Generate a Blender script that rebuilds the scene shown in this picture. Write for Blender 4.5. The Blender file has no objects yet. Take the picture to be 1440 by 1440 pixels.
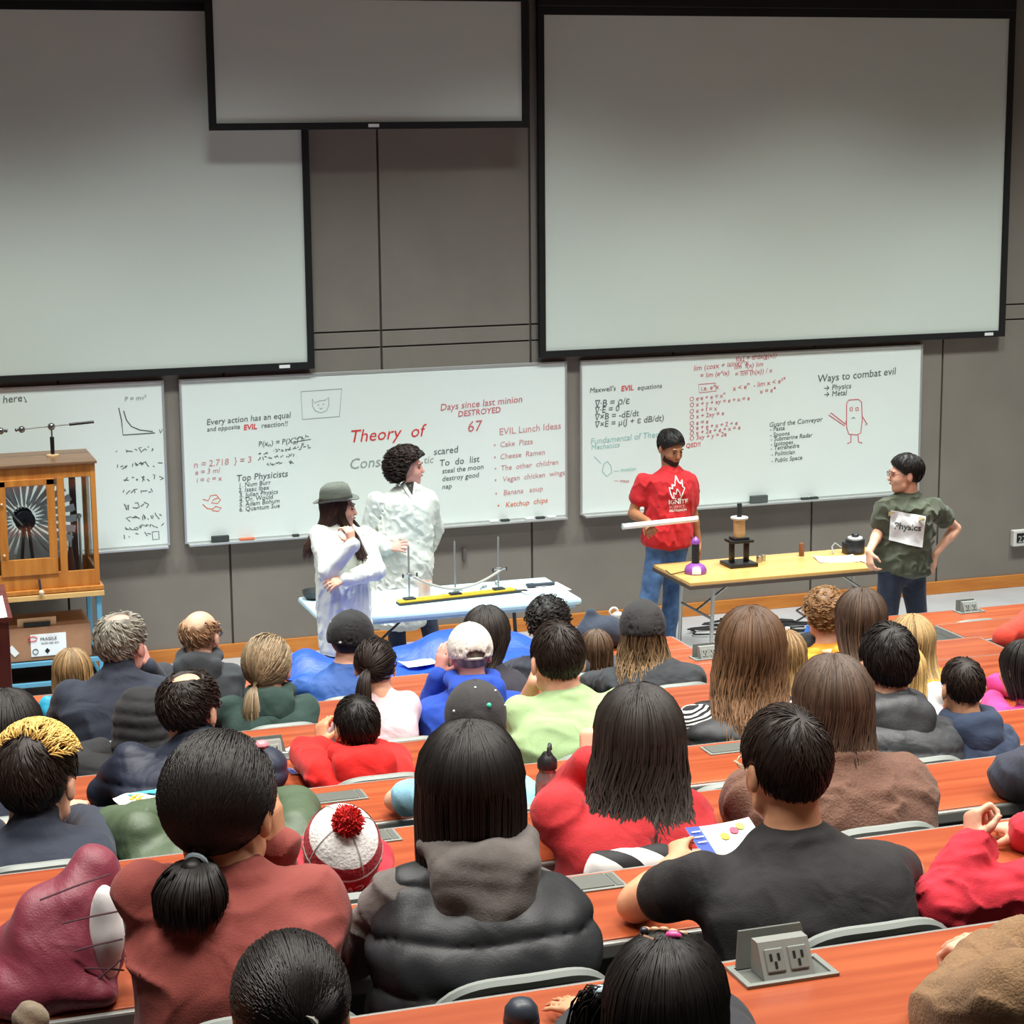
import bpy, bmesh, math, random
import numpy as np
from mathutils import Vector, Matrix
from mathutils.bvhtree import BVHTree

scene = bpy.context.scene
COL = scene.collection
R = math.radians

# ------------------------------------------------------------------ camera
YAW, PITCH, ROLL = 0.3245, 0.1848, -0.0092
def cam_axes():
    def ray(a, b):
        c, s = math.cos(-ROLL), math.sin(-ROLL)
        a, b = a*c-b*s, a*s+b*c
        c, s = math.cos(PITCH), math.sin(PITCH)
        y, z, x = c-b*s, -s-b*c, a
        c, s = math.cos(YAW), math.sin(YAW)
        return Vector((x*c+y*s, -x*s+y*c, z))
    f = ray(0, 0)
    r = (ray(.01, 0)-f).normalized()
    u = (ray(0, -.01)-f).normalized()
    return r, u, -f.normalized()
cd = bpy.data.cameras.new('camera')
cam = bpy.data.objects.new('camera', cd)
COL.objects.link(cam)
r_, u_, b_ = cam_axes()
M = Matrix((r_, u_, b_)).transposed().to_4x4()
M.translation = Vector((0, -14.953, 3.907))
cam.matrix_world = M
cd.sensor_width = 36
cd.lens = 2905.4773/1440*36
cd.clip_end = 100
scene.camera = cam

# ------------------------------------------------------------------ world, exposure, lamps
w = bpy.data.worlds.new('world')
scene.world = w
w.use_nodes = True
w.node_tree.nodes['Background'].inputs[0].default_value = (.9, .95, 1, 1)
w.node_tree.nodes['Background'].inputs[1].default_value = .05
vs = scene.view_settings
vs.view_transform = 'Standard'
vs.look = 'None'
vs.exposure = 0.55
vs.gamma = 1
vs.use_curve_mapping = False

def area(name, loc, size, power, color, spread=180, rot=(0, 0, 0), sy=None):
    l = bpy.data.lights.new(name, 'AREA')
    l.energy = power
    l.color = color
    l.shape = 'RECTANGLE'
    l.size = size
    l.size_y = sy or size
    l.spread = R(spread)
    o = bpy.data.objects.new(name, l)
    o.location = loc
    o.rotation_euler = rot
    COL.objects.link(o)
    return o
COOL = (.93, 1, .965)
WARM = (1, .965, .90)
CEIL = 6.9
# recessed troffers in the ceiling: two rows wash the front wall, the rest light the seats
for i in range(5):
    area('stage_troffer', (.2+2.45*i, -2.7, CEIL-.12), 1.25, 82, COOL, 86, sy=.6)
for j in range(3):
    for i in range(4):
        area('seating_troffer', (.0+2.3*i, -6.3-2.6*j, CEIL-.12), 1.4, 48, WARM, 110, sy=.7)

# ------------------------------------------------------------------ materials
def lin(h):
    h = h.lstrip('#')
    return tuple(((c/12.92) if c <= .04045 else ((c+.055)/1.055)**2.4) for c in (int(h[i:i+2], 16)/255 for i in (0, 2, 4)))+(1,)
MATS = {}
def mat(name, col, rough=.6, metal=0, var=0, vscale=20, bump=0, bscale=60, stretch=None, spec=.5, sheen=0, trans=0, col2=None, coat=0, alpha=1, wrinkle=0):
    if name in MATS:
        return MATS[name]
    m = bpy.data.materials.new(name)
    m.use_nodes = True
    nt = m.node_tree
    b = nt.nodes['Principled BSDF']
    c = lin(col) if isinstance(col, str) else tuple(col)+(1,)*(4-len(col))
    b.inputs['Base Color'].default_value = c
    b.inputs['Roughness'].default_value = rough
    b.inputs['Metallic'].default_value = metal
    b.inputs['Specular IOR Level'].default_value = spec
    b.inputs['Sheen Weight'].default_value = sheen
    b.inputs['Coat Weight'].default_value = coat
    b.inputs['Transmission Weight'].default_value = trans
    b.inputs['Alpha'].default_value = alpha
    if var or bump or col2 or wrinkle:
        tc = nt.nodes.new('ShaderNodeTexCoord')
        mp = nt.nodes.new('ShaderNodeMapping')
        nt.links.new(tc.outputs['Object'], mp.inputs['Vector'])
        if stretch:
            mp.inputs['Scale'].default_value = stretch
    if var or col2:
        n = nt.nodes.new('ShaderNodeTexNoise')
        n.inputs['Scale'].default_value = vscale
        n.inputs['Detail'].default_value = 4
        nt.links.new(mp.outputs['Vector'], n.inputs['Vector'])
        rp = nt.nodes.new('ShaderNodeValToRGB')
        rp.color_ramp.elements[0].position = .3
        rp.color_ramp.elements[1].position = .7
        if col2:
            rp.color_ramp.elements[0].color = c
            rp.color_ramp.elements[1].color = lin(col2)
        else:
            rp.color_ramp.elements[0].color = tuple(min(1, x*(1-var)) for x in c[:3])+(1,)
            rp.color_ramp.elements[1].color = tuple(min(1, x*(1+var)) for x in c[:3])+(1,)
        nt.links.new(n.outputs['Fac'], rp.inputs['Fac'])
        nt.links.new(rp.outputs['Color'], b.inputs['Base Color'])
    if bump:
        n2 = nt.nodes.new('ShaderNodeTexNoise')
        n2.inputs['Scale'].default_value = bscale
        n2.inputs['Detail'].default_value = 3
        nt.links.new(mp.outputs['Vector'], n2.inputs['Vector'])
        bp = nt.nodes.new('ShaderNodeBump')
        bp.inputs['Strength'].default_value = bump
        bp.inputs['Distance'].default_value = .01
        nt.links.new(n2.outputs['Fac'], bp.inputs['Height'])
        nt.links.new(bp.outputs['Normal'], b.inputs['Normal'])
    if wrinkle:
        n3 = nt.nodes.new('ShaderNodeTexNoise')
        n3.inputs['Scale'].default_value = 7
        n3.inputs['Detail'].default_value = 2.5
        n3.inputs['Distortion'].default_value = .7
        nt.links.new(mp.outputs['Vector'], n3.inputs['Vector'])
        b3 = nt.nodes.new('ShaderNodeBump')
        b3.inputs['Strength'].default_value = wrinkle
        b3.inputs['Distance'].default_value = .05
        nt.links.new(n3.outputs['Fac'], b3.inputs['Height'])
        if bump:
            nt.links.new(bp.outputs['Normal'], b3.inputs['Normal'])
        nt.links.new(b3.outputs['Normal'], b.inputs['Normal'])
    MATS[name] = m
    return m

def hair_mat(name, root, tip=None, rough=.48):
    if name in MATS:
        return MATS[name]
    m = bpy.data.materials.new(name)
    m.use_nodes = True
    nt = m.node_tree
    b = nt.nodes['Principled BSDF']
    at = nt.nodes.new('ShaderNodeAttribute')
    at.attribute_name = 'hc'
    sp = nt.nodes.new('ShaderNodeSeparateColor')
    nt.links.new(at.outputs['Color'], sp.inputs['Color'])
    mx = nt.nodes.new('ShaderNodeMix')
    mx.data_type = 'RGBA'
    mx.inputs[6].default_value = lin(root)
    mx.inputs[7].default_value = lin(tip or root)
    nt.links.new(sp.outputs[1], mx.inputs[0])
    ml = nt.nodes.new('ShaderNodeMix')
    ml.data_type = 'RGBA'
    ml.blend_type = 'MULTIPLY'
    ml.inputs[0].default_value = 1
    nt.links.new(mx.outputs[2], ml.inputs[6])
    nt.links.new(sp.outputs[0], ml.inputs[7])
    nt.links.new(ml.outputs[2], b.inputs['Base Color'])
    b.inputs['Roughness'].default_value = rough
    b.inputs['Specular IOR Level'].default_value = .32
    MATS[name] = m
    return m

def wood_mat(name, a, bcol, rough=.35, scale=3, stretch=(1, 14, 14), coat=.2):
    m = mat(name, a, rough, col2=bcol, vscale=scale, stretch=stretch, coat=coat)
    return m

# ------------------------------------------------------------------ object helpers
def tag(o, label=None, cat=None, group=None, kind=None):
    if label: o['label'] = label
    if cat: o['category'] = cat
    if group: o['group'] = group
    if kind: o['kind'] = kind
    return o
def link(name, me, m=None, parent=None, loc=(0, 0, 0), smooth=False):
    if m is not None:
        me.materials.append(m)
    o = bpy.data.objects.new(name, me)
    COL.objects.link(o)
    o.location = loc
    if parent is not None:
        o.parent = parent
    if smooth:
        me.polygons.foreach_set('use_smooth', np.ones(len(me.polygons), bool))
    return o
def empty(name, loc, rz=0):
    o = bpy.data.objects.new(name, None)
    o.empty_display_size = .1
    o.location = loc
    o.rotation_euler = (0, 0, rz)
    COL.objects.link(o)
    return o
class MB:
    """collects simple solids into one bmesh"""
    def __init__(s):
        s.bm = bmesh.new()
    def box(s, lo, hi, bev=0, rot=None, piv=None):
        lo, hi = Vector(lo), Vector(hi)
        g = bmesh.ops.create_cube(s.bm, size=1)['verts']
        for v in g:
            v.co = Vector((lo[i]+(v.co[i]+.5)*(hi[i]-lo[i]) for i in range(3)))
        if bev:
            es = list({e for v in g for e in v.link_edges})
            r = bmesh.ops.bevel(s.bm, geom=es, offset=bev, segments=2, affect='EDGES', profile=.5)
            g = [v for v in r['verts']]
            g = list({v for f in r['faces'] for v in f.verts} | set(g))
        if rot is not None:
            p = Vector(piv) if piv is not None else (lo+hi)/2
            for v in g:
                v.co = rot @ (v.co-p)+p
        return g
    def tube(s, pts, r, n=10, closed=False, caps=True):
        pts = [Vector(p) for p in pts]
        rs = r if isinstance(r, (list, tuple)) else [r]*len(pts)
        rings = []
        prev = None
        for i, p in enumerate(pts):
            if closed:
                d = (pts[(i+1) % len(pts)]-pts[i-1]).normalized()
            else:
                d = (pts[min(i+1, len(pts)-1)]-pts[max(i-1, 0)]).normalized()
            if prev is None:
                a = Vector((0, 0, 1)) if abs(d.z) < .9 else Vector((1, 0, 0))
                x = d.cross(a).normalized()
            else:
                x = (prev-d*prev.dot(d)).normalized()
            prev = x
            y = d.cross(x)
            rings.append([s.bm.verts.new(p+(x*math.cos(2*math.pi*k/n)+y*math.sin(2*math.pi*k/n))*rs[i]) for k in range(n)])
        m = len(rings)
        for i in range(m if closed else m-1):
            A, B = rings[i], rings[(i+1) % m]
            for k in range(n):
                s.bm.faces.new((A[k], A[(k+1) % n], B[(k+1) % n], B[k]))
        if caps and not closed:
            s.bm.faces.new(rings[0][::-1])
            s.bm.faces.new(rings[-1])
        return s
    def lathe(s, prof, c=(0, 0, 0), n=24, axis='z'):
        c = Vector(c)
        rings = []
        for r, z in prof:
            ring = []
            for k in range(n):
                a = 2*math.pi*k/n
                p = Vector((math.cos(a)*r, math.sin(a)*r, z))
                if axis == 'x':
                    p = Vector((p.z, p.x, p.y))
                elif axis == 'y':
                    p = Vector((p.x, p.z, p.y))
                ring.append(s.bm.verts.new(c+p))
            rings.append(ring)
        for A, B in zip(rings, rings[1:]):
            for k in range(n):
                s.bm.faces.new((A[k], A[(k+1) % n], B[(k+1) % n], B[k]))
        s.bm.faces.new(rings[0][::-1])
        s.bm.faces.new(rings[-1])
        return s
    def ball(s, c, r, n=12):
        g = bmesh.ops.create_uvsphere(s.bm, u_segments=n, v_segments=max(6, n*2//3), radius=1)['verts']
        rr = Vector(r) if hasattr(r, '__len__') else Vector((r, r, r))
        for v in g:
            v.co = Vector((v.co[i]*rr[i]+c[i] for i in range(3)))
        return s
    def poly(s, pts, th):
        """extruded polygon: pts 3D coplanar, th = thickness vector"""
        a = [s.bm.verts.new(Vector(p)) for p in pts]
        b = [s.bm.verts.new(Vector(p)+Vector(th)) for p in pts]
        s.bm.faces.new(a)
        s.bm.faces.new(b[::-1])
        n = len(a)
        for i in range(n):
            s.bm.faces.new((a[i], b[i], b[(i+1) % n], a[(i+1) % n]))
        return s
    def grid(s, f, nu, nv):
        vs_ = [[s.bm.verts.new(Vector(f(i/nu, j/nv))) for j in range(nv+1)] for i in range(nu+1)]
        for i in range(nu):
            for j in range(nv):
                s.bm.faces.new((vs_[i][j], vs_[i+1][j], vs_[i+1][j+1], vs_[i][j+1]))
        return s
    def build(s, name, m, parent=None, loc=(0, 0, 0), smooth=False, solid=0):
        bmesh.ops.recalc_face_normals(s.bm, faces=s.bm.faces)
        if solid:
            bmesh.ops.solidify(s.bm, geom=list(s.bm.faces), thickness=solid)
        me = bpy.data.meshes.new(name)
        s.bm.to_mesh(me)
        s.bm.free()
        o = link(name, me, m, parent, loc)
        if smooth:
            me.polygons.foreach_set('use_smooth', np.ones(len(me.polygons), bool))
            me.set_sharp_from_angle(angle=R(40))
        return o
def copy_tree(o, parent=None):
    c = o.copy()
    COL.objects.link(c)
    c.parent = parent
    for ch in list(o.children):
        copy_tree(ch, c)
    return c

# ------------------------------------------------------------------ distance-field modelling (bodies, clothes, hair)
def smin(a, b, k):
    if k <= 0:
        return np.minimum(a, b)
    h = np.maximum(k-np.abs(a-b), 0)/k
    return np.minimum(a, b)-h*h*k*.25
V3 = lambda *a: np.array(a if len(a) > 1 else a[0], float)
def unit(v):
    v = np.asarray(v, float)
    return v/np.linalg.norm(v)
class Sdf:
    """list of primitives blended in order; each keeps a box so far-off cells can skip it"""
    def __init__(s):
        s.p = []
        s.lo = np.full(3, 1e9)
        s.hi = np.full(3, -1e9)
        s.post = None
    def add(s, f, k, op, lo=None, hi=None):
        s.p.append((f, k, op, lo, hi))
        if op == 1:
            s.lo = np.minimum(s.lo, lo)
            s.hi = np.maximum(s.hi, hi)
        return s
    def cap(s, a, b, ra, rb=None, k=.02, op=1):
        a, b = V3(a), V3(b)
        rb = ra if rb is None else rb
        ba = b-a
        L2 = max(float(ba@ba), 1e-9)
        a32, ba32 = a.astype(np.float32), ba.astype(np.float32)
        def f(P):
            pa = P-a32
            h = np.clip(pa@ba32/L2, 0, 1).astype(np.float32)
            pa -= h[:, None]*ba32
            return np.sqrt(np.einsum('ij,ij->i', pa, pa))-(ra+(rb-ra)*h)
        return s.add(f, k, op, np.minimum(a-ra, b-rb), np.maximum(a+ra, b+rb))
    def chain(s, pts, rs, k=.02):
        for i in range(len(pts)-1):
            s.cap(pts[i], pts[i+1], rs[i], rs[i+1], k if i == 0 else .008)
        return s
    def ell(s, c, r, Rm=None, k=.02, op=1):
        c, r = V3(c), V3(r)
        c32, i1, i2 = c.astype(np.float32), (1/r).astype(np.float32), (1/(r*r)).astype(np.float32)
        R32 = None if Rm is None else np.ascontiguousarray(Rm, np.float32)
        def f(P):
            q = P-c32
            if R32 is not None:
                q = q@R32
            u = q*i1
            v = q*i2
            k0 = np.sqrt(np.einsum('ij,ij->i', u, u))
            k1 = np.sqrt(np.einsum('ij,ij->i', v, v))+1e-9
            return np.where(k0 < .02, -r.min(), k0*(k0-1)/k1)
        e = r if Rm is None else np.abs(Rm)@r
        return s.add(f, k, op, c-e, c+e)
    def fn(s, f, lo=None, hi=None, k=.02, op=1):
        return s.add(f, k, op, lo, hi)
    def apply(s, d, e, k, op):
        if op == 1:
            return smin(d, e, k)
        if op == -1:
            return -smin(-d, e, k)
        return -smin(-d, -e, k)
    def __call__(s, P):
        P = np.ascontiguousarray(P, np.float32)
        d = np.full(len(P), 9.0, np.float32)
        for f, k, op, lo, hi in s.p:
            d = s.apply(d, f(P), k, op)
        if s.post:
            d = s.post(P, d)
        return d
    def blocks(s, C, off, rad):
        """C block centres (n,3), off cell offsets (m,3): distances (n,m), skipping far primitives"""
        n, m = len(C), len(off)
        C, off = C.astype(np.float32), off.astype(np.float32)
        d = np.full((n, m), 9.0, np.float32)
        for f, k, op, lo, hi in s.p:
            if lo is None:
                sel = slice(None)
                q = C
            else:
                g = k+rad+.012
                sel = np.nonzero(((C > lo-g) & (C < hi+g)).all(1))[0]
                if not len(sel):
                    continue
                q = C[sel]
            P = (q[:, None]+off[None]).reshape(-1, 3)
            d[sel] = s.apply(d[sel], f(P).reshape(-1, m), k, op)
        if s.post:
            P = (C[:, None]+off[None]).reshape(-1, 3)
            d = np.asarray(s.post(P, d.reshape(-1))).reshape(n, m)
        return d
EDG = [((0, 0, 0), (1, 0, 0)), ((0, 1, 0), (1, 1, 0)), ((0, 0, 1), (1, 0, 1)), ((0, 1, 1), (1, 1, 1)),
       ((0, 0, 0), (0, 1, 0)), ((1, 0, 0), (1, 1, 0)), ((0, 0, 1), (0, 1, 1)), ((1, 0, 1), (1, 1, 1)),
       ((0, 0, 0), (0, 0, 1)), ((1, 0, 0), (1, 0, 1)), ((0, 1, 0), (0, 1, 1)), ((1, 1, 0), (1, 1, 1))]
def mesh_sdf(f, h, pad=.02, B=4):
    lo = f.lo-pad
    n = (np.ceil((f.hi+pad-lo)/(h*B)).astype(int))*B
    nb = n//B
    bi = np.stack(np.meshgrid(*[np.arange(k) for k in nb], indexing='ij'), -1).reshape(-1, 3)
    rad = B*h*.5
    cen = lo+(bi+.5)*B*h
    # coarse pass on superblocks would miss thin parts, so test each block centre
    dc = f.blocks(cen, np.zeros((1, 3)), rad*2.2)[:, 0]
    act = np.abs(dc) < rad*1.75*1.2+.012
    V = np.repeat(np.repeat(np.repeat(np.where(dc < 0, -1., 1.).astype(np.float32).reshape(nb), B, 0), B, 1), B, 2)
    off = np.stack(np.meshgrid(*[np.arange(B)]*3, indexing='ij'), -1).reshape(-1, 3)
    ba = bi[act]
    oc = (off+.5-B/2)*h
    for i in range(0, len(ba), 4000):
        q = ba[i:i+4000]
        D = f.blocks(lo+(q+.5)*B*h, oc, rad)
        idx = q[:, None, :]*B+off[None]
        V[idx[..., 0], idx[..., 1], idx[..., 2]] = D
    V[0], V[-1], V[:, 0], V[:, -1], V[:, :, 0], V[:, :, -1] = 1, 1, 1, 1, 1, 1
    S = V < 0
    a = S[:-1, :-1, :-1].astype(np.int8)
    tot = np.zeros_like(a)
    for x in (0, 1):
        for y in (0, 1):
            for z in (0, 1):
                tot += S[x:S.shape[0]-1+x, y:S.shape[1]-1+y, z:S.shape[2]-1+z]
    C = np.argwhere((tot > 0) & (tot < 8))
    pos = np.zeros((len(C), 3))
    cnt = np.zeros(len(C))
    for o0, o1 in EDG:
        o0, o1 = np.array(o0), np.array(o1)
        c0, c1 = C+o0, C+o1
        v0 = V[c0[:, 0], c0[:, 1], c0[:, 2]]
        v1 = V[c1[:, 0], c1[:, 1], c1[:, 2]]
        mk = (v0 < 0) != (v1 < 0)
        t = np.where(mk, v0/np.where(mk, v0-v1, 1), 0)
        pos += np.where(mk[:, None], o0+t[:, None]*(o1-o0), 0)
        cnt += mk
    verts = lo+(C+pos/cnt[:, None]+.5)*h
    ids = np.full(tot.shape, -1, np.int64)
    ids[C[:, 0], C[:, 1], C[:, 2]] = np.arange(len(C))
    Q = []
    for ax in range(3):
        sl0 = [slice(None)]*3
        sl1 = [slice(None)]*3
        sl0[ax] = slice(0, -1)
        sl1[ax] = slice(1, None)
        s0, s1 = S[tuple(sl0)], S[tuple(sl1)]
        E = np.argwhere(s0 != s1)
        u, v = (ax+1) % 3, (ax+2) % 3
        ok = (E[:, u] > 0) & (E[:, v] > 0) & (E[:, u] < S.shape[u]-1) & (E[:, v] < S.shape[v]-1)
        E = E[ok]
        flip = s0[E[:, 0], E[:, 1], E[:, 2]]
        du = np.zeros(3, int); du[u] = 1
        dv = np.zeros(3, int); dv[v] = 1
        g = lambda q: ids[q[:, 0], q[:, 1], q[:, 2]]
        q = np.stack([g(E-du-dv), g(E-dv), g(E), g(E-du)], 1)
        q = np.where(flip[:, None], q, q[:, ::-1])
        Q.append(q)
    Q = np.concatenate(Q)
    Q = Q[(Q >= 0).all(1)]
    return verts, Q
def relax(v, Q, it=1, f=.5):
    n = len(v)
    ii = np.concatenate([Q[:, i] for i in range(4) for j in (1, 3)])
    jj = np.concatenate([Q[:, (i+j) % 4] for i in range(4) for j in (1, 3)])
    c = np.maximum(np.bincount(ii, minlength=n), 1)
    for _ in range(it):
        s = np.stack([np.bincount(ii, v[jj, k], n) for k in range(3)], 1)
        v = v*(1-f)+f*s/c[:, None]
    return v
def np_mesh(name, v, Q, hc=None):
    me = bpy.data.meshes.new(name)
    me.vertices.add(len(v))
    me.vertices.foreach_set('co', np.ascontiguousarray(v, np.float32).ravel())
    k = Q.shape[1]
    me.loops.add(len(Q)*k)
    me.loops.foreach_set('vertex_index', np.ascontiguousarray(Q, np.int32).ravel())
    me.polygons.add(len(Q))
    me.polygons.foreach_set('loop_start', np.arange(0, len(Q)*k, k, dtype=np.int32))
    me.polygons.foreach_set('use_smooth', np.ones(len(Q), bool))
    me.update(calc_edges=True)
    if hc is not None:
        a = me.attributes.new('hc', 'FLOAT_COLOR', 'POINT')
        c = np.ones((len(v), 4), np.float32)
        c[:, :2] = hc
        a.data.foreach_set('color', c.ravel())
    return me
def sdf_obj(name, f, h, m, parent=None, base=(0, 0, 0), loc=(0, 0, 0), rel=1):
    v, Q = mesh_sdf(f, h)
    if rel:
        v = relax(v, Q, rel)
    return link(name, np_mesh(name, v-np.array(base), Q), m, parent, loc)
def strands(paths, rads, tone, sides=4):
    """paths (n,K,3), rads (n,K), tone (n,) -> verts, quads, hc"""
    n, K, _ = paths.shape
    T = np.gradient(paths, axis=1)
    T /= np.linalg.norm(T, axis=2, keepdims=True)+1e-9
    ref = np.array([.31, .87, .39])
    X = np.cross(T, ref)
    X /= np.linalg.norm(X, axis=2, keepdims=True)+1e-9
    Y = np.cross(T, X)
    a = np.arange(sides)*2*np.pi/sides
    v = paths[:, :, None, :]+rads[:, :, None, None]*(X[:, :, None, :]*np.cos(a)[None, None, :, None]+Y[:, :, None, :]*np.sin(a)[None, None, :, None])
    base = (np.arange(n)*K*sides)[:, None, None]+(np.arange(K-1)*sides)[None, :, None]+np.arange(sides)[None, None, :]
    nx = (np.arange(n)*K*sides)[:, None, None]+(np.arange(K-1)*sides)[None, :, None]+((np.arange(sides)+1) % sides)[None, None, :]
    Q = np.stack([base, nx, nx+sides, base+sides], -1).reshape(-1, 4)
    hc = np.stack([np.repeat(tone, K*sides), np.tile(np.repeat(np.linspace(0, 1, K), sides), n)], 1)
    return v.reshape(-1, 3), Q, hc
def merge(parts):
    vs_, qs, hs, o = [], [], [], 0
    for v, q, h in parts:
        vs_.append(v)
        qs.append(q+o)
        hs.append(h)
        o += len(v)
    return np.concatenate(vs_), np.concatenate(qs), np.concatenate(hs)
class Wob:
    """cheap smooth noise: a few warped sine waves"""
    def __init__(s, seed, freq):
        r = np.random.RandomState(seed)
        s.k = (r.normal(size=(5, 3))*freq).astype(np.float32)
        s.o = r.uniform(0, 6.28, 5).astype(np.float32)
    def __call__(s, P):
        a = P@s.k.T+s.o
        w_ = np.sin(a[:, 0]*.5+1.3*np.sin(a[:, 3]*.4))
        return (np.sin(a[:, 0]+w_)+np.sin(a[:, 1]+1.2*w_)+np.sin(a[:, 2]+w_))/3
# flat marks laid on a surface: project vertices along a direction
def drape(o, target, direction, lift=.003):
    me = target.data
    Mt = target.matrix_world
    bv = BVHTree.FromPolygons([Mt @ v.co for v in me.vertices], [tuple(p.vertices) for p in me.polygons])
    d = Vector(direction).normalized()
    Mi = o.matrix_world.inverted()
    last = None
    for v in o.data.vertices:
        p = o.matrix_world @ v.co
        hit = bv.ray_cast(p-d*.6, d)
        if hit[0] is not None:
            last = hit[3]
            v.co = Mi @ (hit[0]-d*lift)
FONT = None
def text(s, loc, size, m, parent=None, rot=(math.pi/2, 0, 0), roll=0, shear=.12, extrude=.0006, name='writing', bold=.0, align='LEFT'):
    cu = bpy.data.curves.new(name, 'FONT')
    cu.body = s
    cu.size = size
    cu.shear = shear
    cu.extrude = extrude
    cu.offset = bold*size
    cu.resolution_u = 2
    cu.align_x = align
    o = bpy.data.objects.new(name, cu)
    COL.objects.link(o)
    dg = bpy.context.evaluated_depsgraph_get()
    me = bpy.data.meshes.new_from_object(o.evaluated_get(dg))
    bpy.data.objects.remove(o)
    bpy.data.curves.remove(cu)
    T = Matrix.Rotation(roll, 4, 'Z')
    E = Matrix.Translation(Vector(loc)) @ (Matrix.Rotation(rot[2], 4, 'Z') @ Matrix.Rotation(rot[0], 4, 'X')) @ T
    me.transform(E)
    me.materials.clear()
    if parent is not None:
        me.transform(Matrix.Translation(-parent.location))
    o = link(name, me, m, parent)
    o['kind'] = 'stuff'
    return o

# ------------------------------------------------------------------ the room
def yF(i): return -11.549+(9-i)*1.03
def yN(i): return yF(i)-.42
def zd(i): return 2.3326-.1985*(9-i)
def fl(i): return zd(i)-.74
X0, X1 = -3.2, 11.4

m_wall = mat('painted_panel', '#7f786f', .75, var=.07, vscale=2.2, bump=.05, bscale=90)
m_wallb = mat('panel_joint', '#5a534d', .9)
m_floor = mat('grey_floor', '#a9a7a8', .55, var=.07, vscale=3)
m_carpet = mat('tier_carpet', '#4c4a4c', .95, var=.15, vscale=60, bump=.3, bscale=300)
m_ceil = mat('ceiling_tile', '#5a5754', .9, var=.03, vscale=8)
m_side = mat('side_wall_paint', '#877d75', .8, var=.05, vscale=2)
m_oak = wood_mat('oak_baseboard', '#b86a22', '#cf8434', .4, 2.5, (1, 10, 10))
m_black = mat('black_matte', '#0c0c0c', .6)
m_white = mat('white_paint', '#eceeec', .5)
m_alu = mat('aluminium', '#c9ccca', .35, .6)

floor = MB()
floor.box((X0, yF(2), -.2), (X1, .1, 0))
floor = tag(floor.build('floor', m_floor), kind='structure')
for i in range(2, 13):
    b = MB()
    b.box((X0, yF(i+1) if i < 12 else -19, -.2), (X1, yF(i), fl(i)))
    tag(b.build('floor_tier', m_carpet), kind='structure')
wall = MB()
wall.box((X0, .024, 0), (X1, .2, CEIL))
wall = tag(wall.build('wall_front', m_wallb), kind='structure')
gx = [X0, -1.96, -.77, .42, 1.615, 2.812, 4.01, 5.193, 6.38, 7.615, 8.79, 9.98, X1]
for a, c in zip(gx, gx[1:]):
    for z0, z1 in ((.10, 2.279), (2.291, 2.404), (2.416, 4.95), (4.965, CEIL)):
        b = MB()
        b.box((a+.008, -.0, z0), (c-.008, .026, z1), .003)
        b.build('panel', m_wall, wall)
b = MB()
b.box((X0, -.022, 0), (X1, 0, .108), .004)
tag(b.build('baseboard_front', m_oak), kind='structure')
for nm, lo, hi, mm in (('wall_left', (X0-.2, -19, -.2), (X0, .2, CEIL), m_side), ('wall_right', (X1, -19, -.2), (X1+.2, .2, CEIL), m_side),
                       ('wall_back', (X0, -19.2, -.2), (X1, -19, CEIL), m_side), ('ceiling', (X0, -19, CEIL), (X1, .2, CEIL+.2), m_ceil)):
    b = MB()
    b.box(lo, hi)
    tag(b.build(nm, mm), kind='structure')

# ------------------------------------------------------------------ projection screens
m_screen = mat('screen_fabric', '#d2dbd2', .85, var=.012, vscale=1.5)
m_frame = mat('screen_frame', '#060606', .8)
def screen(xa, xb, za, zb, y, label, tagx, housing=True):
    e = empty('projection_screen', ((xa+xb)/2, y, za))
    tag(e, label, 'screen')
    L = e.location
    def pt(n, lo, hi, m, bev=0):
        b = MB()
        b.box(Vector(lo)-L, Vector(hi)-L, bev)
        return b.build(n, m, e)
    pt('screen_surface', (xa-.01, y, za-.01), (xb+.01, y+.012, zb+.01), m_screen)
    fw = .05
    pt('frame_bar', (xa-fw, y-.022, za-fw), (xb+fw, y+.02, za), m_frame, .003)
    pt('frame_bar', (xa-fw, y-.022, zb), (xb+fw, y+.02, zb+.06), m_frame, .003)
    pt('frame_bar', (xa-fw, y-.022, za), (xa, y+.02, zb), m_frame, .003)
    pt('frame_bar', (xb, y-.022, za), (xb+fw, y+.02, zb), m_frame, .003)
    pt('maker_tag', (tagx-.04, y-.026, za-.036), (tagx+.04, y-.022, za-.012), m_white)
    if housing:
        pt('housing', (xa-fw, y-.03, zb+.06), (xb+fw, y+.035, zb+.20), m_frame, .01)
screen(-.552, 3.428, 2.206, 4.722, -.055, 'large projection screen partly covered by the half-rolled screen', 3.25)
screen(5.293, 9.275, 2.206, 4.717, -.055, 'large fully visible projection screen above the equation whiteboard', 9.17)
screen(2.777, 5.060, 3.942, 4.80, -.225, 'shorter half-rolled projection screen overlapping the large screen corner', 3.92)
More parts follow.
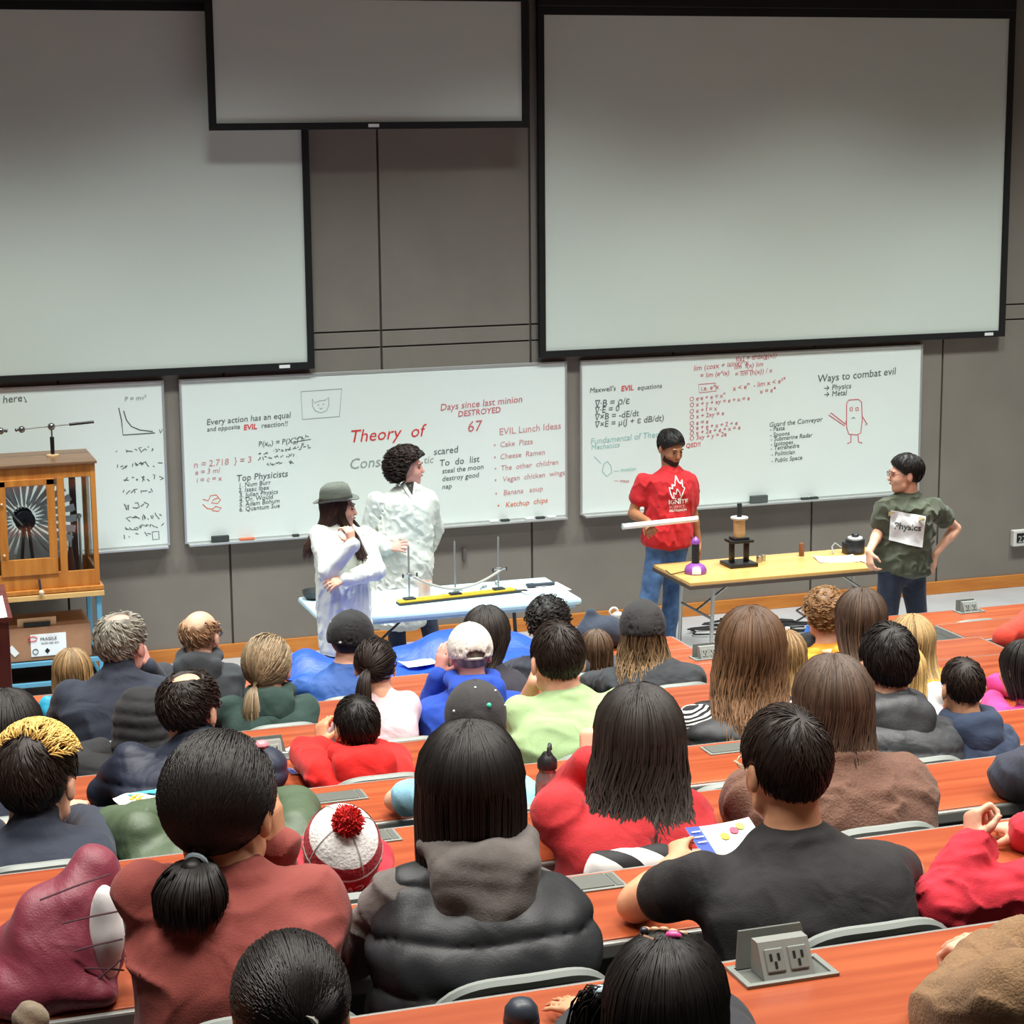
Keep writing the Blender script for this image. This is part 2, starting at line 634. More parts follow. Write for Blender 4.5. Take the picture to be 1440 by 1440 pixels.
# bracket that holds the rolled screen off the wall
# ------------------------------------------------------------------ whiteboards
m_wb = mat('whiteboard_enamel', '#e6efea', .28, var=.012, vscale=1.2, spec=.4)
m_blk = mat('black_marker_ink', '#59615e', .7)
m_faint = mat('faint_grey_ink', '#9aa39f', .7)
m_red = mat('red_marker_ink', '#cc6a72', .7)
m_red2 = mat('bright_red_ink', '#d63438', .7)
m_pink = mat('faded_red_ink', '#d08f90', .7)
m_org = mat('orange_marker_ink', '#e2764f', .7)
m_teal = mat('faint_teal_ink', '#9cc9c4', .7)
def board(xa, xb, label):
    e = empty('whiteboard', (xa, -.03, .898))
    tag(e, label, 'whiteboard')
    L = e.location
    W, H = xb-xa, 1.22
    def pt(n, lo, hi, m, bev=0):
        b = MB()
        b.box(lo, hi, bev)
        return b.build(n, m, e)
    pt('board_surface', (.012, 0, .012), (W-.012, .024, H-.012), m_wb)
    pt('frame_bar', (0, -.008, H-.016), (W, .026, H), m_alu, .002)
    pt('frame_bar', (0, -.008, 0), (W, .026, .016), m_alu, .002)
    pt('frame_bar', (0, -.008, .016), (.016, .026, H-.016), m_alu, .002)
    pt('frame_bar', (W-.016, -.008, .016), (W, .026, H-.016), m_alu, .002)
    pt('marker_tray', (.02, -.07, -.012), (W-.02, 0, .004), m_alu, .003)
    return e
def item(name, lo, hi, m, label, cat, group=None, bev=.004):
    """small thing whose origin sits at its base"""
    c = ((lo[0]+hi[0])/2, (lo[1]+hi[1])/2, lo[2])
    b = MB()
    b.box(Vector(lo)-Vector(c), Vector(hi)-Vector(c), bev)
    return tag(b.build(name, m, None, c), label, cat, group)
WB1 = board(-.638, 2.364, 'whiteboard with a decay curve and integrals beside the wooden cabinet')
WB2 = board(2.475, 5.477, 'whiteboard behind the two people in white lab coats')
WB3 = board(5.585, 8.584, 'whiteboard with equations and a red sketch behind the man in red')
YT = -.0315
def wr(bd, s, p, size, m, roll=0, shear=.15, bold=0):
    return text(s, (p[0], YT, p[2]), size, m, bd, roll=roll, shear=shear, bold=bold)
def stroke(bd, pts, m, r=.004, closed=False):
    b = MB()
    L = bd.location
    b.tube([(p[0]-L[0], -.0012, p[2]-L[2]) for p in pts], r, 4, closed)
    for v in b.bm.verts:
        v.co.y = -.0012+(v.co.y+.0012)*.2
    return b.build('drawn_line', m, bd)
def glyphs(bd, p0, p1, m, size, n, seed):
    """illegible scribbled maths: short marker strokes along a line, one mesh"""
    r = random.Random(seed)
    b = MB()
    L = bd.location
    for i in range(n):
        t = (i+.5*r.random())/n
        x = p0[0]+(p1[0]-p0[0])*t-L[0]
        z = p0[2]+(p1[2]-p0[2])*t-L[2]
        if r.random() < .12:
            continue
        k = r.randint(2, 4)
        pts = [(x+(r.random()-.5)*size*.9, -.0012, z+r.random()*size) for _ in range(k)]
        b.tube(pts, .0032, 4)
    for v in b.bm.verts:
        v.co.y = -.0012+(v.co.y+.0012)*.2
    o = b.build('scribble', m, bd)
    o['kind'] = 'stuff'
    return o
# board 1
wr(WB1, 'here', (1.220, 0.000, 2.009), .075, m_blk, .05)
stroke(WB1, [(1.370, 0.000, 2.048), (1.388, 0.000, 2.006), (1.374, 0.000, 2.012)], m_blk, .003)
stroke(WB1, [(2.034, 0.000, 1.932), (2.050, 0.000, 1.843), (2.056, 0.000, 1.733), (2.287, 0.000, 1.736)], m_blk)
stroke(WB1, [(2.068, 0.000, 1.909), (2.086, 0.000, 1.841), (2.120, 0.000, 1.792), (2.180, 0.000, 1.763), (2.272, 0.000, 1.747)], m_blk)
wr(WB1, 'V', (2.313, 0.000, 1.729), .045, m_blk)
wr(WB1, 'P = mv²', (2.076, 0.000, 1.976), .05, m_faint, .05)
for k, (u0, v0, u1, n) in enumerate(((166, 637, 216, 9), (166, 658, 228, 15), (172, 678, 228, 14), (170, 695, 215, 9), (174, 716, 214, 8), (178, 733, 230, 12), (178, 746, 230, 12), (176, 757, 222, 12))):
    pass
glyphs(WB1, (2.008, 0.000, 1.590), (2.287, 0.000, 1.594), m_blk, .045, 9, 1)
glyphs(WB1, (2.014, 0.000, 1.480), (2.340, 0.000, 1.486), m_blk, .05, 16, 2)
glyphs(WB1, (2.040, 0.000, 1.373), (2.335, 0.000, 1.381), m_blk, .05, 14, 3)
glyphs(WB1, (2.026, 0.000, 1.290), (2.264, 0.000, 1.296), m_blk, .04, 10, 4)
glyphs(WB1, (2.037, 0.000, 1.179), (2.249, 0.000, 1.185), m_blk, .05, 9, 5)
glyphs(WB1, (2.059, 0.000, 1.093), (2.334, 0.000, 1.095), m_blk, .05, 12, 6)
glyphs(WB1, (2.056, 0.000, 1.024), (2.332, 0.000, 1.031), m_blk, .04, 12, 7)
glyphs(WB1, (2.043, 0.000, 0.967), (2.230, 0.000, 0.974), m_blk, .04, 9, 8)
stroke(WB1, [(2.237, 0.000, 1.006), (2.284, 0.000, 1.008), (2.287, 0.000, 0.949), (2.240, 0.000, 0.947)], m_blk, .003, True)
# board 2
wr(WB2, 'Every action has an equal', (2.664, 0.000, 1.773), .062, m_blk, .035)
wr(WB2, 'and opposite', (2.667, 0.000, 1.725), .047, m_blk, .035)
wr(WB2, 'EVIL', (2.937, 0.000, 1.721), .055, m_red2, .035, bold=.02)
wr(WB2, 'reaction!!', (3.070, 0.000, 1.729), .052, m_blk, .035)
stroke(WB2, [(3.378, 0.000, 1.984), (3.688, 0.000, 1.990), (3.666, 0.000, 1.783), (3.383, 0.000, 1.776)], m_faint, .003, True)
stroke(WB2, [(3.463, 0.000, 1.927), (3.479, 0.000, 1.894), (3.517, 0.000, 1.908), (3.561, 0.000, 1.911), (3.588, 0.000, 1.931), (3.587, 0.000, 1.872), (3.569, 0.000, 1.831), (3.525, 0.000, 1.817), (3.483, 0.000, 1.835), (3.462, 0.000, 1.874)], m_faint, .0025, True)
for u, v in ((446, 568), (453, 567)):
    pass
stroke(WB2, [(3.505, 0.000, 1.882), (3.509, 0.000, 1.874)], m_faint, .005)
stroke(WB2, [(3.544, 0.000, 1.885), (3.547, 0.000, 1.878)], m_faint, .005)
stroke(WB2, [(3.516, 0.000, 1.855), (3.526, 0.000, 1.844), (3.537, 0.000, 1.854)], m_faint, .003)
wr(WB2, 'P(x\u2099) = P(X\u2080) =', (3.044, 0.000, 1.592), .055, m_blk, .04)
glyphs(WB2, (3.314, 0.000, 1.625), (3.445, 0.000, 1.644), m_blk, .02, 9, 11)
stroke(WB2, [(3.314, 0.000, 1.609), (3.444, 0.000, 1.623)], m_blk, .003)
wr(WB2, 'x', (3.367, 0.000, 1.579), .045, m_blk)
glyphs(WB2, (3.042, 0.000, 1.523), (3.453, 0.000, 1.558), m_blk, .035, 18, 12)
glyphs(WB2, (3.046, 0.000, 1.486), (3.375, 0.000, 1.498), m_blk, .03, 15, 13)
glyphs(WB2, (3.115, 0.000, 1.439), (3.314, 0.000, 1.448), m_blk, .03, 10, 14)
wr(WB2, 'n = 2.718  } = 3', (2.558, 0.000, 1.462), .068, m_pink, .035)
wr(WB2, 'e = 3 ml', (2.566, 0.000, 1.409), .055, m_pink, .035)
wr(WB2, 'i = c = x', (2.575, 0.000, 1.350), .055, m_pink, .035)
wr(WB2, 'Top Physicists', (2.871, 0.000, 1.341), .068, m_blk, .035)
wr(WB2, '1. Num Burr', (2.885, 0.000, 1.295), .047, m_blk, .035)
wr(WB2, '2. Isaac Ibex', (2.884, 0.000, 1.258), .047, m_blk, .035)
wr(WB2, '3. Julian Physics', (2.888, 0.000, 1.220), .047, m_blk, .035)
wr(WB2, '4. Dr. Would', (2.887, 0.000, 1.185), .047, m_blk, .035)
wr(WB2, '5. Adam Bohum', (2.886, 0.000, 1.150), .047, m_blk, .035)
wr(WB2, '6. Quantum Sue', (2.884, 0.000, 1.113), .047, m_blk, .035)
stroke(WB2, [(2.618, 0.000, 1.224), (2.659, 0.000, 1.211), (2.676, 0.000, 1.247), (2.719, 0.000, 1.250), (2.749, 0.000, 1.210), (2.727, 0.000, 1.185), (2.680, 0.000, 1.194), (2.702, 0.000, 1.219), (2.734, 0.000, 1.227)], m_org, .0035)
stroke(WB2, [(2.616, 0.000, 1.187), (2.647, 0.000, 1.153), (2.689, 0.000, 1.145), (2.711, 0.000, 1.165), (2.753, 0.000, 1.151), (2.730, 0.000, 1.126), (2.683, 0.000, 1.135)], m_org, .0035)
wr(WB2, 'Theory  of', (3.733, 0.000, 1.580), .135, m_red2, .03, .25)
wr(WB2, 'Conserv', (3.728, 0.000, 1.379), .115, m_faint, .03, .2)
wr(WB2, 'tic', (4.313, 0.000, 1.387), .08, m_faint, .03, .2)
wr(WB2, 'Days since last minion', (4.450, 0.000, 1.785), .074, m_red, .05)
wr(WB2, 'DESTROYED', (4.590, 0.000, 1.731), .062, m_red, .05, bold=.01)
wr(WB2, '67', (4.663, 0.000, 1.609), .118, m_red, .05)
wr(WB2, 'EVIL Lunch Ideas', (4.920, 0.000, 1.572), .074, m_pink, .045, .05)
wr(WB2, '\u2022  Cake  Pizza', (4.873, 0.000, 1.475), .058, m_pink, .045)
wr(WB2, '\u2022  Cheese  Ramen', (4.872, 0.000, 1.381), .058, m_pink, .045)
wr(WB2, '\u2022  The  other  children', (4.877, 0.000, 1.292), .058, m_pink, .045)
wr(WB2, '\u2022   Vegan  chicken  wings', (4.876, 0.000, 1.203), .058, m_pink, .045)
wr(WB2, '\u2022   Banana   soup', (4.880, 0.000, 1.097), .058, m_pink, .045)
wr(WB2, '\u2022   Ketchup  chips', (4.897, 0.000, 1.001), .058, m_org, .045)
wr(WB2, 'scared', (4.393, 0.000, 1.448), .075, m_blk, .05)
wr(WB2, 'To  do  list', (4.437, 0.000, 1.358), .072, m_blk, .05)
wr(WB2, 'steal the moon', (4.459, 0.000, 1.301), .055, m_blk, .05)
wr(WB2, 'destroy good', (4.458, 0.000, 1.241), .055, m_blk, .05)
wr(WB2, 'nap', (4.457, 0.000, 1.180), .055, m_blk, .05)
# board 3
wr(WB3, "Maxwell's", (5.664, 0.000, 1.861), .056, m_blk, .04)
wr(WB3, 'EVIL', (5.926, 0.000, 1.862), .058, m_red2, .04, bold=.02)
wr(WB3, 'equations', (6.063, 0.000, 1.863), .054, m_blk, .04)
wr(WB3, '\u2207\u00b7B = \u03c1/\u03b5', (5.705, 0.000, 1.747), .075, m_blk, .045)
wr(WB3, '\u2207\u00b7E = 0', (5.705, 0.000, 1.697), .070, m_blk, .045)
wr(WB3, '\u2207\u00d7B = -dE/dt', (5.705, 0.000, 1.643), .070, m_blk, .045)
wr(WB3, '\u2207\u00d7E = \u03bc(J + \u03b5 dB/dt)', (5.705, 0.000, 1.584), .070, m_blk, .045)
wr(WB3, 'Fundamental of Theorem', (5.669, 0.000, 1.457), .068, m_teal, .045)
wr(WB3, 'Mechanics', (5.675, 0.000, 1.412), .058, m_teal, .045)
stroke(WB3, [(5.782, 0.000, 1.293), (5.812, 0.000, 1.314), (5.842, 0.000, 1.278), (5.848, 0.000, 1.221), (5.806, 0.000, 1.195), (5.770, 0.000, 1.237)], m_teal, .004, True)
stroke(WB3, [(5.704, 0.000, 1.359), (5.758, 0.000, 1.300)], m_teal, .003)
wr(WB3, '\u2014 motion', (5.866, 0.000, 1.220), .045, m_teal, .04)
wr(WB3, '\u2014 mass', (5.866, 0.000, 1.146), .04, m_pink, -.1)
wr(WB3, 'lim (cosx + isinx)^x', (6.541, 0.000, 1.993), .06, m_red, .06)
wr(WB3, '= lim (e^ix)', (6.597, 0.000, 1.933), .055, m_red, .06)
wr(WB3, 'i.e. e^x', (6.604, 0.000, 1.831), .055, m_red, .06)
stroke(WB3, [(6.585, 0.000, 1.883), (6.733, 0.000, 1.887), (6.739, 0.000, 1.824), (6.592, 0.000, 1.815)], m_red, .003, True)
wr(WB3, 'f(x) = d/dx(g(x))', (6.904, 0.000, 2.050), .055, m_red, .06)
wr(WB3, 'lim  f(x) lim', (6.892, 0.000, 1.988), .055, m_red, .06)
wr(WB3, '= lim (h(x)) / x', (6.899, 0.000, 1.931), .055, m_red, .06)
stroke(WB3, [(6.942, 0.000, 1.968), (7.054, 0.000, 1.975)], m_red, .003)
wr(WB3, 'x < e\u207f  - lim x < e\u00b2\u02e3', (6.882, 0.000, 1.817), .058, m_red, .1)
wr(WB3, 'x = e\u2074', (7.119, 0.000, 1.783), .055, m_red, .06)
for k, (s, p) in enumerate((('e\u00b7e + e = x\u207f', (6.506, 0.000, 1.751)), ('x + y + xy + e + x = e', (6.507, 0.000, 1.705)), ('e + f = x', (6.507, 0.000, 1.654)), ('x + 2xy = e', (6.508, 0.000, 1.609)), ('e = e', (6.508, 0.000, 1.557)),
                            ('e + e + x + 2 + e', (6.508, 0.000, 1.517)), ('x + 2e + e + x = e', (6.508, 0.000, 1.478)), ('3xy + y = 2e', (6.509, 0.000, 1.438)))):
    wr(WB3, '\u24ea'.replace('\u24ea', 'O')+' '+s, p, .052, m_red, .06)
wr(WB3, 'QED!!', (6.478, 0.000, 1.382), .05, m_red2, .05)
wr(WB3, 'Guard the Conveyor', (7.205, 0.000, 1.508), .056, m_blk, .045)
for s, p in (('- Pasta', (7.211, 0.000, 1.473)), ('- Spoons', (7.212, 0.000, 1.426)), ('- Submarine Radar', (7.219, 0.000, 1.391)), ('- Isotopes', (7.220, 0.000, 1.351)), ('- Tetrahedra', (7.220, 0.000, 1.316)), ('- Politician', (7.227, 0.000, 1.269)), ('- Public Space', (7.228, 0.000, 1.216))):
    wr(WB3, s, p, .05, m_blk, .045)
wr(WB3, 'Ways to combat evil', (7.630, 0.000, 1.850), .085, m_blk, .045, .1)
wr(WB3, '\u2192 Physics', (7.682, 0.000, 1.778), .062, m_blk, .04)
wr(WB3, '\u2192 Metal', (7.683, 0.000, 1.726), .062, m_blk, .04)
stroke(WB3, [(7.897, 0.000, 1.663), (7.915, 0.000, 1.691), (8.006, 0.000, 1.692), (8.033, 0.000, 1.667), (8.043, 0.000, 1.520), (8.032, 0.000, 1.415), (7.994, 0.000, 1.400), (7.922, 0.000, 1.410), (7.901, 0.000, 1.470)], m_red, .0042, True)
stroke(WB3, [(7.900, 0.000, 1.528), (7.881, 0.000, 1.482), (7.738, 0.000, 1.578), (7.757, 0.000, 1.594), (7.894, 0.000, 1.493)], m_red, .0042)
stroke(WB3, [(8.042, 0.000, 1.550), (8.089, 0.000, 1.483), (8.070, 0.000, 1.478)], m_red, .0042)
stroke(WB3, [(7.942, 0.000, 1.403), (7.943, 0.000, 1.344), (7.911, 0.000, 1.334)], m_red, .0042)
stroke(WB3, [(8.007, 0.000, 1.399), (8.015, 0.000, 1.340), (8.047, 0.000, 1.332)], m_red, .0042)
stroke(WB3, [(7.930, 0.000, 1.626), (7.949, 0.000, 1.631), (7.950, 0.000, 1.601), (7.930, 0.000, 1.603)], m_red, .0042, True)
stroke(WB3, [(7.982, 0.000, 1.623), (8.001, 0.000, 1.628), (8.008, 0.000, 1.604), (7.982, 0.000, 1.600)], m_red, .0042, True)
stroke(WB3, [(7.945, 0.000, 1.537), (7.964, 0.000, 1.548), (7.977, 0.000, 1.536)], m_blk, .003)
# things on the trays
m_felt = mat('eraser_felt', '#3c4240', .95)
zt = .904
def tray(u, w_, m, label, name='marker', cat='marker', h=.016, group=None):
    return item(name, (u-w_/2, -.085, zt), (u+w_/2, -.05, zt+h), m, label, cat, group)
tray(2.730, .13, m_felt, 'dark felt eraser on the tray below the physicist list', 'board_eraser', 'eraser', .045)
tray(2.93, .11, m_org, 'orange marker on the tray below the physicist list')
tray(3.30, .05, m_felt, 'short black marker on the tray behind the hat', )
tray(7.105, .15, mat('eraser_grey', '#565c5b', .95), 'dark grey felt eraser on the tray of the equation board', 'board_eraser', 'eraser', .06)
for k, x in enumerate((7.52, 7.60)):
    tray(x, .07, m_felt, 'black marker on the tray right of the grey eraser', group='markers by the grey eraser')
for k, x in enumerate((4.86, 4.95, 5.15, 5.24, 5.33)):
    tray(x, .07, m_felt if k % 2 else m_white, 'marker on the tray below the lunch list', group='markers below the lunch list')
# wall clock with a black display
b = empty('digital_clock', (9.58, -.03, .36)); tag(b, 'white wall box with a black digital display near the oak baseboard', 'clock')
q = MB(); q.box((-.09, -.025, 0), (.09, .03, .14), .008); q.build('housing', mat('clock_white', '#d9d6cf', .5), b)
q = MB(); q.box((-.06, -.03, .035), (.082, -.0255, .115)); q.build('display', m_black, b)
text('22', (9.532, -.0605, .40), .075, mat('display_digits', '#b9c0bd', .5), b, shear=0)
# pale tag hanging on the wall
item('wall_clip', (4.62, -.03, .60), (4.645, -.001, .70), mat('clip_grey', '#5c5652', .6), 'small dark clip hanging on the wall beside the lab coat', 'clip')

# ------------------------------------------------------------------ desks, power boxes, chairs
m_desk = wood_mat('cherry_laminate', '#8f3d20', '#b05a34', .34, 2.2, (.5, 9, 9), coat=.15)
m_nose = mat('grey_edge_strip', '#8f8f8a', .4, .3)
m_post = mat('dark_grey_steel', '#5f625f', .45, .4)
def perforated():
    m = mat('perforated_black_steel', '#0d0d0e', .5, .3)
    nt = m.node_tree
    b = nt.nodes['Principled BSDF']
    tc = nt.nodes.new('ShaderNodeTexCoord')
    sc = nt.nodes.new('ShaderNodeVectorMath'); sc.operation = 'SCALE'; sc.inputs[3].default_value = 1/.016
    fr = nt.nodes.new('ShaderNodeVectorMath'); fr.operation = 'FRACTION'
    sb = nt.nodes.new('ShaderNodeVectorMath'); sb.operation = 'SUBTRACT'; sb.inputs[1].default_value = (.5, .5, .5)
    mu = nt.nodes.new('ShaderNodeVectorMath'); mu.operation = 'MULTIPLY'; mu.inputs[1].default_value = (1, 0, 1)
    ln = nt.nodes.new('ShaderNodeVectorMath'); ln.operation = 'LENGTH'
    lt = nt.nodes.new('ShaderNodeMath'); lt.operation = 'LESS_THAN'; lt.inputs[1].default_value = .19
    mx = nt.nodes.new('ShaderNodeMix'); mx.data_type = 'RGBA'
    mx.inputs[6].default_value = lin('#0d0d0e'); mx.inputs[7].default_value = lin('#8d8d8a')
    for a, c in ((tc.outputs['Object'], sc.inputs[0]), (sc.outputs[0], fr.inputs[0]), (fr.outputs[0], sb.inputs[0]), (sb.outputs[0], mu.inputs[0]), (mu.outputs[0], ln.inputs[0])):
        nt.links.new(a, c)
    nt.links.new(ln.outputs['Value'], lt.inputs[0])
    nt.links.new(lt.outputs[0], mx.inputs[0])
    nt.links.new(mx.outputs[2], b.inputs['Base Color'])
    return m
m_perf = perforated()
def desk(i, xa, xb, label, ends=(False, False)):
    e = empty('lecture_desk', (xa, yF(i), fl(i)))
    tag(e, label, 'desk', None)
    W = xb-xa
    def pt(n, lo, hi, m, bev=0):
        b = MB(); b.box(lo, hi, bev); return b.build(n, m, e)
    pt('desk_top', (0, -.40, .712), (W, -.004, .74), m_desk, .003)
    pt('edge_strip', (0, -.42, .700), (W, -.40, .738), m_nose, .006)
    pt('edge_strip', (0, -.004, .708), (W, .004, .739), m_nose, .001)
    pt('under_rail', (0.02, -.33, .62), (W-.02, -.30, .712), m_post)
    pt('modesty_panel', (.03, -.10, .12), (W-.03, -.085, .68), m_perf)
    n = max(1, int(W/1.5))
    for k in range(n+1):
        x = .04+(W-.08)*k/n
        pt('leg', (x-.025, -.34, .02), (x+.025, -.07, .712), m_post, .004)
        pt('foot', (x-.03, -.36, 0), (x+.03, -.05, .02), m_post, .003)
    g = mat('grey_end_panel', '#8a8e88', .5)
    if ends[0]:
        pt('end_panel', (-.012, -.40, .05), (0, -.01, .70), g, .002)
        pt('edge_strip', (-.014, -.42, .700), (0, .0, .738), m_nose, .004)
    if ends[1]:
        pt('end_panel', (W, -.40, .05), (W+.012, -.01, .70), g, .002)
        pt('edge_strip', (W, -.42, .700), (W+.014, .0, .738), m_nose, .004)
    return e
desk(1, -1.2, 4.965, 'front row desk before the presenters, under the blue tarp', (False, True))
desk(1, 6.25, 10.2, 'front row desk with a raised power box, past the aisle', (True, False))
desk(2, -1.2, 5.75, 'second row desk behind the tarp desk', (False, True))
desk(2, 6.25, 10.2, 'second row desk with a grey end panel under the orange-red sleeve', (True, False))
desk(3, -1.0, 5.9, 'third row desk, in front of the man with thinning grey hair', (False, True))
desk(4, -.8, 5.9, 'fourth row desk, in front of the girl in the pale pink top', (False, True))
desk(5, -.7, 5.9, 'fifth row desk, where the child in the red jacket leans')
desk(6, -.6, 5.9, 'sixth row desk, with the open snack packet')
desk(7, -.5, 5.9, 'seventh row desk, with the steel water bottle')
desk(8, -.4, 5.9, 'eighth row desk under the maroon coat and the boy in black')
desk(9, -.4, 5.9, 'desk with the nearest raised power box, under the brown coat sleeve')

m_box = mat('power_box_grey', '#868c86', .45, .2)
m_boxd = mat('power_box_dark', '#646862', .5, .2)
m_sock = mat('socket_grey', '#868984', .5)
def power_closed(p, i, label, w_=.20, d=.10):
    e = empty('power_box', (p[0], p[1], zd(i)))
    tag(e, label, 'power outlet')
    b = MB(); b.box((-w_/2, -d/2, 0), (w_/2, d/2, .005), .002); b.build('frame', m_box, e)
    b = MB(); b.box((-w_/2+.01, -d/2+.009, .004), (w_/2-.03, d/2-.009, .008), .001); b.build('lid', m_boxd, e)
    b = MB(); b.box((w_/2-.026, -d/2+.009, .004), (w_/2-.008, d/2-.009, .007), .001); b.build('latch', m_boxd, e)
def power_open(p, i, label, w_=.19, d=.10):
    e = empty('power_box', (p[0], p[1], zd(i)))
    tag(e, label, 'power outlet')
    b = MB()
    for lo, hi in (((-w_/2, -d/2), (w_/2, -d/2+.012)), ((-w_/2, d/2-.012), (w_/2, d/2)), ((-w_/2, -d/2+.012), (-w_/2+.012, d/2-.012)), ((w_/2-.012, -d/2+.012), (w_/2, d/2-.012))):
        b.box((*lo, 0), (*hi, .007), .001)
    b.build('frame', m_box, e)
    b = MB(); b.box((-w_/2+.012, -d/2+.012, .0), (w_/2-.012, d/2-.012, .002)); b.build('well', m_boxd, e)
    b = MB()
    b.poly([(-w_/2+.016, d/2-.016, .004), (w_/2-.016, d/2-.016, .004), (w_/2-.030, d/2+.006, .070), (-w_/2+.030, d/2+.006, .070)], (0, .006, 0))
    b.build('lid', m_boxd, e)
    blk = MB()
    blk.poly([(-.052, -d/2+.016, .003), (-.052, d/2-.022, .003), (-.052, d/2-.022, .066), (-.052, d/2-.048, .066)], (.104, 0, 0))
    blk = blk.build('outlet_block', m_sock, e)
    nrm = Vector((0, -.063, .036)).normalized()
    for sx in (-.024, .024):
        f = MB(); f.box((sx-.019, -.003, -.022), (sx+.019, .002, .022), .002)
        a = math.atan2(.036, .063)
        Rm = Matrix.Rotation(-a, 4, 'X')
        mid = Vector((0, (-d/2+.016+d/2-.048)/2, .035))
        for v in f.bm.verts:
            v.co = Rm @ v.co+mid
        f = f.build('socket', m_box, blk)
        s = MB()
        for dx, dz in ((-.008, .006), (.008, .006), (0, -.009)):
            s.box((sx+dx-.0025, -.0045, dz-.006), (sx+dx+.0025, -.001, dz+.006))
        for v in s.bm.verts:
            v.co = Rm @ v.co+mid
        s.build('slot', m_black, blk)
power_open((1.645, -11.636, 2.333), 9, 'raised grey power box on the desk beside the girl with hair clips')
power_closed((1.633, -10.591, 2.134), 8, 'closed grey power plate between the black vest and the boy in black')
power_closed((1.367, -9.555, 1.936), 7, 'closed grey power plate behind the long hair of the vest wearer')
power_closed((1.519, -8.590, 1.737), 6, 'closed grey power plate above the red and white beanie')
power_closed((2.963, -8.546, 1.737), 6, 'closed grey power plate behind the striped sleeve')
power_open((1.530, -7.453, 1.539), 5, 'raised grey power box beside the blue and white leaflet')
power_open((7.051, -3.388, 0.745), 1, 'raised white power box on the front desk past the aisle')
power_open((4.649, -4.575, 0.943), 2, 'raised power box on the second row desk near the long brown hair')

# chairs ------------------------------------------------------------
m_shell = mat('black_chair_shell', '#17181a', .55)
m_rim = mat('grey_chair_rim', '#8f9691', .4, .1)
def make_chair():
    e = empty('auditorium_chair', (0, 0, 0))
    s = MB()
    s.grid(lambda u, v: ((u-.5)*.43, -.21+.42*v, .45+.02*(2*u-1)**2+.012*(2*v-1)**2), 10, 8)
    s.build('seat', m_shell, e, smooth=True, solid=.02)
    b = MB()
    def back(u, v):
        x = (u-.5)*2
        wz = .40*(1-.06*v)
        return (x*wz/2, -.200-.06*v+.05*x*x, .54+.32*v-(.05*max(0, v-.6)/.4*x**4))
    b.grid(back, 12, 6)
    b.build('backrest', m_shell, e, smooth=True, solid=.014)
    t = MB()
    pts = []
    for k in range(29):
        x = -1+2*k/28
        z = .62+.285*(1-abs(x)**4)**.5
        pts.append((x*.225, -.208-.06*(z-.54)/.32+.05*x*x, z))
    t.tube(pts, .016, 8)
    t.build('rim', m_rim, e, smooth=True)
    t = MB()
    t.tube([(q[0]*.93, q[1]+.004, q[2]-.025) for q in pts[3:-3]], .014, 8)
    t.build('inner_rim', mat('pale_chair_band', '#7c847f', .45), e, smooth=True)
    p = MB()
    p.tube([(0, 0, .44), (0, -.0, .02)], .035, 12)
    p.box((-.05, -.24, .41), (.05, 0, .45), .01)
    p.tube([(0, -.19, .43), (0, -.215, .60)], .018, 8)
    p.build('post', m_post, e, smooth=True)
    f = MB(); f.lathe([(.11, 0), (.11, .012), (.05, .025)], n=20); f.build('base', m_post, e)
    return e
CHAIR = make_chair()
CHAIR_USED = [False]
def chair(x, y, i, label, rz=0, group=None):
    o = CHAIR if not CHAIR_USED[0] else copy_tree(CHAIR)
    CHAIR_USED[0] = True
    o.location = (x, y, fl(i))
    o.rotation_euler = (0, 0, rz)
    tag(o, label, 'chair')
    if group: o['group'] = group
    return o

# ------------------------------------------------------------------ people: one body mesh each, hair and clothes are its children
SKIN = {}
def skin(tone):
    c = {'light': '#e2ab8f', 'pink': '#dfa091', 'tan': '#d39a76', 'brown': '#a8714f', 'olive': '#cf9a7c'}[tone]
    return mat('skin_'+tone, c, .5, var=.05, vscale=30, spec=.35)
def head_frame(yaw, pitch=0, roll=0):
    """columns right, forward, up; yaw 0 looks to +y, positive turns to +x, pitch positive looks down"""
    f = V3(math.sin(yaw)*math.cos(pitch), math.cos(yaw)*math.cos(pitch), -math.sin(pitch))
    r = V3(math.cos(yaw), -math.sin(yaw), 0)
    u = np.cross(r, f)
    if roll:
        r, u = r*math.cos(roll)-u*math.sin(roll), r*math.sin(roll)+u*math.cos(roll)
    return np.stack([r, f, u], 1)
def face(s, H, Rm, hs, nose=1, beard=0):
    L = lambda *p: H+Rm@(V3(*p)*hs)
    e = lambda c, r, k=.02, op=1: s.ell(L(*c), V3(*r)*hs, Rm, k, op)
    e((0, -.015, .03), (.074, .096, .086))
    e((0, .032, -.028), (.061, .064, .080), .03)
    e((0, .058, -.092), (.030, .027, .024), .03)
    s.cap(L(-.045, .02, -.07), L(0, .062, -.096), .022*hs, .02*hs, .02)
    s.cap(L(.045, .02, -.07), L(0, .062, -.096), .022*hs, .02*hs, .02)
    s.cap(L(0, .092, .014), L(0, .108, -.026), .008*hs, .013*hs*nose, .01)
    s.cap(L(-.035, .084, .028), L(.035, .084, .028), .010*hs, .010*hs, .012)
    for x in (-1, 1):
        e((x*.031, .101, .008), (.014, .012, .010), .01, -1)
        e((x*.082, -.012, -.008), (.011, .020, .032), .008)
        e((x*.094, -.006, -.006), (.007, .010, .018), .004, -1)
        s.cap(L(x*.03, .07, -.03), L(x*.04, .05, -.03), .02*hs, .02*hs, .02)
    s.cap(L(-.017, .092, -.056), L(.017, .092, -.056), .009*hs, .009*hs, .008)
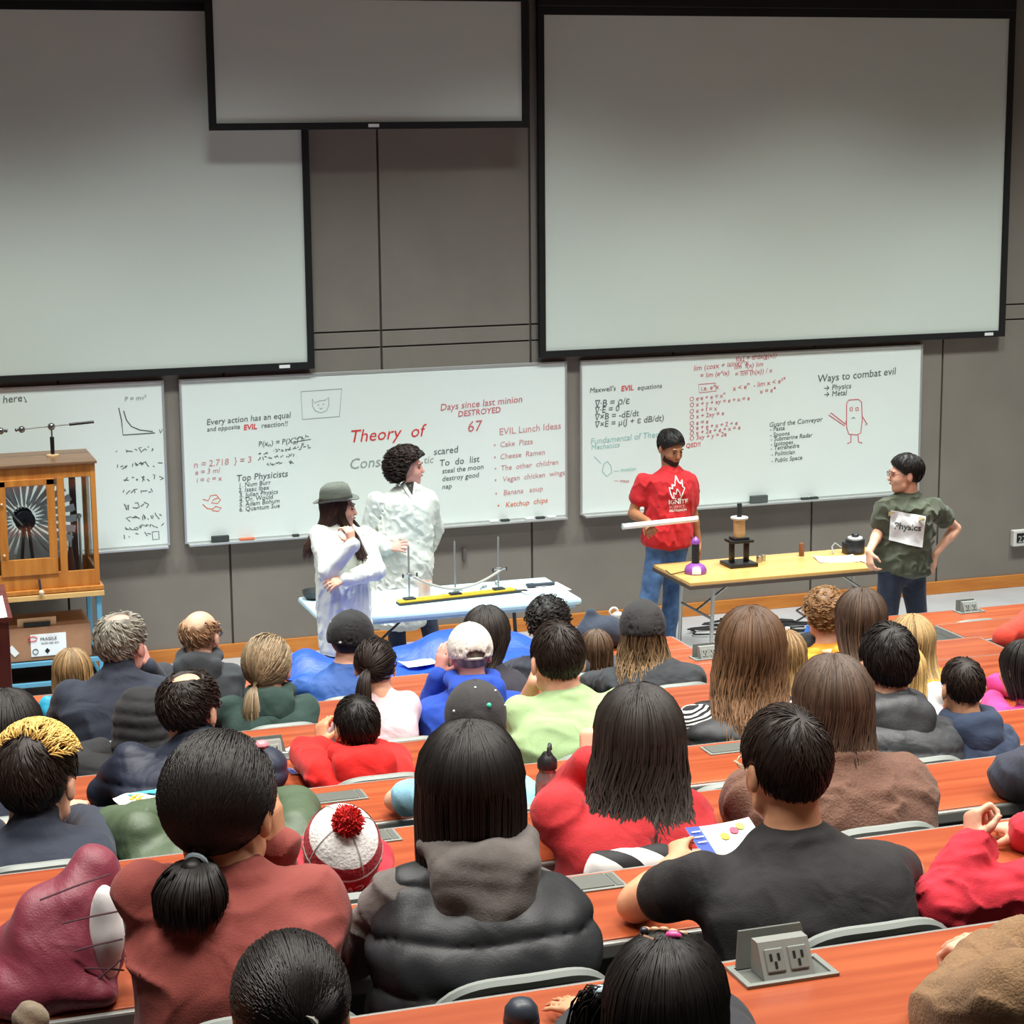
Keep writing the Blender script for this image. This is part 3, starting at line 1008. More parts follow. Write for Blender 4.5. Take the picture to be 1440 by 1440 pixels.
def hand(s, W, d, n, t, curl=.5, sc=1, spread=.12, thumb=.5):
    """W wrist, d pointing, n back of the hand, t thumb side"""
    W, d = V3(W), unit(d)
    n = unit(V3(n)-d*(V3(n)@d))
    t0 = np.cross(d, n)
    t = t0 if t0@V3(t) > 0 else -t0
    lens = (.96, 1.05, 1.0, .80)
    for i in range(4):
        lat = (.026-.0175*i)*sc
        b = W+d*.015*sc+t*lat*.55
        k = W+d*.083*sc+t*lat-n*(.003*abs(i-1.2))*sc
        s.cap(b, k, .0135*sc, .0115*sc, .012)
        p, a = k, 0
        for j, l in enumerate((.040, .026, .021)):
            a += curl*(.75, 1.05, .8)[j]*(1+.12*i)
            q = p+(d*math.cos(a)-n*math.sin(a)+t*(1.5-i)*spread)*l*lens[i]*sc
            s.cap(p, q, (.0095-.0008*j)*sc, (.0090-.001*j)*sc, .003)
            p = q
    b = W+d*.022*sc+t*.022*sc-n*.006*sc
    m_ = b+unit(d*.65+t*.75-n*thumb)*.042*sc
    s.cap(b, m_, .014*sc, .011*sc, .012)
    s.cap(m_, m_+unit(d*.85+t*.25-n*thumb*1.3)*.034*sc, .0105*sc, .0085*sc, .003)
def torso_fn(Hp, Nk, right, half, depth, bow, grow, waist=.82, hip=.86, ash=.86, flare=0, a0=-.12, neck=.30):
    """elliptic loft along hip -> neck"""
    ax = Nk-Hp
    L = np.linalg.norm(ax)
    up = ax/L
    right = unit(right-up*(right@up))
    fwd = np.cross(up, right)
    ka = np.array([a0-.06, a0, 0, .2, .42, .65, ash-.10, ash, .94, 1.0, 1.05, 1.1])
    kw = np.array([.45+flare, hip+flare, hip+flare*.5, .5*(hip+waist), waist, .92, .95, .84, .58, .40, neck, .1])*half
    kd = np.array([.6, .95, 1.0, .95, .92, 1.0, .95, .85, .66, .52, neck*half/depth, .1])*depth
    fa = np.linspace(a0-.06, 1.1, 128)
    ker = np.exp(-np.linspace(-2, 2, 13)**2); ker /= ker.sum()
    sm = lambda y: np.convolve(np.pad(np.interp(fa, ka, y), 6, 'edge'), ker, 'valid')
    fw, fd = sm(kw), sm(kd)
    def f(P):
        q = P-Hp
        a = q@up/L
        ac = np.clip(a, a0-.06, 1.1)
        W = np.interp(ac, fa, fw)+grow
        D = np.interp(ac, fa, fd)+grow
        x = q@right
        y = q@fwd+bow*np.sin(np.pi*np.clip(a, 0, 1))
        e = (np.sqrt((np.abs(x)/W)**2.3+(np.abs(y)/D)**2.3+1e-9)**(2/2.3)-1)*np.minimum(W, D)*.75
        return np.maximum(e, np.maximum(a0-.05-a, a-1.08)*L)
    m_ = half+grow+.02+max(0, flare)*half
    lo = np.minimum(Hp+up*(a0-.06)*L, Nk+up*.1*L)-m_
    hi = np.maximum(Hp+up*(a0-.06)*L, Nk+up*.1*L)+m_
    return f, lo, hi, up, right, fwd
def hair_cap_mask(style):
    def mk(q):
        x, y, z = q[:, 0], q[:, 1], q[:, 2]
        yf = np.interp(z, [-.2, -.08, -.04, -.012, .02, .055, .075, .1, .2], [-.04, -.04, -.035, -.004, .03, .066, .082, .12, .3])
        zb = np.interp(y, [-.2, -.085, -.05, -.03, -.012, .03], [-.078, -.068, -.050, -.035, .012, .0])
        m = np.maximum(y-yf, zb-z)
        ear = .030-np.sqrt((y+.010)**2+((z+.006)*.85)**2)
        m = np.maximum(m, np.where(np.abs(x) > .04, ear, -1))
        if style == 'bald':
            top = .058-.25*np.abs(y+.04)*(y > -.04)+.02*(np.abs(x) > .05)
            m = np.maximum(m, z-top)
        elif style == 'bigcurl':
            m = np.maximum(y-np.interp(z, [-.3, -.1, -.03, .03, .06, .09, .2], [-.02, -.02, .0, .03, .06, .10, .3]), -.105-z)
        elif style == 'thin':
            m = np.maximum(m, .055-np.sqrt(x**2+(y+.035)**2)*1.0-(.12-z)*.4)
        return m
    return mk
HC, HR = V3(0, -.015, .032), V3(.080, .102, .092)
def hair(kind, H, Rm, hs, m, parent, base, h, seed=0, L=.3, n=300, th=.012, wave=.0, width=1.0, tie=(0, -.112, -.01), tail=.22, tailr=.034, tail_dir=(0, -.5, -.8), sides=4, crown=(0, -.45, .9), sway=(0, 0), rough=1.0, name='hair', bang=0, yawR=None, fine=1.0):
    rs = np.random.RandomState(seed+5)
    n = int(n*fine)
    fr_ = fine**-.62
    parts = []
    s = Sdf()
    mask = hair_cap_mask(kind)
    big = kind == 'bigcurl'
    kind = 'curly' if big else kind
    ps = max(.8, 1.0)
    def add(v, q, hc):
        parts.append((v, q, hc))
    if kind in ('short', 'bald', 'thin', 'buzz', 'pony', 'curly', 'bigcurl'):
        t = {'buzz': .004, 'bald': .003, 'thin': .008, 'pony': .009, 'curly': max(th, .022)}.get(kind, th)
        s.ell(HC, HR+V3(t*(.45 if kind == 'short' else 1), t, t), k=.01)
        if big:
            s.ell((0, -.035, -.02), (.125, .115, .095), k=.04)
        s.fn(lambda P: mask(P)*.7-.004, k=.012, op=0)
        wb = Wob(seed, 60 if kind != 'curly' else 95)
        amp = {'buzz': .0008, 'bald': .001, 'pony': .0015, 'curly': .014 if big else .009}.get(kind, .004)
        s.post = lambda P, d: d+amp*wb(P)
    else:
        wx = lambda z: np.interp(-z, [-.06, .02, .08, .16, L*.7+.05, L+.03], [.086, .091, .092*width**.5, .093*width, .094*width, .062*width])
        wy = lambda z: np.interp(-z, [-.03, .03, .10, .2, L+.03], [.110, .092, .066, .055, .040])
        cy = (lambda z: np.interp(-z, [-.03, .03, .09, .16, .24, .36, .6], [-.015, -.022, -.055, -.125, -.178, -.208, -.235])) if L >= .2 else (lambda z: np.interp(-z, [-.03, .03, .10, .2, L+.03], [-.015, -.022, -.045, -.062, -.075]))
        s.ell(HC, HR+.005, k=.01)
        def cur(P):
            x, y, z = P[:, 0]-sway[0]*np.clip(-P[:, 2]/max(L, .1), 0, 1.2), P[:, 1]-sway[1]*np.clip(-P[:, 2]/max(L, .1), 0, 1.2), P[:, 2]
            e = (np.sqrt((x/wx(z))**2+((y-cy(z))/wy(z))**2)-1)*np.minimum(wx(z), wy(z))*.8+.012
            return np.maximum(e, np.maximum(z-.05, -(z+L*.80)))
        ext = abs(sway[0])+abs(sway[1])
        s.fn(cur, V3(-.14*width-ext, -.30-ext, -L), V3(.14*width+ext, .13+ext, .06), k=.025)
        def fm(P):
            y, z = P[:, 1], P[:, 2]
            yf = np.interp(z, [-.6, -.1, -.03, .02, .055, .075, .1, .2], [.0, .0, .012, .034, .062, .082, .12, .3])
            return (y-yf)*.7
        s.fn(fm, k=.02, op=0)
        wb = Wob(seed, 45)
        st = V3(1, 1, .18)
        s.post = lambda P, d: d+.003*wb(P*st)
    if kind == 'pony':
        T = V3(*tie)
        gd = Rm.T@V3(0, 0, -1)
        tp = [T, T+unit(V3(*tail_dir))*tail*.25, T+unit(V3(*tail_dir))*tail*.35+gd*tail*.3, T+unit(V3(*tail_dir))*tail*.36+gd*tail*.75]
        s.chain(tp, [.010, tailr*.34, tailr*.6, tailr*.2], .012)
    v, Q = mesh_sdf(s, h/hs)
    v = relax(v, Q, 1)
    if len(v):
        hc = np.stack([.72+.25*np.sin(v[:, 0]*170+3*np.sin(v[:, 2]*20)), np.clip((.02-v[:, 2])/max(L, .1), 0, 1)], 1)
        add(v, Q, hc)
    c0 = unit(V3(*crown)); e1 = unit(np.cross(c0, V3(1, 0, 0))); e2 = np.cross(c0, e1)
    def on(dirs, lift):
        return HC+dirs*(HR+lift[..., None])
    if kind in ('short', 'thin', 'bald', 'curly') and n:
        K = 5 if kind != 'curly' else 10
        N = n*2
        th0 = np.arccos(1-rs.uniform(0, 1, N)*1.75)
        ph = rs.uniform(0, 2*np.pi, N)
        ln = rs.uniform(.35, .75, N)*(.5 if kind in ('bald', 'thin') else 1)
        tt = np.linspace(0, 1, K)[None]
        A = th0[:, None]+ln[:, None]*tt
        Pp = ph[:, None]+.35*tt*rs.uniform(-.2, 1, N)[:, None]
        D = np.cos(A)[..., None]*c0+np.sin(A)[..., None]*(np.cos(Pp)[..., None]*e1+np.sin(Pp)[..., None]*e2)
        t0 = {'bald': .003, 'thin': .008, 'curly': max(th, .022)}.get(kind, th)
        lift = t0*.75+(rs.uniform(.003, .010, N)[:, None]*rough)*np.sin(np.pi*.62*tt)
        P = HC+D*(HR+lift[..., None]*(V3(.5, 1, 1) if kind == 'short' else 1))
        if kind == 'curly':
            r_ = rs.uniform(.007, .015, N)[:, None]
            ph2 = rs.uniform(0, 6, N)[:, None]+tt*9
            S0 = P[:, :1]
            if big:
                S0 = HC+V3(0, -.012, -.025)+D[:, :1]*V3(.128, .128, .132)*rs.uniform(.96, 1.12, N)[:, None, None]
                r_ = r_*1.25
                P = S0+(P-P[:, :1])
            P = S0+(P-S0)*.45+np.stack([np.cos(ph2)*r_, np.sin(ph2)*r_, np.sin(ph2+1)*r_*.6], -1)+D*(.008*tt)[..., None]
        ok = (mask(P[:, 0]) < .002) & (mask(P[:, K//2]) < .004) & (mask(P[:, -1]) < .009)
        P = P[ok][:n]
        rad = (rs.uniform(.0026, .0048, len(P))[:, None])*fr_*np.interp(np.linspace(0, 1, K), [0, .3, .8, 1], [.7, 1, .6, .12])[None]
        if len(P):
            add(*strands(P, rad, rs.uniform(.65, 1.45, len(P)), 3))
    if kind == 'pony' and n:
        K = 8
        N = n
        dd = rs.normal(size=(N*3, 3)); dd /= np.linalg.norm(dd, axis=1)[:, None]
        st = on(dd, np.full(len(dd), .008))
        st = st[(mask(st) < .003)][:N]
        tt = np.linspace(0, 1, K)[None, :, None]
        P = st[:, None]*(1-tt)+T*tt
        q = (P-HC)/(HR+.0105)
        nn = np.linalg.norm(q, axis=2, keepdims=True)
        P = np.where(tt < .93, HC+q/nn*(HR+.0105+.003*np.sin(np.pi*tt)), P)
        rad = rs.uniform(.0022, .0042, len(P))[:, None]*fr_*np.ones((1, K))
        add(*strands(P, rad, rs.uniform(.6, 1.5, len(P)), 3))
        K = 8
        N2 = max(60, n*3//4)
        a = rs.uniform(0, 2*np.pi, N2); rr = np.sqrt(rs.uniform(.3, 1.1, N2))*tailr*1.12
        X = unit(np.cross(gd, unit(V3(*tail_dir)))); Y = np.cross(gd, X)
        offv = (np.cos(a)[:, None]*X+np.sin(a)[:, None]*Y)*rr[:, None]
        cl = np.array([np.array(tp)[:, c] for c in range(3)])
        tk = np.linspace(0, 1, K)
        C = np.stack([np.interp(tk, [0, .22, .5, 1], cl[c]) for c in range(3)], 1)
        env = np.interp(tk, [0, .15, .5, .9, 1], [.22, .62, 1.0, .95, .85])
        P = C[None]+offv[:, None]*env[None, :, None]+gd*(tk[None, :, None]**2)*rs.uniform(-.05, .07, N2)[:, None, None]*tail/.22
        P += wave*np.sin(tk*9+rs.uniform(0, 6, N2)[:, None])[..., None]*X
        rad = rs.uniform(.0024, .0045, N2)[:, None]*fr_*np.interp(tk, [0, .7, 1], [1, 1, .15])[None]
        add(*strands(P, rad, rs.uniform(.6, 1.5, N2), 3))
    if kind == 'long' and n:
        K = 14
        psi = rs.uniform(-2.35, 2.35, n)
        ks = 5
        al = np.linspace(.12, 1.5, ks)[None]+rs.uniform(-.1, .15, n)[:, None]*np.linspace(1, 0, ks)[None]
        o = rs.uniform(.010, .015, n)[:, None]
        A = np.stack([np.sin(al)*np.sin(psi)[:, None]*(HR[0]+o), -np.sin(al)*np.cos(psi)[:, None]*(HR[1]+o), np.cos(al)*(HR[2]+o)], -1)+HC
        kk = K-ks
        zz = .02-(np.linspace(.06, 1, kk)[None])*(L*rs.uniform(.66, 1.08, n)[:, None])
        ps = psi[:, None]*np.linspace(1, .88, kk)[None]
        sc = 1+rs.uniform(-.12, .07, n)[:, None]
        fr = np.clip(-zz/max(L, .1), 0, 1.2)
        wv = wave*np.sin(-zz*38+rs.uniform(0, 6.28, n)[:, None]+psi[:, None])*fr**.5
        B = np.stack([wx(zz)*np.sin(ps)*sc+wv+sway[0]*fr, cy(zz)-wy(zz)*np.cos(ps)*sc+wv*.4+sway[1]*fr, zz], -1)
        P = np.concatenate([A, B], 1)
        ok = fm(P[:, -1]) < .03
        P = P[ok]
        rad = rs.uniform(.0028, .0055, len(P))[:, None]*fr_*np.interp(np.linspace(0, 1, K), [0, .2, .85, 1], [.6, 1, .8, .1])[None]
        add(*strands(P, rad, rs.uniform(.55, 1.5, len(P)), sides))
    v, Q, hc = merge(parts)
    RR = yawR if (kind == 'long' and yawR is not None) else Rm
    v = H+(v*hs)@RR.T-np.array(base)
    o = link(name, np_mesh(name, v, Q, hc), m, parent)
    return o
def lmesh(name, mb, H, Rm, hs, m, parent, base, smooth=True):
    """head-local solid -> child of the person"""
    for v in mb.bm.verts:
        v.co = Vector(H+Rm@(np.array(v.co)*hs)-np.array(base))
    return mb.build(name, m, parent, smooth=smooth)
def ball_cap(H, Rm, hs, m, parent, base, h, brim=True, back_gap=False, m2=None, tilt=-.12, drop=-.012):
    s = Sdf()
    s.ell(HC+V3(0, 0, .004), HR+V3(.014, .016, .016), k=.01)
    s.fn(lambda P: -(P[:, 2]-drop-tilt*P[:, 1])*1.0, k=.008, op=0)
    s.ell(HC, HR+V3(.006, .008, .008), k=.004, op=-1)
    if back_gap:
        s.ell((0, -.115, .020), (.036, .035, .020), k=.006, op=-1)
    v, Q = mesh_sdf(s, h/hs*.8)
    v = H+(relax(v, Q, 1)*hs)@Rm.T-np.array(base)
    o = link('cap', np_mesh('cap', v, Q), m, parent)
    if back_gap:
        b = MB(); b.tube([(.05*math.sin(a), -.055-.062*math.cos(a), .002+.004*math.cos(a)) for a in np.linspace(-1.2, 1.2, 11)], .006, 6)
        lmesh('strap', b, H, Rm, hs, m2 or m, o, base)
    if brim:
        b = MB()
        b.grid(lambda u, w_: ((u-.5)*.15*(1-.25*w_*w_), .078+.095*w_-.06*(2*u-1)**2*(1-.3*w_), .03+.10*tilt+.012-.10*(u-.5)**2-.012*w_), 10, 6)
        for vv in b.bm.verts: pass
        bb = b
        bmesh.ops.solidify(bb.bm, geom=list(bb.bm.faces), thickness=.004)
        lmesh('brim', bb, H, Rm, hs, m, o, base)
    b = MB(); b.ball((0, -.015, .142), (.009, .009, .005), 8)
    lmesh('button', b, H, Rm, hs, m, o, base)
    return o
def glasses(H, Rm, hs, m, parent, base):
    b = MB()
    for x in (-1, 1):
        b.tube([(x*.033+.023*math.cos(a), .106, .008+.016*math.sin(a)) for a in np.linspace(0, 2*math.pi, 17)[:-1]], .0022, 5, True)
        b.tube([(x*.062, .105, .012), (x*.078, .05, .014), (x*.080, -.02, .008), (x*.078, -.035, -.01)], .0026, 5)
    b.tube([(-.008, .109, .014), (.008, .109, .014)], .0025, 5)
    return lmesh('glasses', b, H, Rm, hs, m, parent, base)
CLOTH_SEED = [0]
def cloth(name, m, parent, base, h, Hp, Nk, right, half, depth, bow, arms, grow=.012, sleeve=.058, cuff=.045, style='plain', short=False, flare=0, a0=-.12, collar=.0, band=.075, amp=.010, hipf=.86, waist=.82, smooth_k=.05, neck=.30, fold=.004, vest=False, extra=None, sleeve_to=1.0, fdir=(.8, .8, 1.2)):
    CLOTH_SEED[0] += 1
    sd = CLOTH_SEED[0]
    s = Sdf()
    f, lo, hi, up, rt, fw = torso_fn(Hp, Nk, right, half, depth, bow, grow, waist=waist, hip=hipf, flare=flare, a0=a0, neck=neck)
    s.fn(f, lo, hi, k=.03)
    if not vest:
        for side, S, E, W in arms:
            S, E, W = V3(S), V3(E), V3(W)
            if short:
                E2 = S+(E-S)*.52
                s.cap(S, E2, sleeve*.92, sleeve*1.0, smooth_k)
            else:
                W2 = E+(W-E)*sleeve_to
                s.cap(S, E, sleeve*.90, sleeve*.92, smooth_k)
                s.cap(E, W2, sleeve*.92, cuff, .02)
    if collar:
        s.cap(Nk+up*.0-fw*.012, Nk+up*collar, half*.34, half*.30, .02)
    if extra:
        extra(s, up, rt, fw)
    wb, wb2 = Wob(sd, 16), Wob(sd+77, 38)
    L = np.linalg.norm(Nk-Hp)
    if style == 'puffer':
        def post(P, d):
            t = (P-Hp)@up+.010*wb(P)
            q = np.abs(np.sin(np.pi*t/band))**.38
            return d-amp*(q-.6)+.0035*wb2(P)
        s.post = post
    else:
        str_ = np.array(fdir, np.float32)
        def post(P, d):
            q = P*str_
            r = 1-np.abs(wb(q+.03*wb2(P)[:, None]))
            return d-fold*1.6*(r*r*r-.25)+fold*.45*wb2(q)
        s.post = post
    return sdf_obj(name, s, h, m, parent, base, rel=1), up, rt, fw
def hood(parent, base, h, Nk, up, rt, fw, sc, m, drop=.11, wide=.12, name='hood', fold=.006):
    s = Sdf()
    for a in np.linspace(-2.3, 2.3, 13):
        p = Nk+rt*math.sin(a)*.088*sc-fw*(math.cos(a)*.082*sc+.005)+up*(.035-.012*math.cos(a))*sc
        a2 = a+.38
        q = Nk+rt*math.sin(a2)*.088*sc-fw*(math.cos(a2)*.082*sc+.005)+up*(.035-.012*math.cos(a2))*sc
        s.cap(p, q, .030*sc, .030*sc, .012)
    Rm = np.stack([rt, fw, up], 1)
    s.ell(Nk-fw*.095*sc-up*(.02+drop*.35), V3(wide, .048, .05+drop*.62)*sc, Rm, .035)
    s.cap(Nk-fw*.085*sc+rt*wide*.7*sc, Nk-fw*.105*sc-up*(drop+.02), .036*sc, .03*sc, .03)
    s.cap(Nk-fw*.085*sc-rt*wide*.7*sc, Nk-fw*.105*sc-up*(drop+.02), .036*sc, .03*sc, .03)
    w1 = Wob(hash(name) % 97+int(base[0]*1000) % 53, 26)
    w2 = Wob(5+int(abs(base[1])*1000) % 37, 60)
    s.post = lambda P, d: d+fold*w1(P)+fold*.4*w2(P)
    return sdf_obj(name, s, h, m, parent, base, rel=1)
m_shoe = mat('dark_shoe', '#26262a', .6)
m_sole = mat('shoe_sole', '#d5d2cb', .7)
SHOE = [None]
def shoe(parent, base, ank, yaw, floor_z, sc=1):
    if SHOE[0] is None:
        s = Sdf()
        s.cap((0, -.03, .05), (0, .12, .035), .045, .036, .02)
        s.cap((0, -.03, .05), (0, -.03, .10), .042, .04, .02)
        s.fn(lambda P: -P[:, 2], k=.01, op=0)
        v, Q = mesh_sdf(s, .012)
        SHOE[0] = np_mesh('shoe', v, Q)
        SHOE[0].materials.append(m_shoe)
    o = bpy.data.objects.new('shoe', SHOE[0])
    COL.objects.link(o)
    o.parent = parent
    o.location = (ank[0]-base[0], ank[1]-base[1], floor_z-base[2])
    o.rotation_euler = (0, 0, -yaw)
    o.scale = (sc, sc, sc)
    return o
PERSON_SEED = [0]
def figure(label, base, H, hyaw, hpitch, hroll, hs, Nk, Hp, tyaw, half, arms, legs, tone, vox, top, pants, hairs=None, depth=.115, bow=.02, group=None, bsc=1.0, shoes=True, floor_z=None, fine=1.5):
    """arms: (side, S, E, W, hand or None); hand = (d, n, t, curl)"""
    PERSON_SEED[0] += 1
    sd = PERSON_SEED[0]*13
    H, Nk, Hp = V3(H), V3(Nk), V3(Hp)
    base = V3(base)
    Rm = head_frame(hyaw, hpitch, hroll)
    rt0 = V3(math.cos(tyaw), -math.sin(tyaw), 0)
    s = Sdf()
    face(s, H, Rm, hs)
    s.cap(H+Rm@(V3(0, -.03, -.05)*hs), Nk-unit(Nk-Hp)*.03, .053*hs, .062*hs, .02)
    f, lo, hi, up, rt, fw = torso_fn(Hp, Nk, rt0, half*.88, depth*.85, bow, 0)
    s.fn(f, lo, hi, k=.03)
    for side, S, E, W, hd in arms:
        s.chain([V3(S), V3(E), V3(W)], [.045*bsc, .037*bsc, .026*bsc], .04)
        s.cap(V3(E)+(V3(W)-V3(E))*.15, V3(E)+(V3(W)-V3(E))*.35, .038*bsc, .035*bsc, .02)
        if hd:
            hand(s, W, *hd[:4], sc=bsc if len(hd) < 5 else hd[4])
        else:
            s.cap(W, V3(W)+unit(V3(W)-V3(E))*.09*bsc, .028*bsc, .022*bsc, .02)
    for a, k, n_ in legs:
        s.chain([V3(a), V3(k), V3(n_)], [.075*bsc, .052*bsc, .038*bsc], .03)
        s.cap(V3(n_), V3(n_)+V3(math.sin(tyaw)*.1, math.cos(tyaw)*.1, -.04), .035*bsc, .028*bsc, .02)
    body = sdf_obj('person', s, vox, skin(tone), None, base, tuple(base), rel=1)
    tag(body, label, 'person', group)
    ctx = dict(H=H, Rm=Rm, hs=hs, parent=body, base=base, h=vox, seed=sd)
    # trousers
    if pants:
        ps = Sdf()
        ps.ell(Hp-up*.02, (half*.82, depth*1.05, .12), np.stack([rt, fw, up], 1), .03)
        for a, k, n_ in legs:
            a, k, n_ = V3(a), V3(k), V3(n_)
            ps.chain([a, k, k+(n_-k)*.97], [.092*bsc, .070*bsc, .060*bsc], .04)
        wb = Wob(sd, 22)
        ps.post = lambda P, d: d+.005*wb(P)
        sdf_obj('trousers', ps, max(vox, .009), pants, body, base, rel=1)
    if shoes:
        for a, k, n_ in legs:
            shoe(body, base, n_, tyaw, floor_z if floor_z is not None else base[2], bsc)
    top = dict(top)
    nm, mm = top.pop('name'), top.pop('mat')
    hd = top.pop('hood', None)
    af = [(x[0], x[1], x[2], x[3]) for x in arms]
    o, up, rt, fw = cloth(nm, mm, body, base, vox, Hp, Nk, rt0, half, depth, bow, af, **top)
    ctx.update(S=[V3(x[1]) for x in arms], half=half, depth=depth, top=o, up=up, rt=rt, fw=fw, Nk=Nk, Hp=Hp)
    if hd:
        hd = dict(hd)
        hood(body, base, vox, Nk, up, rt, fw, hd.pop('sc', 1), hd.pop('mat', mm), **hd)
    for hk in (hairs or []):
        hk = dict(hk)
        kd = hk.pop('kind'); hm = hk.pop('mat')
        hk.setdefault('yawR', head_frame(hyaw, 0, 0))
        hk.setdefault('fine', fine)
        hair(kd, H, Rm, hs, hm, body, base, vox, seed=sd, **hk)
    return body, ctx
def aud(row, label, crown, w_, shl, shr, hyaw, top, hairs, tone='light', tyaw=None, hpitch=.12, hroll=0, arms=None, vox=None, pants=None, group=None, bow=.045, dz=.055, dy=0, depth=None, hy=0, with_chair=True, hip_dx=0, hsdiv=.182, who='viewer'):
    """seated audience member: crown and shoulder tips in world metres"""
    crown, shl, shr = V3(crown), V3(shl), V3(shr)
    hs = w_/hsdiv
    H = crown-V3(0, 0, .138*hs)+V3(0, hy, 0)
    tyaw = hyaw*.5 if tyaw is None else tyaw
    mid = (shl+shr)/2
    half = abs(shr[0]-shl[0])/2
    bsc = min(1.1, max(.72, half/.225))
    Nk = V3(.5*mid[0]+.5*H[0], H[1]-.03*hs-.02, mid[2]+dz*bsc)
    Nk[2] = min(Nk[2], H[2]-.105*hs)
    Hp = V3(mid[0]+hip_dx, yN(row)-.235+dy, fl(row)+.53)
    rt = V3(math.cos(tyaw), -math.sin(tyaw), 0)
    ra = .052*bsc
    Sl = V3(mid[0], Nk[1], shl[2]-.045*bsc)-rt*(half-ra*1.0)
    Sr = V3(mid[0], Nk[1], shr[2]-.045*bsc)+rt*(half-ra*1.0)
    arms = arms or ('desk', 'desk')
    A = []
    for side, S, spec in ((-1, Sl, arms[0]), (1, Sr, arms[1])):
        if spec == 'desk':
            E = V3(S[0]+side*.05*bsc, yN(row)-.0, zd(row)+.055)
            if S[2]-E[2] < .12:
                E = V3(S[0]+side*.05, yN(row)+.05, zd(row)+.05)
            W = V3(S[0]-side*.10*bsc, yN(row)+.19, zd(row)+.045)
            hd = ((-side*.3, .9, 0), (0, 0, 1), (-side, .2, 0), .3)
        elif spec == 'lap':
            E = V3(S[0]+side*.04, S[1]-.04, S[2]-.26*bsc)
            W = E+V3(-side*.08, .2, -.02)
            hd = None
        else:
            E, W, hd = V3(spec[0]), V3(spec[1]), spec[2]
        A.append((side, S, E, W, hd))
    lx = .085*bsc
    legs = []
    for sx in (-1, 1):
        a = Hp+V3(sx*lx, .02, -.015)
        k = V3(a[0]+sx*.02, Hp[1]+.38*max(.85, bsc), fl(row)+.50)
        legs.append((a, k, V3(k[0], k[1]-.02, fl(row)+.09)))
    vox = vox or (.0062 if row >= 8 else .007 if row == 7 else .008 if row >= 5 else .0095)
    base = V3(Hp[0], Hp[1], fl(row))
    if with_chair:
        chair(Hp[0], Hp[1]+.01, row, 'black chair with a grey rim, seat of the '+who)
    b = figure(label, base, H, hyaw, hpitch, hroll, hs, Nk, Hp, tyaw, half-.02, A, legs, tone, vox, top, pants or m_jean, hairs, depth=depth or .118*bsc, bow=bow, bsc=bsc, group=group, floor_z=fl(row), fine=3.2 if row >= 8 else 2.4 if row == 7 else 1.6 if row >= 5 else 1.1)
    return b
m_jean = mat('dark_trousers', '#232733', .8, var=.1, vscale=40)

# ------------------------------------------------------------------ audience
h_black = hair_mat('black_hair', '#1a1614', '#241d1a')
h_black2 = hair_mat('black_hair_greying_ends', '#1b1614', '#4f4640')
h_dark = hair_mat('dark_brown_hair', '#241b17', '#30251f')
h_brown = hair_mat('brown_hair', '#54402f', '#6a4f38')
h_brown2 = hair_mat('medium_brown_hair', '#4a3b30', '#5f4a3b')
h_mix = hair_mat('brown_hair_blond_ends', '#3a2e26', '#8f7350')
h_ash = hair_mat('ash_blond_hair', '#8b7960', '#9c8666')
h_blond = hair_mat('blond_hair', '#c9a566', '#e0bd7c')
h_grey = hair_mat('grey_hair', '#8f8b80', '#aaa596')
h_curlb = hair_mat('curly_light_brown_hair', '#8a643f', '#a67b4c')
h_bald = hair_mat('cropped_grey_brown_hair', '#a5805f', '#8a735c')
h_kid = hair_mat('golden_brown_hair', '#8b6f4c', '#b08e5e')
F = lambda name, c, **k: mat(name, c, **{**dict(rough=.85, sheen=.08, bump=.15, bscale=250, wrinkle=.35), **k})
f_rust = F('rust_jersey', '#8e4038', var=.04)
f_vest = F('black_puffer_nylon', '#242629', rough=.5, sheen=0, bump=.08, wrinkle=.18)
f_greyh = F('grey_fleece', '#6b6561', var=.06, vscale=60)
f_tee = F('charcoal_black_cotton', '#242324', sheen=0)
f_redc = F('red_wool', '#b51f26', var=.08, vscale=80)
f_reds = F('red_fleece', '#c61f33', var=.05)
f_redk = F('bright_red_fleece', '#dd150f', var=.05)
f_brown = F('brown_wool', '#6d4c3c', var=.14, vscale=120, bump=.4, bscale=160)
f_tan = F('tan_wool_coat', '#8a6a49', var=.14, vscale=140, bump=.4, bscale=180)
f_navy = F('navy_nylon', '#232a3c', rough=.55, sheen=0)
f_navy2 = F('navy_cotton_jacket', '#29303f')
f_navyb = F('slate_blue_jacket', '#26354e')
f_dgreen = F('dark_green_fleece', '#27403a', var=.06)
f_green = F('olive_green_nylon', '#4b5c44', rough=.5, sheen=0)
f_lime = F('pale_green_cotton', '#a6c48e')
f_blueh = F('royal_blue_fleece', '#1c49b4', var=.05)
f_bluet = F('blue_sports_tee', '#1d519c', rough=.6)
f_pink = F('pale_pink_cotton', '#f0cfd4')
f_hot = F('hot_pink_jacket', '#d8408e')
f_cyan = F('cyan_jacket', '#2aa9cf', rough=.5)
f_cyant = F('light_blue_tee', '#8fc6de')
f_orange = F('orange_jacket', '#ee9a14', rough=.6)
f_ored = F('orange_red_fleece', '#d8402c')
f_dgrey = F('dark_grey_nylon', '#3b3d40', rough=.5, sheen=0)
f_char = F('charcoal_hoodie', '#33373b')
f_blk = F('black_cotton', '#202124')
f_white = F('white_cotton', '#eeeceb')
m_cap = F('black_cap_cloth', '#1d1d1f', bump=.3)
m_capw = F('white_cap_cloth', '#e6e3da', bump=.3)
m_capk = F('washed_black_cap_cloth', '#302f30', bump=.3)
m_dots = mat('white_enamel_pin', '#e9eeee', .4)
m_mint = mat('mint_enamel_pin', '#42c9a4', .4)
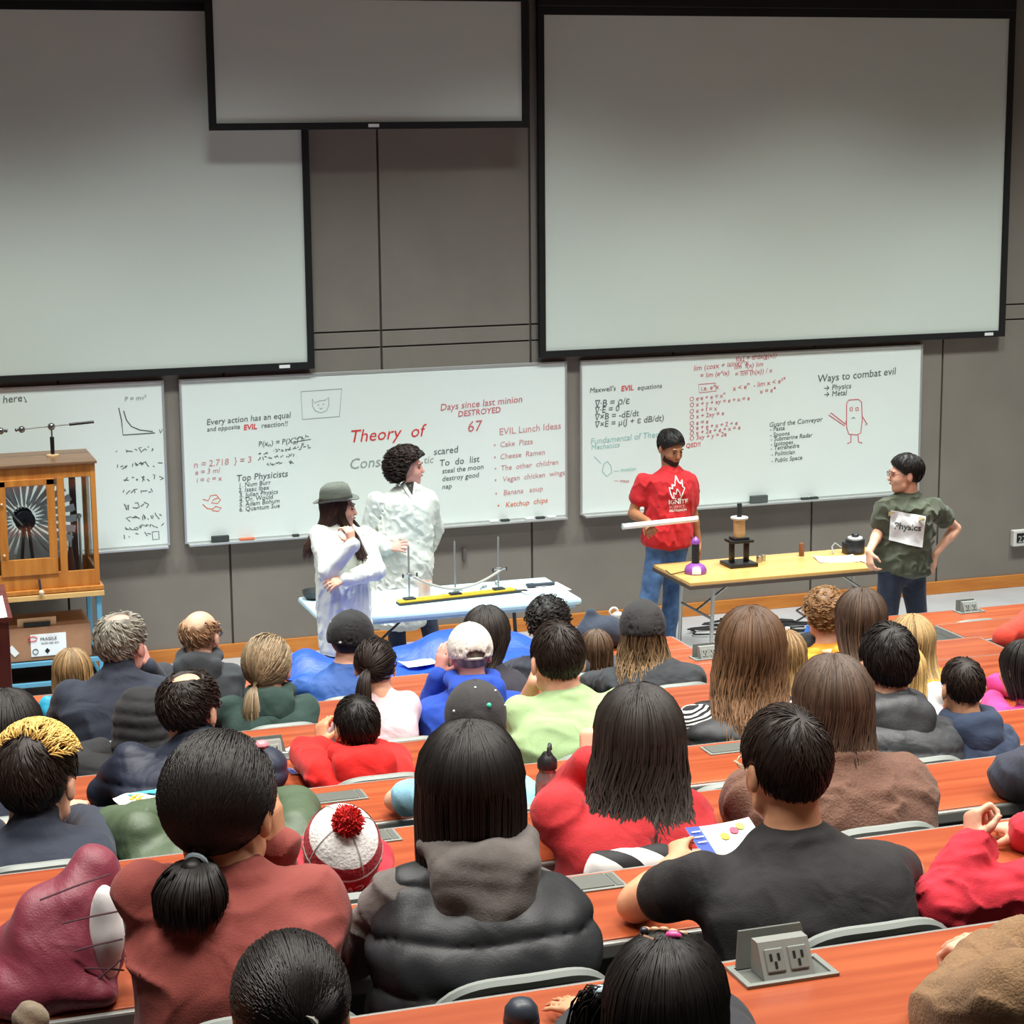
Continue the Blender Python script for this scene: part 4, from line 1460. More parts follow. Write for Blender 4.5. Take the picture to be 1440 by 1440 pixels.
PUF = lambda name, m, **k: {**dict(name=name, mat=m, style='puffer', grow=.028, sleeve=.072, cuff=.055, hipf=.95, waist=.95, collar=.03), **k}
TEE = lambda m, **k: {**dict(name='t_shirt', mat=m, short=True, sleeve=.060, grow=.012, fold=.0035, waist=.9), **k}
SWE = lambda m, **k: {**dict(name='sweater', mat=m, sleeve=.064, cuff=.045, grow=.018, fold=.006, waist=.9, hipf=.9), **k}
HOO = lambda m, **k: {**dict(name='hoodie', mat=m, sleeve=.064, cuff=.045, grow=.018, fold=.006, waist=.92, hipf=.92, hood=dict(sc=1.0)), **k}
def P2(n): return n

# ---- nearest row
b, c = aud(9, 'girl with pink and white clips in black hair and a side ponytail', (1.219, -12.089, 2.649), 0.193, (1.089, -12.129, 2.456), (1.371, -12.129, 2.422), .62, SWE(F('charcoal_knit', '#2b2d33')), [dict(kind='long', mat=h_black, L=.20, n=420, wave=.004)], 'tan', hpitch=.2, who='girl with hair clips',
           arms=((((1.094, -11.969, 2.383)), (1.219, -11.767, 2.363), ((-.35, .9, .05), (0, 0, 1), (1, 0, 0), .15)), 'desk'))
H, Rm, hs = c['H'], c['Rm'], c['hs']
YR = head_frame(.62)
def clip(p, r, m, nm):
    q = MB(); q.ball(p, r, 10)
    return lmesh(nm, q, H, YR, hs, m, b, c['base'])
clip((.012, -.020, .139), (.013, .008, .007), mat('pink_clip', '#e0559a', .3), 'hair_clip')
clip((-.035, -.010, .137), (.007, .007, .006), mat('dark_clip', '#34343c', .3), 'hair_clip')
for k in range(5):
    clip((-.036+.014*k, .006, .136-.0016*abs(k-2)), (.0085, .005, .0045), mat('beige_clip', '#c99f7c', .3), 'hair_clip')
q = MB(); pts = []
for p in ((-.030, .045, .12), (-.036, .02, .13), (-.040, -.005, .13), (-.030, -.02, .13), (-.012, -.035, .13)):
    pr = (V3(*p)-HC)/(HR+.014); pts.append(tuple(HC+pr/np.linalg.norm(pr)*(HR+.0145)))
q.tube(pts, .0028, 5); lmesh('parting', q, H, YR, hs, mat('scalp_parting', '#9a7a5f', .7), b, c['base'])
clip((-.100, -.02, .035), (.013, .013, .012), mat('pale_hair_tie', '#bcd3dc', .3), 'hair_tie')
s = Sdf(); s.chain([(-.088, -.015, .035), (-.118, -.02, .02), (-.128, -.03, -.06), (-.112, -.03, -.15)], [.008, .013, .014, .006])
v, Q = mesh_sdf(s, .005); rs = np.random.RandomState(3)
tk = np.linspace(0, 1, 8); cl = np.array([(-.088, -.015, .035), (-.120, -.02, .022), (-.130, -.03, -.06), (-.112, -.03, -.16)])
C = np.stack([np.interp(tk, [0, .2, .6, 1], cl[:, i]) for i in range(3)], 1)
P = C[None]+rs.normal(size=(260, 1, 3))*.0105*np.interp(tk, [0, .12, .4, 1], [.3, .8, 1, 1.15])[None, :, None]+rs.normal(size=(260, 8, 3))*.0012
pv = merge([(v, Q, np.stack([np.full(len(v), .8), np.zeros(len(v))], 1)), strands(P, np.full((260, 8), .0017), rs.uniform(.6, 1.5, 260), 3)])
link('side_ponytail', np_mesh('side_ponytail', H+(pv[0]*hs)@YR.T-c['base'], pv[1], pv[2]), h_black, b)

b, c = aud(9, 'girl with a black ponytail in a white scrunchie', (0.606, -12.089, 2.732), 0.175, (0.499, -12.129, 2.552), (0.695, -12.129, 2.543), .18, SWE(f_blk), [dict(kind='pony', mat=h_black, tie=(.012, -.112, .012), tail=.24, n=420, tailr=.03, tail_dir=(0, -.8, -.3))], 'tan', hpitch=.16, who='girl with the white scrunchie')
q = MB(); q.tube([(.012+.021*math.cos(a), -.116-.006*math.sin(a), .012+.019*math.sin(a)) for a in np.linspace(0, 6.28, 17)[:-1]], .0075, 7, True)
lmesh('scrunchie', q, c['H'], c['Rm'], c['hs'], mat('white_scrunchie', '#e9e4dc', .8), b, c['base'])

aud(9, 'viewer in a tan woolly coat leaning on the desk', (2.013, -12.089, 2.703), .19, (1.781, -12.129, 2.509), (2.205, -12.129, 2.486), .0, SWE(f_tan, name='coat', sleeve=.085, cuff=.06, grow=.03), [dict(kind='short', mat=h_dark, n=100)], 'light', who='tan coat wearer',
    arms=(((1.839, -11.939, 2.341), (1.975, -11.824, 2.383), ((-.2, .9, .1), (0, 0, 1), (1, .2, 0), .9)), 'desk'))

# ---- row 8
b, c = aud(8, 'woman in a rust sweater with a low black ponytail, chin in hand', (0.698, -11.059, 2.749), 0.219, (0.487, -11.099, 2.487), (0.916, -11.099, 2.444), .62, SWE(f_rust, sleeve=.07, grow=.025, a0=-.2), [dict(kind='pony', mat=h_black, tie=(.008, -.112, -.050), tail=.082, n=700, tailr=.052, tail_dir=(-.1, -.75, -.5))], 'tan', tyaw=.12, hpitch=.02, who='woman in rust', dz=.05,
           arms=(((0.832, -10.647, 2.184), (0.827, -10.969, 2.456), ((-.05, .05, 1), (.75, -.6, 0), (-.5, -.5, .2), .35)), ((0.901, -10.989, 2.217), (0.996, -10.680, 2.174), ((-.15, .9, .15), (.3, 0, 1), (-1, .2, 0), 1.25))))
q = MB(); q.tube([(.008+.017*math.cos(a), -.116-.004*math.sin(a), -.052+.013*math.sin(a)) for a in np.linspace(0, 6.28, 15)[:-1]], .0042, 6, True)
lmesh('hair_tie', q, c['H'], c['Rm'], c['hs'], mat('pale_hair_tie', '#bcd3dc', .3), b, c['base'])
q = MB(); q.ball((.062, .028, .106), (.012, .014, .008), 8); lmesh('hair_clip', q, c['H'], c['Rm'], c['hs'], mat('pink_heart_clip', '#e58f98', .35), b, c['base'])

b, c = aud(8, 'woman in a black puffer vest over a grey hoodie, straight black hair', (1.214, -11.059, 2.719), 0.216, (0.989, -11.099, 2.423), (1.427, -11.099, 2.374), .30, SWE(f_greyh, name='hoodie', hood=dict(sc=1.05, drop=.07, wide=.10), sleeve=.054, grow=.0), [dict(kind='long', mat=h_black, L=.17, n=520, width=.95)], 'light', hpitch=.1, who='black puffer vest wearer')
cloth('puffer_vest', f_vest, b, c['base'], .0065, c['Hp'], c['Nk']-c['up']*.035, V3(math.cos(.15), -math.sin(.15), 0), c['half']*1.10, .135, .045, [], grow=.026, style='puffer', vest=True, band=.095, amp=.012, hipf=.98, waist=.98, neck=.36, a0=-.2, extra=lambda s, up, rt, fw: [s.cap(c['Nk']-up*.07-fw*.02, x*.86+c['Nk']*.14-up*.02, .075, .058, .06) for x in c['S']])

b, c = aud(8, 'boy in a black t-shirt and glasses holding a leaflet', (1.928, -11.059, 2.669), 0.186, (1.659, -11.099, 2.365), (2.180, -11.099, 2.344), -.06, TEE(f_tee, sleeve=.064), [dict(kind='short', mat=h_dark, n=700, th=.016, crown=(.05, -.55, .83))], 'tan', tyaw=.1, hpitch=.15, dz=.03, hip_dx=.04, who='boy in the black t-shirt',
           arms=(((1.663, -10.855, 2.179), (1.818, -10.730, 2.214), ((.35, .7, .45), (-.5, -.2, .8), (.6, .3, .6), .75, .74)), ((2.334, -10.889, 2.179), (2.254, -10.757, 2.184), ((-.9, .35, 0), (0, 0, 1), (0, 1, 0), .3))))
glasses(c['H'], c['Rm'], c['hs'], mat('clear_glasses_frame', '#d9c9a8', .3), b, c['base'])

aud(8, 'viewer in a red fleece with a raised fist on the desk', (2.746, -11.059, 2.644), .19, (2.476, -11.099, 2.240), (2.893, -11.099, 2.247), -.2, SWE(f_reds, sleeve=.075, cuff=.052), [dict(kind='short', mat=h_dark, n=100)], 'light', who='red fleece wearer',
    arms=(((2.297, -11.113, 2.184), (2.411, -11.047, 2.284), ((.15, .4, .8), (-.9, .1, .2), (.1, -.8, .5), 1.3)), 'desk'))

# ---- row 7
b, c = aud(7, 'child in a red and white knitted beanie with a red pompom', (1.186, -10.029, 2.226), 0.186, (1.063, -10.069, 1.990), (1.296, -10.069, 1.982), .10, SWE(f_reds), [], 'tan', hpitch=-.62, who='child in the beanie', dz=.04)
H, Rm, hs = c['H'], c['Rm'], c['hs']*.95
m_knr, m_knw = F('red_knit', '#b11d2a', bump=.5, bscale=120), F('white_knit', '#f2efec', bump=.4, bscale=120)
def ring(z0, z1, g, m, nm, o=0):
    q = MB()
    def rad(z):
        t = min(.999, max(-.999, (z-.03)/.112))
        return math.sqrt(1-t*t)
    n = 6
    q.grid(lambda u, w_: ((.096+g)*rad(z0+(z1-z0)*w_)*math.cos(u*2*math.pi), -.012+(.114+g)*rad(z0+(z1-z0)*w_)*math.sin(u*2*math.pi), z0+(z1-z0)*w_), 40, n)
    bmesh.ops.remove_doubles(q.bm, verts=list(q.bm.verts), dist=.0004)
    return lmesh(nm, q, H, Rm, hs, m, b, c['base'])
ring(-.035, .084, .008, m_knr, 'beanie_cuff')
ring(-.042, -.034, .010, m_knw, 'cuff_stripe')
ring(-.016, -.010, .0105, m_knw, 'cuff_stripe')
ring(.050, .056, .0105, m_knw, 'cuff_stripe')
ring(.078, .1405, .005, m_knw, 'beanie_crown')
for k in range(4):
    q = MB(); a0 = k*math.pi/2+.4
    q.tube([(.102*math.sqrt(max(0, 1-((z-.03)/.112)**2))*math.cos(a0), -.012+.120*math.sqrt(max(0, 1-((z-.03)/.112)**2))*math.sin(a0), z) for z in np.linspace(.05, .138, 8)], .0025, 5)
    lmesh('crown_seam', q, H, Rm, hs, F('grey_stitch', '#b9b4ae'), b, c['base'])
tx = text('CANADA CANADA CANADA', (0, 0, 0), .040, m_knw, None, rot=(0, 0, 0), shear=0, name='knitted_lettering', bold=.02)
tx.parent = b
for v_ in tx.data.vertices:
    a = -v_.co.x/.104+.6
    z = -.004+v_.co.y*1.2
    rr = math.sqrt(max(.05, 1-((z-.03)/.112)**2))
    g = .0112
    v_.co = Vector(H+Rm@(V3((.096+g)*rr*math.cos(a), -.012+(.114+g)*rr*math.sin(a), z)*hs)-c['base'])
s = Sdf(); s.ell((.004, -.020, .160), (.036, .036, .034)); w_ = Wob(9, 230); s.post = lambda P, d: d+.005*w_(P)
v, Q = mesh_sdf(s, .005); rs = np.random.RandomState(8)
D = rs.normal(size=(420, 3)); D /= np.linalg.norm(D, axis=1)[:, None]
tt = np.linspace(.6, 1.18, 4)
P = V3(.004, -.020, .160)+D[:, None]*.036*tt[None, :, None]+rs.normal(size=(420, 4, 3))*.0025
pv = merge([(v, Q, np.stack([np.full(len(v), .7), np.zeros(len(v))], 1)), strands(P, np.full((420, 4), .0022), rs.uniform(.6, 1.4, 420), 3)])
link('pompom', np_mesh('pompom', H+(pv[0]*hs)@Rm.T-c['base'], pv[1], pv[2]), hair_mat('red_yarn', '#c4161d', '#d62a26', .8), b)

b, c = aud(7, 'woman in a red wool coat with long wavy dark hair', (2.004, -10.029, 2.455), 0.230, (1.708, -10.069, 2.183), (2.168, -10.069, 2.146), .12, SWE(f_redc, name='coat', sleeve=.075, grow=.028, cuff=.055, collar=.05), [dict(kind='long', mat=h_black2, L=.47, n=620, wave=.034, width=1.1, sway=(-.07, 0))], 'light', hpitch=.12, who='woman in the red coat', dz=.045,
           arms=(((1.946, -9.595, 1.986), (1.967, -9.759, 2.149), ((.2, .3, .9), (-.6, -.6, .2), (.7, .1, .1), 1.1)), 'desk'))
b, c = aud(7, 'woman in a brown wool sweater with long brown hair', (2.577, -10.029, 2.483), 0.208, (2.260, -10.069, 2.169), (2.823, -10.069, 2.168), .10, SWE(f_brown, sleeve=.082, grow=.03, cuff=.055), [dict(kind='long', mat=h_brown2, L=.36, n=560, wave=.020, width=1.0, sway=(-.045, 0))], 'light', hpitch=.1, who='woman in brown wool', dz=.05,
           arms=(((2.431, -9.807, 1.986), (2.651, -9.682, 1.986), None), 'desk'))
aud(7, 'viewer in navy resting an arm on the desk', (3.464, -10.029, 2.480), .19, (3.253, -10.069, 2.121), (3.745, -10.069, 2.143), .0, SWE(f_navy2, name='jacket', sleeve=.075, cuff=.06), [dict(kind='short', mat=h_dark, n=80)], 'light', who='navy-sleeved viewer', with_chair=False,
    arms=(((3.277, -9.853, 1.996), (3.449, -9.737, 1.996), None), 'desk'))
chair(*((3.099, -10.144, 1.878))[:2], 7, 'empty black chair behind the raised fist in red')

# ---- row 6
b, c = aud(6, 'boy with bleached blond hair on top in a navy jacket', (0.531, -8.999, 2.205), 0.233, (0.251, -9.039, 1.922), (0.712, -9.039, 1.877), .50, SWE(f_navy2, name='jacket', sleeve=.070, collar=.06, grow=.025), [dict(kind='short', mat=h_dark, n=520, th=.016)], 'light', who='boy with bleached hair', dz=.05,
           arms=('desk', ((0.724, -8.792, 1.787), (0.673, -8.646, 1.787), ((.1, .9, .25), (0, -.2, 1), (-1, 0, 0), .5))))
hair('short', c['H']+V3(0, .0, .008), c['Rm'], c['hs'], hair_mat('bleached_hair', '#c79a4c', '#e2bd6a'), b, c['base'], .008, seed=91, n=0, th=.012, name='bleached_top') if False else None
rs = np.random.RandomState(17); K = 6; tt = np.linspace(0, 1, K)
D0 = rs.normal(size=(6000, 3)); D0 /= np.linalg.norm(D0, axis=1)[:, None]
D0 = D0[(D0[:, 2] > .42) & (D0[:, 1] > -.62)][:1100]; N = len(D0)
D = D0[:, None]+np.array([.0, .30, -.03])*tt[None, :, None]+rs.normal(size=(N, 1, 3))*.10*tt[None, :, None]
D /= np.linalg.norm(D, axis=2)[..., None]
P = HC+D*(HR+.017+.010*np.sin(np.pi*.7*tt)[None, :, None])
sv = strands(P, rs.uniform(.0018, .003, N)[:, None]*np.interp(tt, [0, .8, 1], [.8, .8, .2])[None], rs.uniform(.7, 1.3, N), 3)
link('bleached_top', np_mesh('bleached_top', c['H']+(sv[0]*c['hs'])@c['Rm'].T-c['base'], sv[1], sv[2]), hair_mat('bleached_hair', '#c79a4c', '#e8c878'), b)

aud(6, 'viewer in a green puffer jacket hidden behind the rust sweater', (1.060, -8.999, 2.097), 0.188, (0.754, -9.039, 1.883), (1.339, -9.039, 1.858), .3, PUF('puffer_jacket', f_green, sleeve=.085, amp=.006, band=.16), [dict(kind='short', mat=h_dark, n=60)], 'light', who='green puffer wearer')
b, c = aud(6, 'girl in a dark cap with star pins and a light blue t-shirt', (1.876, -8.999, 2.195), 0.179, (1.656, -9.039, 1.901), (2.057, -9.039, 1.867), .30, TEE(f_cyant), [dict(kind='long', mat=h_brown, L=.13, n=160, wave=.008)], 'light', hpitch=.08, who='girl in the pinned cap', dz=.05)
cp = ball_cap(c['H'], c['Rm'], c['hs']*1.06, m_capk, b, c['base'], .007, tilt=-.1)
for p, m in (((.035, -.098, .078), m_mint), ((.0, -.07, .126), m_dots), ((-.055, -.085, .062), m_dots), ((.088, -.04, .07), m_dots), ((.06, -.045, .115), m_dots)):
    pr = (V3(*p)-HC-V3(0, 0, .004))/(HR+V3(.014, .016, .016)); p = HC+V3(0, 0, .004)+pr/np.linalg.norm(pr)*(HR+V3(.015, .017, .017))
    q = MB(); q.ball(p, (.008, .008, .008) if m is m_mint else (.004, .004, .004), 8)
    lmesh('pin', q, c['H'], c['Rm'], c['hs']*1.06, m, cp, c['base'])
b, c = aud(6, 'dark haired viewer in a dark grey puffer jacket', (3.325, -8.999, 2.268), 0.197, (3.061, -9.039, 1.950), (3.548, -9.039, 1.924), .22, PUF('puffer_jacket', f_dgrey, hood=dict(sc=1.0, drop=.09, wide=.12, fold=.004), band=.07), [dict(kind='short', mat=h_black, n=420, th=.014)], 'light', who='grey puffer wearer', dz=.04, hip_dx=-.06)
b, c = aud(6, 'small child in a slate blue jacket with cropped dark hair', (3.611, -8.999, 2.125), 0.152, (3.454, -9.039, 1.872), (3.774, -9.039, 1.864), .15, HOO(f_navyb, name='jacket', hood=dict(sc=.85, drop=.05, wide=.10)), [dict(kind='short', mat=h_dark, n=260, th=.006)], 'tan', who='child', with_chair=False, dz=.04)
chair(*((2.620, -9.114, 1.707))[:2], 6, 'empty black chair beyond the red coat collar')
chair(*((0.431, -9.179, 1.786))[:2], 6, 'empty black chair behind the maroon coat') if False else None

# ---- row 5
aud(5, 'viewer with black hair in a dark navy coat at the hall edge', (0.530, -7.969, 2.050), 0.241, (0.306, -8.009, 1.775), (0.682, -8.009, 1.746), .35, SWE(f_navy2, name='coat'), [dict(kind='long', mat=h_black, L=.16, n=260)], 'light', who='viewer with black bob')
b, c = aud(5, 'balding man with glasses in a navy puffer jacket', (1.153, -7.969, 2.061), 0.209, (0.877, -8.009, 1.783), (1.446, -8.009, 1.753), .62, PUF('puffer_jacket', f_navy, sleeve=.085, band=.09), [dict(kind='thin', mat=h_dark, n=420)], 'light', hpitch=.1, tyaw=.2, who='balding man in navy puffer', dz=.06)
glasses(c['H'], c['Rm'], c['hs'], mat('dark_glasses_frame', '#1b1b1e', .3), b, c['base'])
b, c = aud(5, 'child in a bright red fleece jacket with clasped hands', (1.750, -7.969, 1.905), 0.173, (1.562, -8.009, 1.682), (1.925, -8.009, 1.659), -.05, HOO(f_redk, name='fleece_jacket', hood=dict(sc=.95, drop=.07, wide=.12)), [dict(kind='short', mat=h_black, n=320, th=.008)], 'tan', hpitch=.1, who='child in red fleece', dz=.03,
           arms=(((1.635, -7.640, 1.599), (1.682, -7.700, 1.639), ((.1, .45, .85), (-.8, -.5, .1), (.5, -.6, .2), .8, .95)), 'desk'))
b, c = aud(5, 'man in a pale green t-shirt with cropped dark hair', (2.520, -7.969, 2.112), 0.209, (2.302, -8.009, 1.837), (2.801, -8.009, 1.843), .05, TEE(f_lime, sleeve=.064, grow=.018), [dict(kind='short', mat=h_dark, n=500, th=.007)], 'light', tyaw=.1, hpitch=.16, who='man in pale green', dz=.05, depth=.14,
           arms=(((2.491, -7.540, 1.579), (2.495, -7.789, 1.830), ((.45, .2, .8), (-.7, -.6, .2), (.3, -.3, .8), .9)), 'desk'))
b, c = aud(5, 'woman in a black puffer vest with striped sleeves and brown hair', (3.304, -7.969, 2.106), 0.257, (3.004, -8.009, 1.726), (3.546, -8.009, 1.714), .22, SWE(F('striped_jersey', '#e8e6e4'), name='striped_top', sleeve=.075, grow=-.005), [dict(kind='long', mat=hair_mat('warm_brown_hair', '#4b3626', '#7a593c'), L=.23, n=480, wave=.018, width=1.0, sway=(-.03, 0))], 'light', who='woman with striped sleeves', dz=.05,
           arms=(((3.080, -7.889, 1.589), (3.223, -7.797, 1.589), None), 'desk'))
m = MATS['striped_jersey']; nt = m.node_tree
tc = nt.nodes.new('ShaderNodeTexCoord'); wv = nt.nodes.new('ShaderNodeTexWave'); wv.bands_direction = 'Z'; wv.inputs['Scale'].default_value = 26; wv.inputs['Distortion'].default_value = .6; wv.inputs['Detail'].default_value = 0
cr = nt.nodes.new('ShaderNodeValToRGB'); cr.color_ramp.interpolation = 'CONSTANT'; cr.color_ramp.elements[0].color = lin('#17181b'); cr.color_ramp.elements[1].color = lin('#efedea'); cr.color_ramp.elements[1].position = .5
mpp = nt.nodes.new('ShaderNodeMapping'); mpp.inputs['Rotation'].default_value = (0, .35, 0)
nt.links.new(tc.outputs['Object'], mpp.inputs[0]); nt.links.new(mpp.outputs[0], wv.inputs['Vector']); nt.links.new(wv.outputs['Fac'], cr.inputs[0]); nt.links.new(cr.outputs[0], nt.nodes['Principled BSDF'].inputs['Base Color'])
cloth('puffer_vest', f_vest, b, c['base'], .009, c['Hp'], c['Nk']-c['up']*.03, V3(1, -.1, 0), c['half']*1.06, .135, .045, [], grow=.03, style='puffer', vest=True, band=.10, amp=.010, hipf=.98, waist=.98, neck=.36, extra=lambda s, up, rt, fw: [s.cap(c['Nk']-up*.05, x*.86+c['Nk']*.14, .055, .062, .03) for x in c['S']])
aud(5, 'girl with fair hair in a white top half hidden by the grey puffer', (3.972, -7.969, 1.892), 0.162, (3.801, -8.009, 1.616), (4.122, -8.009, 1.729), .3, SWE(f_white, sleeve=.05), [dict(kind='long', mat=h_blond, L=.20, n=200)], 'light', who='girl in the white top')
aud(5, 'girl in a hot pink jacket with dark hair at the desk end', (4.504, -7.969, 1.865), 0.168, (4.390, -8.009, 1.556), (4.700, -8.009, 1.554), -.3, SWE(f_hot, name='jacket', sleeve=.06), [dict(kind='long', mat=h_black, L=.14, n=200)], 'light', who='girl in hot pink',
    arms=(((4.327, -8.103, 1.589), (4.442, -7.869, 1.579), ((-.4, .8, 0), (0, 0, 1), (1, .2, 0), .3)), 'desk'))

# ---- row 4
b, c = aud(4, 'viewer in a black quilted jacket with the hood up', (1.136, -6.939, 1.719), 0.186, (0.872, -6.979, 1.445), (1.232, -6.979, 1.449), .35, PUF('quilted_jacket', f_blk, band=.07, sleeve=.08, amp=.006), [dict(kind='short', mat=h_black, n=0)], 'light', who='hooded viewer', dz=.03)
s = Sdf(); Hl, Rl, hl = c['H'], c['Rm'], c['hs']
s.ell((0, -.02, .02), (.112, .128, .125)); s.ell((0, -.05, -.09), (.115, .105, .10), k=.05); s.ell((0, .10, -.01), (.075, .11, .10), k=.02, op=-1)
s.post = lambda P, d: d-.012*(np.abs(np.sin(np.pi*P[:, 2]/.05+.25*np.sin(P[:, 0]*30)))**.6-.5)
v, Q = mesh_sdf(s, .009)
link('raised_hood', np_mesh('raised_hood', Hl+(relax(v, Q, 1)*hl)@Rl.T-c['base'], Q), f_blk, b)
b, c = aud(4, 'girl in a pale pink top with a high brown ponytail', (2.095, -6.939, 1.844), 0.174, (1.956, -6.979, 1.599), (2.255, -6.979, 1.599), .30, SWE(f_pink, sleeve=.052, cuff=.042, grow=.012), [dict(kind='pony', mat=h_dark, tie=(-.03, -.105, .012), tail=.22, n=240, tailr=.03, tail_dir=(-.2, -.7, -.5))], 'light', who='girl in pale pink', dz=.04)
q = MB(); q.tube([(-.03+.017*math.cos(a), -.108, .014+.014*math.sin(a)) for a in np.linspace(0, 6.28, 13)[:-1]], .005, 6, True)
lmesh('hair_tie', q, c['H'], c['Rm'], c['hs'], mat('beige_clip', '#c99f7c', .3), b, c['base'])
b, c = aud(4, 'man in a white cap and royal blue hoodie, hand at his face', (2.503, -6.939, 1.862), 0.180, (2.264, -6.979, 1.553), (2.732, -6.979, 1.553), .10, HOO(f_blueh, sleeve=.068), [dict(kind='buzz', mat=h_grey)], 'pink', hpitch=.1, who='man in the white cap', dz=.05,
           arms=(((2.392, -6.657, 1.390), (2.420, -6.769, 1.600), ((.15, .1, .9), (-.8, -.5, 0), (.2, -.5, .5), .35)), 'desk'))
ball_cap(c['H'], c['Rm'], c['hs']*1.03, m_capw, b, c['base'], .0085, back_gap=True, tilt=-.15)
aud(4, 'viewer with light brown hair beside the brown haired woman', (3.968, -6.939, 1.713), 0.168, (3.802, -6.979, 1.415), (4.107, -6.979, 1.418), .2, SWE(f_blk), [dict(kind='long', mat=h_kid, L=.2, n=160, wave=.008)], 'light', who='viewer with light brown hair')

# ---- row 3
b, c = aud(3, 'man with thinning grey hair in a dark navy jacket', (1.203, -5.909, 1.812), 0.223, (0.891, -5.949, 1.496), (1.399, -5.949, 1.496), .66, SWE(f_navy2, name='jacket', sleeve=.072, collar=.05, grow=.024), [dict(kind='thin', mat=h_grey, n=380)], 'pink', tyaw=.2, hpitch=.08, who='man with thinning grey hair', dz=.06,
           arms=('desk', ((1.480, -5.266, 1.192), (1.347, -5.689, 1.476), ((-.2, .2, .9), (.8, -.4, .1), (-.4, -.3, .4), .8))))
b, c = aud(3, 'woman in a dark green hoodie with a low grey ponytail', (1.856, -5.909, 1.644), 0.223, (1.620, -5.949, 1.359), (2.061, -5.949, 1.349), .45, HOO(f_dgreen), [dict(kind='pony', mat=h_ash, tie=(-.025, -.108, -.055), tail=.13, n=300, tailr=.03, tail_dir=(0, -.6, -.6))], 'light', who='woman in dark green', dz=.05)
aud(3, 'woman with long black hair swept to one side', (2.911, -5.909, 1.689), 0.216, (2.662, -5.949, 1.359), (3.057, -5.949, 1.356), .45, SWE(F('dark_print_blouse', '#34323c')), [dict(kind='long', mat=h_black2, L=.40, n=360, wave=.012, width=1.1, sway=(-.20, .02))], 'light', who='woman with swept black hair', dz=.05)
b, c = aud(3, 'person in a black cap and black top with long wavy hair', (3.703, -5.909, 1.630), 0.203, (3.499, -5.949, 1.314), (3.992, -5.949, 1.304), .25, SWE(f_char, sleeve=.07), [dict(kind='long', mat=h_mix, L=.24, n=240, wave=.024, width=1.2)], 'light', who='person in the black cap', dz=.05)
ball_cap(c['H'], c['Rm'], c['hs']*1.08, m_capk, b, c['base'], .0095, tilt=-.12)
aud(3, 'woman with long straight brown hair near the aisle', (4.885, -5.909, 1.616), 0.243, (4.634, -5.949, 1.280), (5.106, -5.949, 1.274), .1, SWE(f_orange), [dict(kind='long', mat=h_brown2, L=.30, n=300)], 'light', who='woman with straight brown hair')
aud(4, 'woman in an orange jacket with highlighted blond hair', (4.583, -6.939, 1.735), 0.192, (4.360, -6.979, 1.459), (4.758, -6.979, 1.454), -.1, SWE(f_orange, name='jacket', sleeve=.065), [dict(kind='long', mat=hair_mat('highlighted_hair', '#9c8157', '#cdb07a'), L=.22, n=280)], 'light', who='woman in the orange jacket')

# ---- row 2
aud(2, 'small girl with golden hair in a cyan jacket', (1.092, -4.879, 1.400), 0.188, (0.928, -4.919, 1.154), (1.218, -4.919, 1.144), .3, SWE(f_cyan, name='jacket', sleeve=.06), [dict(kind='long', mat=h_kid, L=.10, n=160)], 'light', who='girl in cyan')
b, c = aud(2, 'bald man with glasses in a charcoal hoodie', (1.732, -4.879, 1.551), 0.207, (1.476, -4.919, 1.265), (1.928, -4.919, 1.260), .60, HOO(f_char), [dict(kind='bald', mat=h_bald, n=140)], 'light', who='bald man', dz=.05)
glasses(c['H'], c['Rm'], c['hs'], mat('dark_glasses_frame', '#1b1b1e', .3), b, c['base'])
b, c = aud(2, 'man in a black baseball cap and blue sports t-shirt', (2.512, -4.879, 1.452), 0.207, (2.187, -4.919, 1.123), (2.638, -4.919, 1.118), .85, TEE(f_bluet, sleeve=.062), [dict(kind='buzz', mat=h_dark)], 'light', tyaw=.25, who='man in the blue t-shirt', dz=.06)
cp = ball_cap(c['H'], c['Rm'], c['hs']*1.06, m_cap, b, c['base'], .0095, tilt=-.1)
q = MB(); q.ball((-.045, -.088, .085), (.013, .008, .013), 8); lmesh('badge', q, c['H'], c['Rm'], c['hs']*1.06, m_dots, cp, c['base'])
q = MB(); q.box((-.02, -.128, .012), (.03, -.118, .022), .003); lmesh('strap_label', q, c['H'], c['Rm'], c['hs']*1.06, m_dots, cp, c['base'])
aud(2, 'child with tousled black hair in front of the green t-shirt', (3.583, -4.879, 1.446), 0.207, (3.376, -4.919, 1.125), (3.769, -4.919, 1.108), .2, SWE(F('dark_tiedye', '#2c2e3a', var=.4, vscale=25)), [dict(kind='curly', mat=h_black, n=220, th=.016)], 'light', who='child with tousled hair')
aud(2, 'small child with straight brown hair beside the green t-shirt', (3.858, -4.879, 1.252), 0.173, (3.687, -4.919, 0.998), (3.981, -4.919, 0.990), .2, SWE(F('grey_blue_knit', '#42474f')), [dict(kind='long', mat=h_brown, L=.10, n=160)], 'light', who='small child with brown hair')
aud(2, 'child with curly light brown hair near the aisle', (5.220, -4.879, 1.360), 0.210, (5.023, -4.919, 1.013), (5.407, -4.919, 0.998), .1, SWE(f_orange), [dict(kind='curly', mat=h_curlb, n=260, th=.02)], 'light', who='child with curly hair')
aud(2, 'viewer in an orange-red fleece leaning on the second row desk', (6.687, -4.879, 1.486), .19, (6.456, -4.919, 1.093), (7.051, -4.919, 1.127), .0, SWE(f_ored, sleeve=.07), [dict(kind='short', mat=h_dark, n=80)], 'light', who='orange-red fleece wearer',
    arms=(((6.320, -4.970, 1.003), (6.803, -4.639, 1.087), None), 'desk'))
chair(*((6.585, -3.964, 0.593))[:2], 1, 'empty black chair beside the front desk past the aisle')
